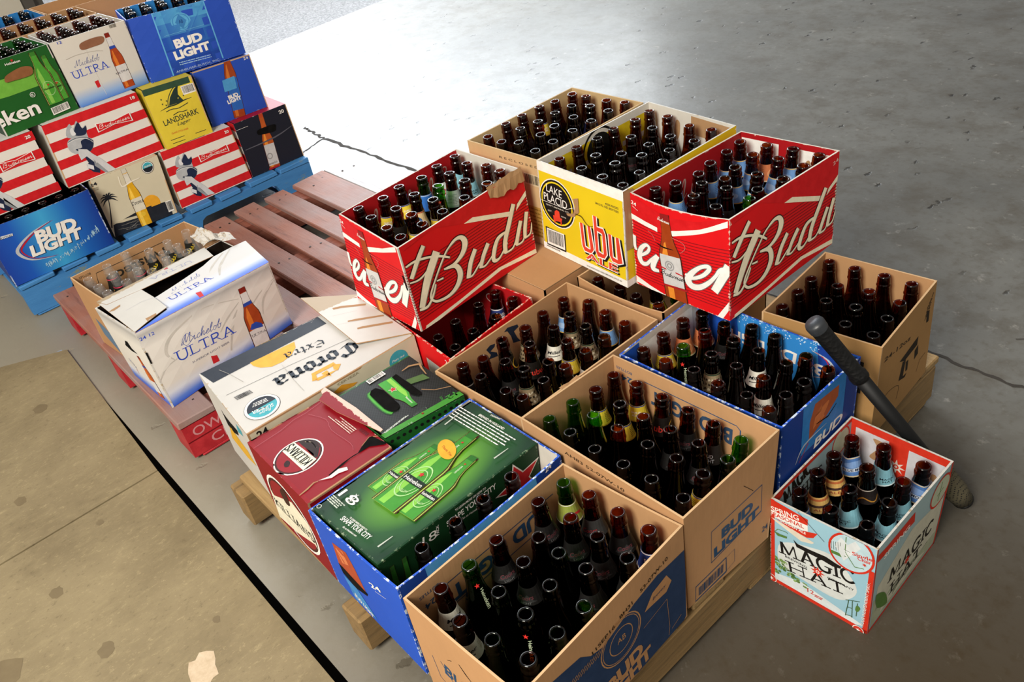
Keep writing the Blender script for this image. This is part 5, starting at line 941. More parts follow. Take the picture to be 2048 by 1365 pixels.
p = [(20,199),(159,170)]; a.text(ik, '24-12oz', p[0], p[1], 11, .02)
for b in ([(121,82),(131,127),(148,123),(143,80),(163,77),(155,70)], [(112,140),(207,149),(206,126),(142,124)], [(150,115),(164,113),(165,85),(155,86)], [(196,116),(213,122),(218,95),(199,90)]): a.poly(ik, b)
a.line(ik, [(18,80),(70,88),(125,67),(121,31)], 1.2, smooth=3); a.line(ik, [(222,40),(235,66),(265,68)], 1.2); a.poly(ik, [(241,194),(257,188),(258,158),(245,161)]); tlines(a, ik, *[(234,173),(267,202)], 4, (2, 9), 3, 2)
c.wall('E', a); a = Art(); a.rect(ik, 205, 170, 215, 205); a.rect(ik, 222, 168, 230, 200); a.rect(ik, 206, 118, 230, 152); c.wall('S', a); c.wall('W'); c.wall('N')
# ------------------------------------------------------------ blue cartons
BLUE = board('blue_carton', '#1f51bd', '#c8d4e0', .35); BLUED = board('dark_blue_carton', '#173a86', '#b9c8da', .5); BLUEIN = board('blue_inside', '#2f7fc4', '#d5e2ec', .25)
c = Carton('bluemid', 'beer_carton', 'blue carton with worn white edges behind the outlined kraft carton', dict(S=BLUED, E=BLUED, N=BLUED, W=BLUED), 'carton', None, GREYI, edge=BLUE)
a = Art(); lt = PR('#4ea3dc'); a.poly(PR('#1d4fae'), [(-98,178),(111,235),(122,115),(-49,2)]); a.poly(PR('#1a3f96'), [(307,239),(398,243),(362,168),(317,156)]); a.up()
for t, p in (('BUD', [(332,188),(226,198)]), ('LIGHT', [(183,192),(67,191)])): a.text(WHT, t, p[0], p[1], 30, .05)
a.line(PR('#b9c2cc'), [(296,220),(334,209),(348,186),(329,162),(296,148)], [2, 5, 7, 4, 1], smooth=4); a.line(REDINK, [(304,219),(330,207),(338,186)], [1, 3, 1], smooth=3)
r = random.Random(2)
for i in range(110):
    (x0, y0), (x1, y1) = [(111,235),(311,241)]; t = r.random(); x, y = x0 + (x1 - x0) * t, y0 + (y1 - y0) * t + r.gauss(0, 9) - 4; a.rect(PR('#cfe3f2'), x, y, x + r.uniform(1, 3.5), y + r.uniform(1, 3))
c.wall('N', art_in=a, inner=BLUEIN, sag=.006); c.wall('S', sag=.002)
a = Art(); a.rect(PR('#2d7cc2'), 70, 120, 220, 250); a.up(); a.poly(PR('#a4532c'), [(110,229),(194,222),(194,193),(155,167),(96,144),(95,191)]); a.poly(PR('#c9733d'), [(118,212),(163,210),(148,172),(107,163)]); a.up(); a.line(HOLE, [(119,171),(162,162),(190,177)], [2, 4, 2])
p = [(116,107),(218,110)]; a.text(WHT, 'BUD', p[0], p[1], 24, .06, .15); a.line(PR('#b9c2cc'), [(52,111),(80,143),(158,146)], [1, 5, 1], smooth=4); a.line(REDINK, [(65,106),(94,139)], [1, 3]); c.wall('E', a)
a = Art(); a.rect(WHT, 20, 40, 250, 226); a.up(); a.rect(PR('#1d4fae'), 0, 0, 60, 240); c.wall('W', art_in=a)
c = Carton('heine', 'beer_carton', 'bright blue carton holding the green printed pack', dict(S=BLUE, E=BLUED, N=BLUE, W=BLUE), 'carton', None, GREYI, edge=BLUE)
a = Art(); a.poly(PR('#a8492a'), [(68,190),(122,202),(135,164),(147,94),(94,82),(56,117)]); a.poly(PR('#d07a4c'), [(74,179),(105,192),(109,154),(79,136)]); a.up(); a.poly(HOLE, [(56,117),(70,117),(151,104),(145,92),(100,75),(58,86)])
a.poly(PR('#3f86c6'), [(55,79),(102,75),(137,28),(144,15),(68,10)]); a.up(); a.line(PR('#274b7d'), [(59,54),(133,-46)], 1); p = [(73,25),(130,6)]; a.text(WHT, 'BUD LIGHT', p[0], p[1], 16, .05); a.poly(PR('#9b4a2c'), [(70,-37),(87,-31),(155,-42),(131,-49)])
p = [(185,155),(224,170)]; a.text(WHT, '24', p[0], p[1], 13, .04); a.line(WHT, [(196,152),(234,162)], 1); c.wall('S', a, bulge=.002)
a = Art(); p = [(355,224),(372,226)]; a.text(WHT, '24', p[0], p[1], 11, .04); a.rect(PR('#4b92cc'), 60, 205, 330, 240); c.wall('E', a, sag=.006); c.wall('N'); c.wall('W')
# green pack inside it
HG = radial('green_glow_print', (.52, .50), .62, ((0, '#a9cf4a'), (.35, '#5f9a2c'), (.7, '#1f4d22'), (1, '#10301a')), 1.0); HD = board('green_pack', '#14371d', '#7f8f72', .15, .35)
c = Carton('hnk', 'bottle_pack', 'closed dark green pack of eighteen set into the bright blue carton', dict(S=HD, E=HD, N=HD, W=HD, T=HG), 'beer pack', None, KRAFT_IN, edge=HD)
a = Art()
def hbot(b, t, w, lab):
    a.bottle(b, t, w * 1.16, '#b9dc62', None, '#b9dc62', None); a.bottle(b, t, w, '#3d8a2b', None, '#7fbf45', '#2b6a22')
    dx, dy = t[0] - b[0], t[1] - b[1]; L = math.hypot(dx, dy); ux, uy = dx / L, dy / L; c0 = (b[0] + dx * .32, b[1] + dy * .32)
    a.ell3(PR('#a6cf8c'), c0, (c0[0] + ux * L * .19, c0[1] + uy * L * .19), (c0[0] + uy * w * .46, c0[1] - ux * w * .46), .93); a.ell3(PR('#a6cf8c'), c0, (c0[0] + ux * L * .14, c0[1] + uy * L * .14), (c0[0] + uy * w * .34, c0[1] - ux * w * .34), .93)
    a.up(); q = lambda u, v: (c0[0] + uy * u * w + ux * v * L, c0[1] - ux * u * w + uy * v * L)
    a.poly(PR('#0f2413'), [q(-.5, -.035), q(.5, -.035), q(.5, .035), q(-.5, .035)]); s = q(0, .085); a.star(REDINK, s[0], s[1], w * .13); s = (b[0] + dx * .86, b[1] + dy * .86); a.star(REDINK, s[0], s[1], w * .07)
    a.up(); a.text(WHT, 'Heineken', q(-.44, -.022), q(.44, -.022), L * .042, .02)
    a.text(PR('#a6cf8c'), 'QUALITY', q(-.25, -.13), q(.25, -.13), L * .025)
    a.text(PR('#d9e6c8'), 'LONDON', (b[0] + dx * .7 + uy * 2, b[1] + dy * .7 - ux * 2), (b[0] + dx * .82 + uy * 2, b[1] + dy * .82 - ux * 2), w * .09)
for b, w in (([(59,101),(53,255)], 40), ([(154,100),(139,280)], 42), ([(105,87),(90,322)], 54)): hbot(b[0], b[1], w, 0)
for t, p, h, bd in (('18', [(15,47),(62,48)], 21, .0), ('PACK', [(51,49),(48,74)], 7, .03), ('SHAPE YOUR CITY', [(71,15),(152,20)], 11, .02), ('TO LEARN MORE ON HOW TO', [(82,28),(132,30)], 4, .02), ('Go to Heineken.com', [(91,7),(129,10)], 4, .01), ('BREWED IN HOLLAND', [(55,361),(129,364)], 6, .03)): a.text(WHT, t, p[0], p[1], h, bd)
b = [(9,34),(45,31),(10,29)]; tlines(a, PR('#b5bcae'), [(9,40),(51,39)][0], [(9,40),(51,39)][1], 4, tuple(x / 4 for x in ([(8,27)][0][0] - [(8,44)][0][0], [(8,27)][0][1] - [(8,44)][0][1])), 2.4)
p = [(5,353),(178,359),(6,339)]; tlines(a, WHT, p[0], p[1], 5, ((p[2][0] - p[0][0]) * .55, (p[2][1] - p[0][1]) * .55), 2.6, 3, .15); a.poly(PR('#3a4a3a'), [(69,383),(97,388),(103,379),(75,375)]); a.up(); p = [(76,376),(101,380)]; a.text(WHT, 'Heineken', p[0], p[1], 5, .02); s, = [(86,389)]; a.star(REDINK, *s, 4)
for b in ([(22,300),(19,337)], [(176,299),(177,335)], [(179,22),(180,54)]): a.line(PR('#b9bdb2'), b, [3.5, 1.5])
s, = [(13,8)]; a.ell(PR('#b9bdb2'), *s, 5, hole=.7)
a.up(); e = [(83,257),(106,261),(99,237)]; a.ell3(PR('#e0a32c'), e[0], e[1], e[2]); a.up(); p = [(68,255),(104,249)]; a.text(PR('#a3481f'), 'Thank You', p[0], p[1], 6, .01); c.wall('T', a, name='top_panel', nu=8, nv=8)
a = Art()
for t, p, h, bd in (('18', [(92,195),(124,190)], 23, .0), ('PACK', [(130,193),(133,219)], 6, .03), ('SHAPE YOUR CITY', [(150,196),(272,199)], 15, .03), ('TO LEARN MORE ON HOW TO', [(173,219),(248,217)], 6, .02), ('Go to Heineken.com', [(183,185),(240,179)], 6, .01)): a.text(WHT, t, p[0], p[1], h, bd)
s, = [(329,165)]; a.star(WHT, s[0], s[1], 64, .42, rot=1.75); a.up(); a.star(REDINK, s[0], s[1], 56, .42, rot=1.75); a.rect(PR('#2e7a2c'), 0, 0, 130, 8)
for x in (24, 50): a.bottle((x, 20), (x, 205), 22, '#2f6f26', None, '#5f9c3a', '#2b5a22')
c.wall('E', a, name='long_panel')
for f in 'SNW': c.wall(f)
# ------------------------------------------------------------ red and black packs
KR = board('dark_red_pack', '#830a17', '#d9b7a8', .2, .4)
c = Carton('kill', 'bottle_pack', 'dark red pack with an oval badge and a ripped top, on the bare pallet', KR, 'beer pack', None, BROWNH, edge=TORN)
a = Art(); a.rect(PR('#8b101a'), 0, 0, 300, 8); e = [(126,54),(123,108),(175,55)]; a.ell3(WHT, *e); a.up(); a.ell3(BLK_, *e, 0) if 0 else None; q = lambda k: [e[0]] + [(e[0][0] + (p[0] - e[0][0]) * k, e[0][1] + (p[1] - e[0][1]) * k) for p in e[1:]]
a.ell3(PR('#3a1815'), *q(.94)); a.up(); a.ell3(PR('#8d1520'), *q(.87)); a.up(); a.poly(PR('#2a1a16'), [(87,76),(93,90),(111,103),(136,99),(160,80),(158,75)]); a.line(PR('#b9a890'), [(98,85),(111,94),(134,92)], 2.5, smooth=3); a.poly(PR('#8d1d20'), [(104,76),(145,80),(151,76),(106,72)]); a.blob(PR('#2a120f'), [(122,23),(119,32),(129,33),(137,25),(132,19)])
a.up(); a.poly(PR('#e8e4c9'), [(78,69),(164,75),(171,40),(87,38)]); a.up(); p = [(161,69),(81,65)]; serif(a, BLK_, "KILLIAN'S", p[0], p[1], 21, .15, slab=.1); p = [(154,50),(110,48)]; a.text(BLK_, 'GEORGE', p[0], p[1], 5)
p = [(153,179),(60,177)]; tlines(a, PR('#e0c9bd'), p[0], p[1], 4, (0, -5), 2, 5, .5); a.text(PR('#5c1018'), 'BEER', *[(186,189),(156,188)], 8)
a.up(); a.poly(HOLE, [(219,139),(207,158),(196,183),(199,189),(221,193),(240,198),(240,191),(220,167),(219,150),(216,133),(222,104),(227,68),(224,68),(217,104)]); a.poly(PR('#dcd3d0'), [(221,46),(228,67),(225,91),(234,105),(243,102),(236,84),(236,68)]); a.line(TORN, [(227,-2),(224,19),(219,37),(222,45)], [2, 4, 3, 2]); a.line(TORN, [(207,158),(196,183),(216,207)], 2.5)
a.line(PR('#b5606a'), [(30,-3),(25,66),(15,105),(16,133),(10,172),(-11,196)], .8); a.line(PR('#b0525c'), [(24,135),(71,152),(111,142),(179,147),(202,140)], .8, smooth=3); c.wall('T', a, name='top_panel')
s = Sheet(*c.f['T'], th=.002); pt = [(-19,204),(-13,191),(2,186),(9,173),(78,177),(212,204),(210,211),(103,212)]      # the raised far flap
s.piece('torn_flap', pt, (KR, TORN, TORN), c.root, None, lambda u, v: 9 + 5 * max(0, v - .6), 1.5)
a = Art(); e = [(121,101),(184,24),(199,156)]; a.ell3(WHT, e[0], e[1], e[2]); a.up(); q = lambda k: [e[0]] + [(e[0][0] + (p[0] - e[0][0]) * k, e[0][1] + (p[1] - e[0][1]) * k) for p in e[1:]]
a.ell3(PR('#47201b'), *q(.93)); a.up(); a.ell3(PR('#8d1a20'), *q(.86)); a.up(); a.poly(PR('#e4dfc6'), [(25,121),(35,101),(153,163),(209,140),(207,59),(199,70),(91,27),(-1,9)]); a.up(); p = [(21,64),(208,79)]; serif(a, BLK_, "KILLIANS", p[0], p[1], 24, .2); a.blob(PR('#3b1c14'), [(101,160),(133,185),(134,142),(108,127)]); a.line(PR('#d8d2c0'), [(63,2),(91,-2)], 1.5); c.wall('S', a)
for f in 'ENW': c.wall(f)
SP = NT('carbon_print'); o = SP.co(); ck = SP.n('ShaderNodeTexChecker'); ck.inputs['Scale'].default_value = 260; SP.l(o, ck.inputs[0]); ck.inputs[1].default_value = (*hexc('#181b19'), 1); ck.inputs[2].default_value = (*hexc('#262a28'), 1); SP.color(ck.outputs[0]); SP.set(Roughness=.5, Specular_IOR_Level=.2); SP = SP.m
GS = board('green_black_pack', '#1d5a22', '#8b9c80', .15)
c = Carton('spectre', 'bottle_pack', 'black and green pack with two finger holes, beside the ripped red pack', dict(S=GS, E=GS, N=SP, W=SP, T=SP), 'beer pack', None, BROWNH, edge=GS)
a = Art(); gl = PR('#3f8a2f')
for w_, m in ((13, '#1d3a20'), (9, '#2f6a2a'), (5, '#47a032')):
    a.line(PR(m), [(49,69),(58,55),(126,50),(148,57)], w_, smooth=3); a.up()
b, t = [(38,108),(163,103)]; a.bottle(b, t, 36, '#3f9a35', None, '#86c64a', '#2f7a2a'); s, = [(80,102)]; a.star(WHT, *s, 10.5, .45, rot=.4); a.up(); a.star(REDINK, *s, 9, .45, rot=.4); a.text(WHT, 'Heineken', *[(124,105),(151,103)], 4)
a.poly(HOLE, [(55,58),(45,68),(45,79),(66,87),(134,83),(142,80),(148,70),(144,58),(124,53)]); a.poly(HOLE, [(41,124),(38,137),(87,138),(136,139),(142,135),(140,127),(126,120),(86,121)])
b = [(22,78),(20,122),(6,78)]; a.bars(BLK_, WHT, b[0], (b[1][0] - b[0][0], b[1][1] - b[0][1]), (b[2][0] - b[0][0], b[2][1] - b[0][1]), seed=12)
a.up(); p = [(205,68),(211,8)]; a.text(PR('#cfd6cc'), 'S P E C T R E', p[0], p[1], 9); p = [(180,75),(194,8)]; tlines(a, PR('#b9c0b6'), p[0], p[1], 2, (-1.5, -5), 2); p = [(187,186),(188,163)]; a.text(PR('#3f8a35'), '12', p[0], p[1], 15, .02); p = [(196,155),(179,160)]; a.text(PR('#3f8a35'), 'PACK', p[0], p[1], 5)
a.poly(PR('#2c3330'), [(186,83),(182,118),(193,115),(194,80)]); a.text(WHT, 'Heineken', *[(187,115),(190,82)], 4, .02); s, = [(199,99)]; a.star(REDINK, *s, 5)
a.poly(PR('#4f6a3a'), [(74,139),(85,177),(109,179),(95,139)]); a.line(TORN, [(40,151),(37,172),(49,193),(66,187),(91,182)], [2, 5, 6, 4, 2]); a.line(TORN, [(128,144),(151,162),(167,194)], 2); a.rect(gl, 194, 0, 230, 230); c.wall('T', a, name='top_panel')
a = Art(); a.up()
for i in range(14): a.ell(BLK_, 12 + i * 14.5, 222, 4)
c.wall('E', a)
for f in 'SNW': c.wall(f)
# ------------------------------------------------------------ white case of bottles with blue shading
MU = grad('white_blue_print', ((0, '#3358c8'), (.06, '#5c7fd0'), (.17, '#cfd3dc'), (.27, '#d9d4cb'), (.78, '#dcd8d0'), (.9, '#c3c0bb'), (.95, '#aba9a6'), (1, '#cfcdca')), 1); MUT = grad('white_blue_top', ((0, '#c9c9c9'), (.62, '#cbc9c6'), (.82, '#c9d0de'), (.93, '#5b80d8'), (1, '#2f56cc')), 0)
UB = PR('#2b47b4'); SWO = PR('#c2bdb4')
def ultra(a, p, q, h, sub=True): serif(a, UB, 'ULTRA', p, q, h, .13)
c = Carton('mich', 'beer_case', 'white case with blue shading and a torn-open top, standing on the red-stained pallet', dict(S=MU, E=MU, N=MU, W=MU, T=MUT), 'beer case', None, BROWNH, edge=WHI)
a = Art()
for p, w in (([(297,182),(198,211),(113,197),(67,176),(49,146),(62,119)], [2, 3, 5, 9, 8, 2]), ([(69,118),(30,110),(-2,83)], [2, 5, 2]), ([(293,172),(243,144),(209,117)], [2, 5, 3]), ([(280,153),(253,121),(215,46)], [2, 9, 5]), ([(421,180),(367,140),(347,92)], [2, 7, 3]), ([(420,184),(360,162),(321,135)], [2, 4, 2])): a.line(SWO, p, w, smooth=5)
a.up(); p = [(96,146),(220,132)]; script(a, PR('#3d55a8'), 'Michelob', p[0], p[1], 26, 1.5); a.line(PR('#3d55a8'), [(134,149),(121,169),(101,155),(108,137),(128,145)], [.8, 1, 1.2, 1, .8], smooth=4); p = [(65,108),(249,90)]; ultra(a, p[0], p[1], 30); p = [(101,80),(220,72)]; a.text(PR('#5a5f78'), 'SUPERIOR LIGHT BEER', p[0], p[1], 6, -.005)
a.poly(REDINK, [(155,68),(172,60),(172,39),(152,42)]); p = [(3,215),(45,213)]; a.text(UB, '24 12', p[0], p[1], 9, .02)
b, t = [(309,-12),(317,210)]; a.bottle(b, t, 50, '#a4421b', '#d8d6d4', '#d9772c', '#7f2217', '#dcd9d6', '#2c4aa8', (.05, .34)); a.up(); a.poly(PR('#2c4aa8'), [(291,69),(301,84),(317,84),(331,69),(332,55)]); a.up(); p = [(287,43),(335,35)]; serif(a, PR('#44464f'), 'ULTRA', p[0], p[1], 8, .12); a.poly(HOLE, [(-4,182),(5,179),(4,145),(-1,145),(-6,163)]); c.wall('E', a)
a = Art(); a.poly(HOLE, [(119,172),(137,175),(145,156),(173,147),(131,142),(99,149)]); a.bottle(*[(189,8),(163,137)], 40, '#b5501f', '#d8d6d4', '#d9772c', '#7f2217', None, '#2c4aa8', (.12, .4)); p = [(49,79),(78,57)]; a.text(PR('#8a8fb0'), 'ULTRA', p[0], p[1], 12); a.line(REDINK, [(75,58),(72,38)], 2); c.wall('S', a); c.wall('N'); c.wall('W')
s = Sheet(*c.f['T'], th=.0015, nu=3, nv=3)
a = Art(); p = [(31,292),(10,165)]; serif(a, PR('#8d93bd'), 'ULTRA', p[0], p[1], 17, .1); a.poly(PR('#b5434c'), [(-9,218),(-5,229),(10,227),(5,216)])
s.piece('top_flap', [(-22,17),(27,26),(46,124),(72,342),(0,354)], (WHI, WHI, TORN), c.root, a, 5, 1.5)
s = Sheet(*c.f['T'], th=.0015, nu=4, nv=4); a = Art(); p = [(151,163),(136,263)]; script(a, PR('#4a5aa0'), 'Michelob', p[0], p[1], 22, 1.3); p = [(184,140),(185,274)]; ultra(a, p[0], p[1], 24); a.poly(REDINK, [(213,201),(218,215),(250,207),(248,195)])
for p, w in (([(81,370),(116,314),(145,285)], [3, 7, 3]), ([(77,398),(137,326),(188,293)], [2, 9, 4])): a.line(SWO, p, w, smooth=4)
s.piece('top_flap', [(125,119),(112,201),(94,293),(75,340),(75,403),(81,448),(253,415),(254,0),(219,112)], (MUT, WHI, TORN), c.root, a, lambda u, v: 1 + 9 * max(0, .55 - u), 1.5)
s = Sheet(*c.f['T'], th=.0015, nu=3, nv=3); a = Art()
for b in ([(74,9),(69,21),(66,48),(77,43),(82,23)], [(215,51),(217,60),(218,81),(229,77),(231,53),(239,47)]): a.poly(TORN, b)
a.line(PR('#b9bcc6'), [(117,42),(115,88),(133,124)], .8)
s.piece('torn_flap', [(-21,16),(27,26),(46,122),(122,121),(218,114),(228,76),(236,48),(253,2)], (WHI, WHI, TORN), c.root, a, lambda u, v: 4 + 12 * v * u, 1.5)
bm = bmesh.new(); r = random.Random(12); G = []       # crumpled scrap of white paper at the far end
pn = Panel(*c.f['T']); U = [(-89,360),(0,354),(71,428),(11,440)]
for j in range(6):
    row = []
    for i in range(9):
        u, v = i / 8, j / 5; x = (U[0][0] * (1 - u) + U[3][0] * u) * (1 - v) + (U[1][0] * (1 - u) + U[2][0] * u) * v; y = (U[0][1] * (1 - u) + U[3][1] * u) * (1 - v) + (U[1][1] * (1 - u) + U[2][1] * u) * v
        row.append(bm.verts.new(pn.P(x / pn.w, y / pn.h, .010 + .018 * r.random() * math.sin(math.pi * (.15 + .7 * u)) + (.03 * math.exp(-((u - .35) / .15) ** 2) if j < 3 else 0))))
    G.append(row)
for j in range(5):
    for i in range(8): bm.faces.new((G[j][i], G[j][i + 1], G[j + 1][i + 1], G[j + 1][i]))
bm_obj('torn_liner', bm, WHI, c.root)
c = Carton('micheb', 'beer_carton', 'brown carton of clear bottles behind the white blue-shaded case', KRAFT, 'carton')
a = Art(); m = PR('#3a342c'); p = [(307,193),(124,194)]; a.text(m, 'Twisted', p[0], p[1], 34, .03); a.line(m, [(299,210),(71,217),(65,184)], 2); p = [(57,228),(21,230)]; a.text(m, 'BOTTLES', p[0], p[1], 7, .02); c.wall('W', art_in=a)
a = Art(); a.poly(PR('#5f7a94'), [(47,110),(98,94),(146,66),(127,8),(57,53)]); c.wall('S', a, sag=.004); c.wall('N'); c.wall('E')
# ------------------------------------------------------------ white case with gothic lettering
CW = board('cream_white_case', '#c2bfb9', '#b5a184', .3); CC = board('cream_case', '#cbc3a8', '#b5a184', .3)
c = Carton('corona', 'beer_case', 'long white case with gothic lettering and a navy band, next to the ripped red pack', dict(S=CW, E=CC, N=CW, W=CW, T=CW), 'beer case', None, KRAFT_IN, edge=TORN)
a = Art(); nv = PR('#1b222e'); a.poly(nv, [(-13,0),(58,13),(48,316),(-9,314),(-47,301),(-38,205)]); a.up()
a.poly(PR('#e2a32b'), [(53,108),(57,223),(82,215),(101,195),(111,168),(108,140),(91,119),(71,109)])
r = random.Random(21); (x0, y0), (x1, y1) = [(-17,132),(-4,324)]
for i in range(120):
    t = r.random(); x, y = x0 + (x1 - x0) * t + abs(r.gauss(0, 8)) - 6, y0 + (y1 - y0) * t; l = r.uniform(4, 16); a.line(PR('#c9c6bd'), [(x, y), (x + r.uniform(-2, 2), y + l)], r.uniform(.6, 1.8))
for i in range(14): t = r.random() * .5; x, y = x0 + (x1 - x0) * t + 16, y0 + (y1 - y0) * t; a.line(PR('#c9a22e'), [(x, y), (x + 1, y + 9)], 1)
a.up(); p = [(103,279),(84,180)]; black(a, PR('#232a33'), 'Extra', p[0], p[1], 30, (.06, .05)); p = [(174,327),(155,119)]; black(a, PR('#222a35'), 'Corona', p[0], p[1], 46, (.10, .06))
og = PR('#dd9d2b')
for b in ([(209,195),(212,252),(225,253),(220,192)], [(219,192),(221,201),(242,196),(236,184)], [(228,212),(227,227),(255,225),(240,214)], [(219,246),(232,262),(249,245),(237,240)], [(234,191),(239,224),(245,247),(248,224),(245,194)]): a.poly(og, b)
a.line(PR('#4a4a48'), [(125,18),(138,175),(159,334)], 1.0); b = [(164,28),(168,70),(143,25)]; a.bars(BLK_, None, b[0], (b[1][0] - b[0][0], b[1][1] - b[0][1]), (b[2][0] - b[0][0], b[2][1] - b[0][1]), seed=15)
(cx_, cy_), = [(226,62)]; a.ell(BLK_, cx_, cy_, 41); a.up().ell(WHT, cx_, cy_, 40); a.up(); a.ell(PR('#3fa2ae'), cx_, cy_, 34); a.up(); a.poly(nv, [(cx_ - 34 * math.sin(t), cy_ + 34 * math.cos(t)) for t in (math.pi * i / 16 for i in range(17))]); a.up(); p = [(235,85),(224,38)]; a.text(WHT, 'SUMMER', p[0], p[1], 11, .02); p = [(244,75),(241,49)]; a.text(WHT, 'Raise', p[0], p[1], 9, 0, .3); tlines(a, WHT, *[(217,81),(210,44)], 3, (-5, 0), 2.2)
a.line(PR('#a59f92'), [(23,42),(52,52),(112,66)], 1); a.line(PR('#b0aa9e'), [(121,160),(186,155),(252,154)], .8); c.wall('T', a, name='top_panel', nu=5, nv=8)
a = Art(); p = [(18,226),(44,224)]; a.text(BLK_, '24', (p[0][0], 214), (p[0][0] + 26, 214), 20, .05); e, = [(383,209)]; a.ell(PR('#3f9dab'), e[0], e[1] - 6, 26); a.up(); a.text(WHT, 'Pass me', (e[0] - 18, e[1] - 4), (e[0] + 16, e[1] - 4), 6, 0, .3); a.poly(PR('#d2942a'), [(208,219),(231,226),(259,214),(270,210),(257,206),(216,210)]); p = [(222,229),(279,229)]; a.text(PR('#9a8f72'), 'CERVEZA', p[0], p[1], 6); c.wall('E', a)
a = Art(); a.poly(HOLE, [(89,187),(98,179),(136,177),(185,183),(174,160),(116,133),(87,139)]); a.poly(PR('#d7a52c'), [(104,150),(134,138),(162,132),(198,128),(222,95),(153,76),(58,79)]); a.poly(PR('#3f9dab'), [(208,219),(235,215),(230,195),(189,181)]); a.line(HOLE, [(194,254),(201,240),(236,264)], 2); c.wall('S', a); c.wall('N'); c.wall('W')
s = Sheet(*c.f['T'], th=.003, nu=3, nv=3); a = Art()
for b in ([(-47,353),(-5,427),(6,426),(-37,352)], [(6,355),(13,375),(53,428),(61,423),(22,370),(16,354)], [(94,355),(102,374),(140,433),(147,430),(112,372),(99,353)], [(143,356),(147,369),(186,433),(195,430),(157,367),(150,354)]): a.poly(TORN, b)
for b in ([(43,338),(67,395)], [(90,327),(124,391)]): a.line(PR('#a9a7a5'), b, .6)
s.piece('folded_flap', [(-109,319),(-7,437),(13,431),(272,440),(203,323)], (WHI, CW, TORN), c.root, a, lambda u, v: 3 + 24 * max(0, 1 - v) ** 1 * (1 if v < 1 else 0), 3)
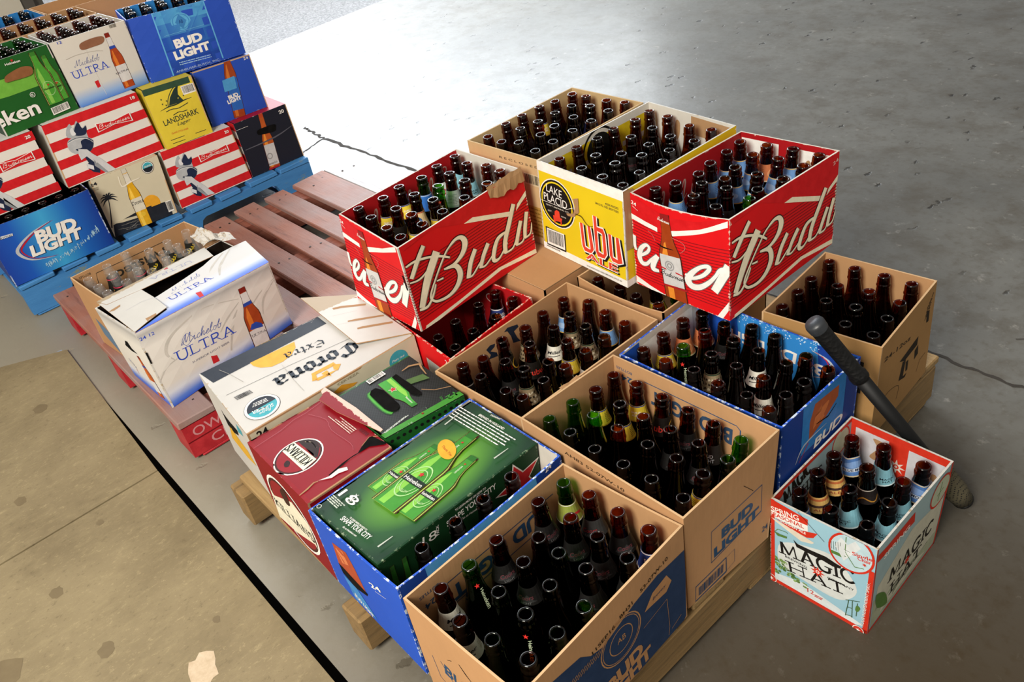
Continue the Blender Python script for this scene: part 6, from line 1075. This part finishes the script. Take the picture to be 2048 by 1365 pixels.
# ------------------------------------------------------------ small red-edged carton on the floor
SKY = board('sky_print', '#93bccb', '#c9b9a2', .2); SKYD = board('sky_print_side', '#9db7bb', '#c9b9a2', .2)
c = Carton('magic', 'ale_carton', 'small red-edged sky-blue carton on the concrete, away from the pallet', dict(S=SKY, E=SKYD, N=SKY, W=SKY), 'carton', None, SKYD, edge=WHI)
RD2 = PR('#c8321f'); GR = PR('#557a3a'); INK = PR('#1a1714')
def magic_face():
    a = Art(); w, h = 212, 241
    a.poly(PR('#d3dbdb'), [(2,26),(67,44),(121,34),(199,19),(156,-6),(5,-10)]); a.blob(PR('#cfd4d0'), [(16,112),(35,139),(81,159),(133,167),(176,119),(172,82),(139,52),(72,54),(23,64)])
    for i, (x, y) in enumerate([(8,73),(18,57),(13,35),(33,58),(43,48),(26,72),(57,43),(79,40)]): r = random.Random(i); [a.ell(PR(('#6f8f4a', '#8aa862', '#4d7038')[k % 3]), x + r.uniform(-7, 7), y + r.uniform(-6, 6), r.uniform(2, 5), n=7) for k in range(9)]
    a.up(); a.rect(RD2, 0, 0, 9, h); a.rect(RD2, 0, 0, w, 10); a.rect(RD2, w - 15, 0, w, h - 60)
    a.poly(RD2, [(-7,235),(4,240),(77,232),(77,216),(-6,208)]); a.poly(WHT, [(-7,208),(77,216),(78,200),(66,196),(-7,193)]); a.poly(RD2, [(11,192),(64,194),(97,207),(89,190),(76,182),(44,183)]); a.poly(PR('#d9d0bd'), [(2,189),(46,185),(91,178),(87,172),(65,164),(11,183)])
    a.up()
    for t, p, hh, m in (('SPRING', [(3,208),(60,218)], 13, WHT), ('SEASONAL', [(0,196),(70,203)], 10, RD2), ('GOLDEN ALE', [(20,190),(74,189)], 6, WHT)): a.text(m, t, p[0], p[1], hh, .03)
    for t, p, q, hh in (('MAGIC', (145,575), (830,880), 37), ('HAT', (215,735), (745,970), 33)): pass
    p = [(21,99),(135,124),(176,119)]; serif(a, INK, 'MAGIC', p[0], [(178,123)][0], 33, .17); p = [(38,57),(162,79)]; serif(a, INK, 'HAT', p[0], p[1], 28, .18)
    a.poly(INK, [(49,157),(58,151),(85,153),(116,157),(134,153),(146,152),(145,145),(130,140),(108,142),(77,141),(56,141)])
    s, = [(101,102)]; a.up(); a.star(RD2, s[0], s[1], 15, .45, 8); a.up(); a.ell(WHT, s[0], s[1], 4, hole=.55)
    for t, p in (('BREWING', [(32,94),(79,95)]), ('COMPANY', [(121,99),(174,103)])): a.text(INK, t, p[0], p[1], 6, .0)
    e = [(162,201),(205,212),(156,250)]; a.ell3(RD2, *e); a.up(); q = [e[0]] + [(e[0][0] + (p[0] - e[0][0]) * .9, e[0][1] + (p[1] - e[0][1]) * .9) for p in e[1:]]; a.ell3(PR('#b9d3da'), *q); a.up()
    a.poly(PR('#d6dcdc'), [(131,203),(142,231),(155,220),(168,238),(179,226),(150,173)]); a.poly(GR, [(124,185),(149,188),(154,187),(145,179),(126,177)]); a.line(GR, [(151,238),(151,199),(162,183),(171,171),(188,178)], 1.6)
    for i in range(5): p = [(124,209),(126,189),(141,216),(143,190)]; t = i / 4; a.line(PR('#37482f'), [(p[0][0] + (p[2][0] - p[0][0]) * t, p[0][1] + (p[2][1] - p[0][1]) * t), (p[1][0] + (p[3][0] - p[1][0]) * t, p[1][1] + (p[3][1] - p[1][1]) * t)], .9)
    a.line(PR('#37482f'), [(142,204),(160,203)], .9)
    for t, p in (('Single', [(165,200),(202,208)]), ('Chair', [(175,194),(200,198)])): a.text(RD2, t, p[0], p[1], 9, .04)
    s, = [(188,189)]; a.star(RD2, *s, 5, .4, 8); a.line(INK, [(57,241),(111,196)], .8)
    a.poly(GR, [(8,154),(21,154),(36,157),(35,151),(16,146)]); a.line(GR, [(9,153),(16,165),(35,169),(37,166)], 1.2)
    for b in ([(166,71),(162,21)], [(173,74),(175,25)], [(160,67),(187,83)], [(164,49),(174,52)], [(162,24),(176,29)], [(183,75),(183,36)]): a.line(PR('#3f5a38'), b, 1.4)
    a.blob(GR, [(182,68),(189,64),(185,51),(180,53)])
    p = [(82,27),(96,28)]; a.text(RD2, '12', p[0], p[1], 11, .0); tlines(a, RD2, *[(97,29),(115,30)], 2, (0, -4), 2)
    p = [(18,-4),(174,-7)]; a.text(WHT, 'SINGLE CHAIR AND CELEBRATE', p[0], p[1], 5, .01); p = [(199,17),(202,149)]; a.text(WHT, 'YOUR INDEPENDENT SPIRIT.', p[0], p[1], 6, .01); p = [(-2,173),(-4,19)]; a.text(WHT, 'TAKE A RIDE TO THE TOP OF THE', p[0], p[1], 4.5, .0)
    for s in [(2,8),(190,1)]: a.up(); a.ell(WHT, *s, 11.5); a.up(); a.ell(RD2, *s, 10); a.up(); a.star(WHT, *s, 6, .35, 6)
    return a
c.wall('S', magic_face())
a = Art(); W_, H_ = 281, 241; a.poly(PR('#c9c8b4'), [(20, 20), (W_ - 10, 20), (W_ - 10, 150), (140, 175), (20, 120)]); a.poly(PR('#a9b096'), [(10, 10), (W_, 10), (W_, 50), (60, 60), (10, 90)]); a.up(); a.rect(RD2, 0, 0, W_, 7); a.rect(RD2, W_ - 7, 0, W_, H_); a.rect(RD2, 0, 0, 4, H_)
a.poly(RD2, [(6,222),(39,219),(137,222),(142,192),(68,197),(6,203)]); a.up(); p = [(29,190),(123,190)]; a.text(WHT, 'SPRING', p[0], p[1], 13, .03)
p = [(64,90),(245,79)]; serif(a, INK, 'MAGIC', p[0], p[1], 34, .2); p = [(78,40),(205,43)]; serif(a, INK, 'HAT', p[0], p[1], 30, .2); s, = [(139,85)]; a.up(); a.star(RD2, *s, 13, .45, 8)
e = [(243,191),(276,216),(298,99)]; a.ell(RD2, *e[0], 40, hole=.88); a.ell(PR('#b9c3a8'), *e[0], 35); a.up(); a.line(GR, [(e[0][0] - 4, e[0][1] - 25), (e[0][0], e[0][1] + 25)], 2); a.line(GR, [(e[0][0] - 12, e[0][1] - 5), (e[0][0] + 12, e[0][1])], 2); a.blob(GR, [(17,100),(54,72),(71,23),(28,52)]); c.wall('E', a)
a = Art(); w = 212; a.rect(RD2, 0, 0, w, 245); a.up(); a.rect(PR('#c3c1c4'), 14, 30, 84, 222); a.rect(PR('#c3c1c4'), 124, 30, 194, 222); a.up(); a.star(PR('#d8c9bd'), 104, 165, 20, .4, 8); a.up(); a.ell(RD2, 104, 165, 6, hole=.5)
for b in ([(48, 160), (62, 190), (52, 212), (80, 208), (88, 180), (70, 158)], [(136, 130), (146, 180), (158, 190), (160, 150), (146, 126)], [(160, 176), (180, 190), (192, 160), (188, 150), (176, 172)]): a.blob(TORN, b)
c.wall('N', art_in=a)
a = Art(); a.rect(PR('#b7c0b2'), 0, 0, 300, 150); a.up(); p = [(41,193),(134,211)]; serif(a, INK, 'MAGIC', p[0], p[1], 34, .2); p = [(102,176),(136,183)]; serif(a, INK, 'HAT', (p[0][0], p[0][1] - 14), (p[1][0] + 40, p[1][1] - 14), 28, .2); a.rect(RD2, 0, 232, 300, 242); s, = [(245,219)]; a.ell(RD2, s[0], s[1] - 12, 34, hole=.9); a.ell(PR('#b9c3a8'), s[0], s[1] - 12, 30); s, = [(22,235)]; a.up(); a.ell(RD2, s[0] + 3, s[1] - 3, 12); c.wall('W', art_in=a)
# ------------------------------------------------------------ the tall stack on the blue pallet
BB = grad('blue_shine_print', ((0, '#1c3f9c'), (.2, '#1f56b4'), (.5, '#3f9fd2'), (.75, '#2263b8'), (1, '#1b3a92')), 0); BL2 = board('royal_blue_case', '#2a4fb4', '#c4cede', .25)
def rest(c, skip='E', top=True):
    for f in 'SNW': c.wall(f)
    if top: c.wall('T', name='top_panel')
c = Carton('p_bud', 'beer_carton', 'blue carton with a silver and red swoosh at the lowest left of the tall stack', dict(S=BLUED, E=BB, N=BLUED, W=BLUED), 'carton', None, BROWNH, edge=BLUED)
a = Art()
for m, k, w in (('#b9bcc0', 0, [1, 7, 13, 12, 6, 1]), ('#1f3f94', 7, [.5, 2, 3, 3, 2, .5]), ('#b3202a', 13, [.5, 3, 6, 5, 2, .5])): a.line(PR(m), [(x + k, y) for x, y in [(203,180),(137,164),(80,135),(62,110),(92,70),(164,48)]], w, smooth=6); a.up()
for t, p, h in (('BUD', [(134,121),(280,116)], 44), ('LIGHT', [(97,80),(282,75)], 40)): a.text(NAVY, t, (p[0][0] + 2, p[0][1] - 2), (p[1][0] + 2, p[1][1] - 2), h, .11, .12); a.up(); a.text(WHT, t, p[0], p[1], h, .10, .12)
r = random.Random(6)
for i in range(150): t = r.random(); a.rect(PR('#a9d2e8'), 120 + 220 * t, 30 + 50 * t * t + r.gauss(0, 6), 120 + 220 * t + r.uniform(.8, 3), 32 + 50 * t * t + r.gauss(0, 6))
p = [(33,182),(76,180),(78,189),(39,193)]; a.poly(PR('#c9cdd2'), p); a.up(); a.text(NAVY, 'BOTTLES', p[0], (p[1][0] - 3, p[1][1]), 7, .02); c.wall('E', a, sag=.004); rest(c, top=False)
c = Carton('p_cor', 'beer_case', 'cream case with a palm tree and an orange sun, lowest row of the tall stack', dict(S=CC, E=CC, N=CC, W=CC, T=CC), 'beer case')
a = Art(); nv = PR('#20242c'); w, h = 260, 244
a.poly(nv, [(13,47),(114,62),(165,64),(246,55),(239,-12),(0,-3)]); a.ell(PR('#e2a22c'), *[(178,70)][0], 34); a.up(); a.poly(nv, [(130,59),(247,57),(227,-13),(105,-3)]); a.poly(PR('#c9bfa2'), [(7,53),(67,53),(125,46),(116,38),(47,44)])
cx, cy = [(36,146)][0]; a.line(nv, [(35,144),(24,100),(4,39)], [3, 3.5, 5], smooth=3)
for k in range(9): t = -.5 + k * .52; a.line(nv, [(cx, cy), (cx + 16 * math.cos(t), cy + 16 * math.sin(t) + 6), (cx + 33 * math.cos(t), cy + 28 * math.sin(t) - 5)], [3, 6, .6], smooth=3)
a.up(); b, t = [(132,-6),(126,233)]; a.bottle(b, t, 42, '#d9a521', '#d8d2bd', '#f0c64c', '#c9c4b4', '#d4cfbf', None, (.28, .5)); a.line(PR('#e6dfcb'), [(100,214),(99,173),(133,178),(171,180)], [3, 5, 5, 3], smooth=3)
p = [(106,89),(152,89)]; black(a, nv, 'Corona', p[0], p[1], 14, (.07, .05)); s = [(134,45)][0]; a.ell(PR('#e2b93a'), *s, 9); p = [(-6,213),(21,213)]; a.text(nv, '24', p[0], p[1], 12, .04); tlines(a, PR('#8a826a'), *[(-8,205),(22,203)], 3, (0, -4), 1.6)
s = [(212,206)][0]; a.ell(nv, *s, 23); a.up(); a.ell(WHT, *s, 21.5); a.up(); a.ell(PR('#3fa3b0'), *s, 19); a.up(); a.poly(nv, [(s[0] - 19 * math.cos(t), s[1] - 19 * math.sin(t)) for t in (math.pi * i / 14 for i in range(15))]); a.up(); a.text(WHT, 'VERANO', (s[0] - 14, s[1] + 2), (s[0] + 14, s[1] + 2), 6, .03); b = [(217,6),(231,6),(221,56)]; a.bars(BLK_, WHT, (228, 14), (24, 0), (0, 44), seed=5)
for k in range(60): r = random.Random(k); a.line(PR('#b5b0a2'), [(r.uniform(20, 130), r.uniform(6, 34))] * 1 + [(r.uniform(20, 130), r.uniform(6, 34))], .4) if k % 6 == 0 else None
c.wall('E', a); rest(c)
RW_ = board('red_white_case', '#dedad2', '#b9ad98', .15)
def stripes(a, w, h, n=4, first=None):
    for k in range(n): y = h - (k * h / (n - .45)) - h / (2 * n - .9) ; a.rect(PR('#cc2026'), -5, y, w + 5, y + h / (2 * n - .9))
    a.up()
TC, = [(97,128)]
TORCH = (('#a9adb0', [(68,167),(74,193),(94,210),(99,189),(120,212),(128,183),(146,187),(137,159),(134,142),(111,148)]), ('#1f2a44', [(98,181),(123,206),(129,180),(145,185),(139,164),(125,156),(98,164)]), ('#d9dadb', [(86,188),(97,195),(98,181),(100,168),(85,169)]),
         ('#b3b6b8', [(58,148),(70,159),(96,159),(127,148),(146,132),(140,111),(124,96),(98,96),(67,107),(55,126)]), ('#1f2a44', [(105,140),(129,142),(145,129),(140,111),(123,96),(99,98),(80,113),(78,120),(100,118)]))
def torch(a, p, k):
    """raised hand with a torch; p is the centre of its bowl, k the scale"""
    Q = lambda l: [(p[0] + (x - TC[0]) * k, p[1] + (y - TC[1]) * k) for x, y in l]
    for m, pts in TORCH: a.poly(PR(m), crom(Q(pts), 3, True)); a.up()
    a.line(PR('#1f2a44'), Q([(62,152),(94,156),(131,145),(146,125)]), 1.6 * k, smooth=3); a.line(PR('#e4e4e2'), Q([(59,148),(92,152),(129,141),(145,120)]), 1.4 * k, smooth=3); a.up()
    a.poly(PR('#1f2a44'), Q([(91,104),(120,65),(125,20),(120,10),(101,22),(89,41),(90,56),(99,58)])); a.up(); a.poly(PR('#c9cbcc'), Q([(85,118),(113,106),(124,85),(143,59),(179,-2),(149,2),(119,52),(102,83),(79,77),(78,98)])); a.poly(PR('#8f9498'), Q([(120,65),(149,2),(139,3),(114,41)])); a.poly(PR('#d9dadb'), Q([(91,59),(110,43),(106,28),(89,42)])); a.up()
def bowtie(a, p, q, h, name):
    dx, dy = q[0] - p[0], q[1] - p[1]; L = math.hypot(dx, dy); ux, uy = dx / L, dy / L; F = lambda x, y: (p[0] + ux * x * L - uy * y * h, p[1] + uy * x * L + ux * y * h)
    a.poly(WHT, [F(-.03, -.6), F(.5, -.26), F(1.03, -.6), F(1.03, .6), F(.5, .26), F(-.03, .6)]); a.up(); a.poly(PR('#cc2026'), [F(0, -.5), F(.5, -.2), F(1, -.5), F(1, .5), F(.5, .2), F(0, .5)]); a.up(); script(a, WHT, name, F(.03, -.2), F(.97, -.2), h * .5, 1.5, .25)
def bud_flag(key, label, num, tp, bt, tk=1.0, n=4):
    c = Carton(key, 'beer_case', label, RW_, 'beer case'); pn = Panel(*c.f['E']); a = Art(); stripes(a, pn.w, pn.h, n); torch(a, tp, tk); bowtie(a, *bt, 'Budweiser'); a.text(WHT, num, (pn.w - 30, pn.h - 20), (pn.w - 12, pn.h - 20), 11, .05); c.wall('E', a); rest(c)
bud_flag('p_b20', 'red and white striped case with a torch, lowest row right of the cream case', '20', [(66,125)][0], ([(140,159),(261,159)][0], [(140,159),(261,159)][1], 26), .92)
bud_flag('p_b18', 'large red and white striped case under the white ultra case, with a torch', '18', TC, ([(180,163),(309,160)][0], [(180,163),(309,160)][1], 28), 1.0)
bud_flag('p_b20l', 'red and white striped case cut off at the picture edge under the green pack', '20', (175, 118), ([(240,153),(350,154)][0], [(240,153),(350,154)][1], 27), 1.0)
BKP = board('dark_navy_case', '#1d1f2a', '#8d8f99', .2)
c = Carton('p_am', 'beer_case', 'dark navy case with a bottle picture at the right end of the lowest row', dict(S=RW_, E=BKP, N=BKP, W=BKP, T=board('crimson_top', '#a3182c', '#d9b7a8', .2)), 'beer case')
a = Art(); b, t = [(105,-16),(125,236)]; a.bottle(b, t, 46, '#b0521f', '#c3c1c0', '#e0892f', '#b5421f', None, None, (.12, .48)); a.poly(PR('#a31f26'), [(b[0] - 26, b[1] + 14), (b[0] + 20, b[1] + 14), (b[0] + 20, b[1] + 24), (b[0] - 26, b[1] + 24)]); a.ell(PR('#8f8d8c'), b[0] - 4, b[1] + 72, 13, hole=.7); a.text(BLK_, 'America', (b[0] - 22, b[1] + 36), (b[0] + 18, b[1] + 36), 10, 0, .3); a.up()
a.blob(HOLE, [(87,174),(117,177),(168,173),(170,158),(157,145),(97,153),(84,159)]); pn = Panel(*c.f['E']); a.text(WHT, '20', (pn.w - 42, pn.h - 30), (pn.w - 18, pn.h - 30), 14, .05); a.line(WHT, [(2,206),(56,206)], 1); a.line(PR('#55555f'), [(10, 118), (150, 122), (240, 140)], [3, 6, 2], smooth=3); c.wall('E', a)
pn = Panel(*c.f['S']); a = Art(); stripes(a, pn.w, pn.h, 4); c.wall('S', a); c.wall('N'); c.wall('W'); c.wall('T', name='top_panel')
c = Carton('p_ls', 'beer_case', 'small yellow case with a shark fin in the middle row of the tall stack', board('lemon_case', '#d9c33c', '#e8e0b0', .2), 'beer case')
a = Art(); w, h = 194, 239; dg = PR('#22342f'); a.rect(PR('#2f4a37'), -5, h - 28, w - 12, h + 5)
a.poly(dg, [(73,152),(88,180),(114,206),(136,217),(127,202),(121,182),(129,162),(134,153),(98,152)]); a.line(dg, [(69,151),(80,178),(108,208),(133,215)], 3, smooth=3); a.line(dg, [(35,143),(68,149),(101,149),(135,155),(166,156)], [1, 4, 5, 4, 1], smooth=3)
a.line(dg, [(53,134),(78,137),(103,133),(145,141)], 3, smooth=4); a.line(dg, [(74,114),(97,119),(114,116),(132,116)], 3, smooth=4)
for s in [(54,182),(52,165),(71,172),(64,157),(139,172)]: a.star(dg, *s, 5, .35, 5)
for t, p, hh, m, sh in (('LANDSHARK', [(28,86),(170,89)], 22, dg, 0), ('Lager', [(74,71),(128,72)], 12, dg, .3), ('ISLAND STYLE LAGER', [(41,48),(108,45)], 7, PR('#cc5a2c'), 0)): a.text(m, t, p[0], p[1], hh, .02, sh)
for b in ([(27,28),(83,27)], [(29,14),(81,12)], [(42,0),(159,0)], [(127,20),(171,19)]): a.line(PR('#3a3a2c'), b, 2.4)
b = [(141,186),(183,188),(142,213)]; a.bars(BLK_, WHT, (w - 54, h - 66), (50, 0), (0, 34), seed=2); c.wall('E', a); rest(c)
c = Carton('p_bl', 'beer_case', 'royal blue case with a bottle picture at the right end of the middle row', BL2, 'beer case')
a = Art(); b, t = [(119,0),(158,317)]; a.bottle(b, t, 46, '#9c421e', '#2c64b8', '#c9702e', None, None, None, (.1, .52)); p = [(101,165),(155,168),(148,118),(95,118)]; a.poly(PR('#4f9bd0'), p); a.up()
for t_, p, hh in (('BUD', [(101,85),(144,87)], 15), ('LIGHT', [(91,68),(151,70)], 15)): a.text(WHT, t_, p[0], p[1], hh, .10)
pn = Panel(*c.f['E']); a.text(WHT, '24', (pn.w - 30, pn.h - 16), (pn.w - 10, pn.h - 16), 11, .02); c.wall('E', a); rest(c)
c = Carton('p_blt', 'beer_carton', 'large royal blue open carton at the right end of the top row', BL2, 'carton', None, BLUEIN, edge=BL2)
a = Art(); a.poly(grad('label_blue', ((0, '#1f3f98'), (.5, '#2352ac'), (1, '#4f9ccc')), 1), [(96,244),(146,250),(293,242),(291,6),(87,0)]); a.up(); a.line(PR('#5fa9d8'), [(97,242),(88,2)], 5); a.line(PR('#5fa9d8'), [(292,238),(292,8)], 5); a.line(PR('#4690c8'), [(106,213),(211,225),(284,215)], 9, smooth=4)
(cx, cy), = [(187,184)]; a.ell(PR('#5aa6d4'), cx, cy, 37, 32); a.up(); a.ell(PR('#3f85c0'), cx, cy, 32, 28, hole=.9); a.poly(PR('#3a7cb8'), [(cx - 22, cy), (cx, cy + 27), (cx + 22, cy), (cx, cy - 27)]); a.up(); a.text(PR('#1f3f7c'), 'AB', (cx - 8, cy - 6), (cx + 8, cy - 6), 13, .02); a.line(PR('#6fb2da'), [(110,148),(265,151)], 1.2)
for t_, p, hh in (('BUD', [(134,96),(244,99)], 30), ('LIGHT', [(118,55),(260,58)], 30)): a.text(WHT, t_, p[0], p[1], hh, .11)
p = [(125,40),(253,34)]; tlines(a, PR('#9fc3e0'), p[0], p[1], 2, (0, -8), 3, 4, .1); p = [(102,8),(279,5)]; a.text(PR('#9db2d8'), 'ANHEUSER-BUSCH, INC.', p[0], p[1], 8); c.wall('E', a); rest(c, top=False)
c = Carton('p_mu', 'beer_carton', 'creased white open carton with a handle slot in the top row of the stack', dict(S=MU, E=grad('creased_white_print', ((0, '#4a78c4'), (.1, '#8aa9d4'), (.25, '#cfcdc6'), (1, '#d4cec2')), 1), N=WHI, W=WHI), 'carton', None, GREYI, edge=WHI)
a = Art(); p = [(45,138),(138,137)]; script(a, PR('#4a5590'), 'Michelob', p[0], p[1], 21, 1.2); p = [(22,101),(159,101)]; ultra(a, p[0], p[1], 26); a.poly(REDINK, [(86,71),(101,72),(100,48),(87,46)]); b, t = [(200,11),(196,216)]; a.bottle(b, t, 40, '#a8431d', '#d4d2d0', '#d9772c', '#7f2217', '#d4d2d0', '#2c4aa8', (.12, .42)); p = [(171,68),(220,70)]; a.text(PR('#44464f'), 'ULTRA', p[0], p[1], 7); a.blob(PR('#8d6047'), [(90,200),(102,210),(140,214),(176,211),(182,200),(169,187),(131,185),(95,186)]); p = [(26,228),(42,228)]; a.text(UB, '12', p[0], p[1], 9, .02); a.line(PR('#b5ada0'), [(28,172),(70,176),(129,171),(160,162)], 1.2, smooth=4); a.line(PR('#e9e5dc'), [(106,184),(103,108),(106,14)], 1); b = [(213,237)][0]; a.bars(PR('#6d675c'), None, (b[0], b[1] - 14), (28, 0), (0, 26), seed=3); c.wall('E', a); rest(c, top=False)
c = Carton('p_hk', 'beer_carton', 'green open carton with two bottles and white lettering, top row at picture edge', dict(S=HD, E=board('green_case', '#1f5a24', '#9db08c', .2), N=HD, W=HD), 'carton', None, board('green_inside', '#245c2a', '#9db08c', .2), edge=WHI)
a = Art(); a.poly(PR('#6fae3f'), [(-8,179),(102,179),(203,176),(187,121),(68,121),(-35,128)]); a.up()
for b, w in (([(233,50),(236,210)], 34), ([(203,47),(204,232)], 46)): a.bottle(*b, w * 1.14, '#b9cf6a', None, '#b9cf6a', None); a.bottle(*b, w, '#4c9a34', None, '#86c251', '#3a7a2a'); c0 = [b[0][k] + (b[1][k] - b[0][k]) * .3 for k in (0, 1)]; a.ell(PR('#a6cf8c'), *c0, w * .42, w * .55, hole=.92); a.up(); a.text(BLK_, 'Heineken', (c0[0] - w * .42, c0[1] - 3), (c0[0] + w * .42, c0[1] - 3), 7, .02); a.star(REDINK, c0[0] + 2, c0[1] + 12, 5)
p = [(-130,36),(142,36)]; a.text(WHT, 'eineken', p[0], p[1], 50, .05); s, = [(141,101)]; a.ell(WHT, *s, 9, hole=.8); a.up(); a.text(WHT, 'R', (s[0] - 4, s[1] - 4), (s[0] + 4, s[1] - 4), 8); b = [(174,11),(238,13),(175,37)]; a.bars(BLK_, WHT, b[0], (b[1][0] - b[0][0], b[1][1] - b[0][1]), (b[2][0] - b[0][0], b[2][1] - b[0][1]), seed=8); a.blob(PR('#8a5a38'), [(81,179),(96,189),(147,198),(178,190),(180,175),(164,163),(98,165),(80,167)]); s, = [(131,227)]; a.star(REDINK, *s, 6); p = [(104,217),(156,215)]; a.text(WHT, 'Heineken', p[0], p[1], 8, .03); c.wall('E', a); rest(c, top=False)
# cases further back on the same pallet: the top ones show only their rims and bottles
def block(key, x0, x1, y0, y1, z0, z1):
    BOX[key] = tuple((x, y, z0) for x, y in ((x0, y0), (x1, y0), (x1, y1), (x0, y1))) + tuple((x, y, z1) for x, y in ((x0, y0), (x1, y0), (x1, y1), (x0, y1)))
for key, x0, x1, y0, y1, m, inn, lab in (('qa', -3.335, -3.068, -.13, .275, KRAFT, KRAFT_IN, 'brown carton of bottles behind the creased white carton at the stack top'), ('qb', -3.335, -3.068, -.54, -.136, BLUE, BLUEIN, 'blue carton of bottles behind the green carton at the stack top'),
                                         ('qc', -3.610, -3.345, -.25, .155, BLUE, BLUEIN, 'blue carton of bottles in the rearmost row of the stack top'), ('qd', -3.610, -3.345, .16, .565, KRAFT, KRAFT_IN, 'brown carton in the rearmost row of the stack top')):
    block(key, x0, x1, y0, y1, .611, .85); c = Carton(key, 'beer_carton', lab, m, 'carton', None, inn)
    for f in 'SENW': c.wall(f)
for tier in (0, 1):
    for col, (x0, x1) in enumerate(((-3.335, -3.068), (-3.610, -3.345))):
        for row, (y0, y1) in enumerate(((-.485, -.085), (-.08, .32), (.325, .725))):
            k = 'x%d%d%d' % (tier, col, row); block(k, x0, x1, y0, y1, (.14, .3755)[tier] + .0005, (.3745, .6105)[tier]); c = Carton(k, 'beer_case', 'plain brown case inside the tall stack on the blue pallet', KRAFT, 'beer case', 'plain cases inside the tall stack', base=False)
            for f in 'SENWT': c.wall(f, nu=1, nv=1)
r = random.Random(31)
def grid_bottles(key, nx, ny, skip, where, kind='n', z=.0045):
    q = [Vector(p) for p in BOX[key]]; C0 = q[0]; ux, uy = q[1] - q[0], q[3] - q[0]
    for j in range(ny):
        for i in range(nx):
            if skip(i, j): continue
            m = .0385 if key in ('p_blt', 'p_hk') else .0362; fx = (m + (ux.length - 2 * m) * i / max(1, nx - 1)) / ux.length; fy = (m + (uy.length - 2 * m) * j / max(1, ny - 1)) / uy.length
            p = q[0] * (1 - fx) * (1 - fy) + q[1] * fx * (1 - fy) + q[2] * fx * fy + q[3] * (1 - fx) * fy; k = kind(i, j) if callable(kind) else kind
            put_bottle(p.x, p.y, p.z + z, r.uniform(-.001, .001), r.uniform(-.001, .001), k, '%s bottle, %s of the %s row in %s' % (DESC[k], ORD[i], ORD[j], where), 'empty bottles in ' + where, i + 7 * j)
gk = lambda i, j: 'g' if (i + j) % 3 == 0 else 'n'
grid_bottles('p_hk', 4, 4, lambda i, j: i == 3 and j == 0, 'the green carton', gk, .012)
grid_bottles('p_mu', 4, 4, lambda i, j: False, 'the creased white carton', 'n', .012)
grid_bottles('p_blt', 4, 6, lambda i, j: i == 3 or (i == 0 and j == 5), 'the large royal blue carton', 'n', .008)
grid_bottles('qa', 4, 6, lambda i, j: i == 3, 'the brown carton at the stack top', 'n', .012)
grid_bottles('qb', 4, 6, lambda i, j: i == 3 or j < 4, 'the blue carton behind the green one', 'n', .012)
grid_bottles('qc', 4, 6, lambda i, j: i > 1, 'the rearmost blue carton', 'n', .012)
grid_bottles('p_bud', 4, 6, lambda i, j: i < 2 or j < 1, 'the blue swoosh carton', 'n')
# ------------------------------------------------------------ gripped pole leaning behind the small carton
n = NT('black_rubber'); f = n.noise(n.co(), 300, 2); v = n.n('ShaderNodeTexVoronoi'); v.inputs['Scale'].default_value = 120; n.l(n.co(), v.inputs[0]); n.set(Base_Color=hexc('#0b0c0d'), Roughness=.55, Specular_IOR_Level=.3); n.bump(v.outputs['Distance'], .5, .003); RUB = n.m
n = NT('black_plastic'); n.set(Base_Color=hexc('#0d0e0f'), Roughness=.55, Specular_IOR_Level=.3); PLA = n.m
n = NT('worn_cap'); f = n.noise(n.co(), 60, 4); n.color(n.mix(f, hexc('#1d2023'), hexc('#363a3f'))); n.set(Roughness=.4); CAPM = n.m
p0, p1 = Vector((-.037, .430, .53)), Vector((.207, .675, .012)); L = (p1 - p0).length
root = empty('grip_pole', p1, 'black gripped pole leaning behind the small red-edged carton, mesh end on the concrete', 'pole')
Mx = (p0 - p1).to_track_quat('Z', 'Y').to_matrix().to_4x4()
bm = bmesh.new(); lathe(bm, [(.0001, .02), (.0125, .02), (.0145, L - .17), (.0001, L - .17)], 18, 0, Mx); bm_obj('shaft', bm, PLA, root, smooth=True)
bm = bmesh.new(); lathe(bm, [(.014, L - .175), (.0185, L - .172), (.0185, L - .16), (.0158, L - .155), (.0172, L - .012), (.0160, L - .005)], 20, 0, Mx); bm_obj('grip', bm, RUB, root, smooth=True)
bm = bmesh.new(); lathe(bm, [(.0182, L - .02), (.0190, L - .006), (.017, L), (.0001, L + .0015)], 20, 0, Mx); bm_obj('end_cap', bm, CAPM, root, smooth=True)
bm = bmesh.new(); mesh_m = NT('net_fabric'); v = mesh_m.n('ShaderNodeTexVoronoi'); v.inputs['Scale'].default_value = 170; v.inputs['Randomness'].default_value = .15; mesh_m.l(mesh_m.co(), v.inputs[0]); mesh_m.color(mesh_m.ramp(v.outputs['Distance'], (.28, hexc('#0d0c0a')), (.36, hexc('#57513d')))); mesh_m.set(Roughness=.8)
lathe(bm, [(.012, .012), (.021, .012), (.026, .05), (.026, .13), (.020, .15)], 20, 0, Mx); bm_obj('mesh_sleeve', bm, mesh_m.m, root, smooth=True)
bm = bmesh.new(); lathe(bm, [(.0001, .004), (.019, .004), (.022, .012), (.0001, .014)], 18, 0, Mx); bm_obj('foot', bm, RUB, root, smooth=True)
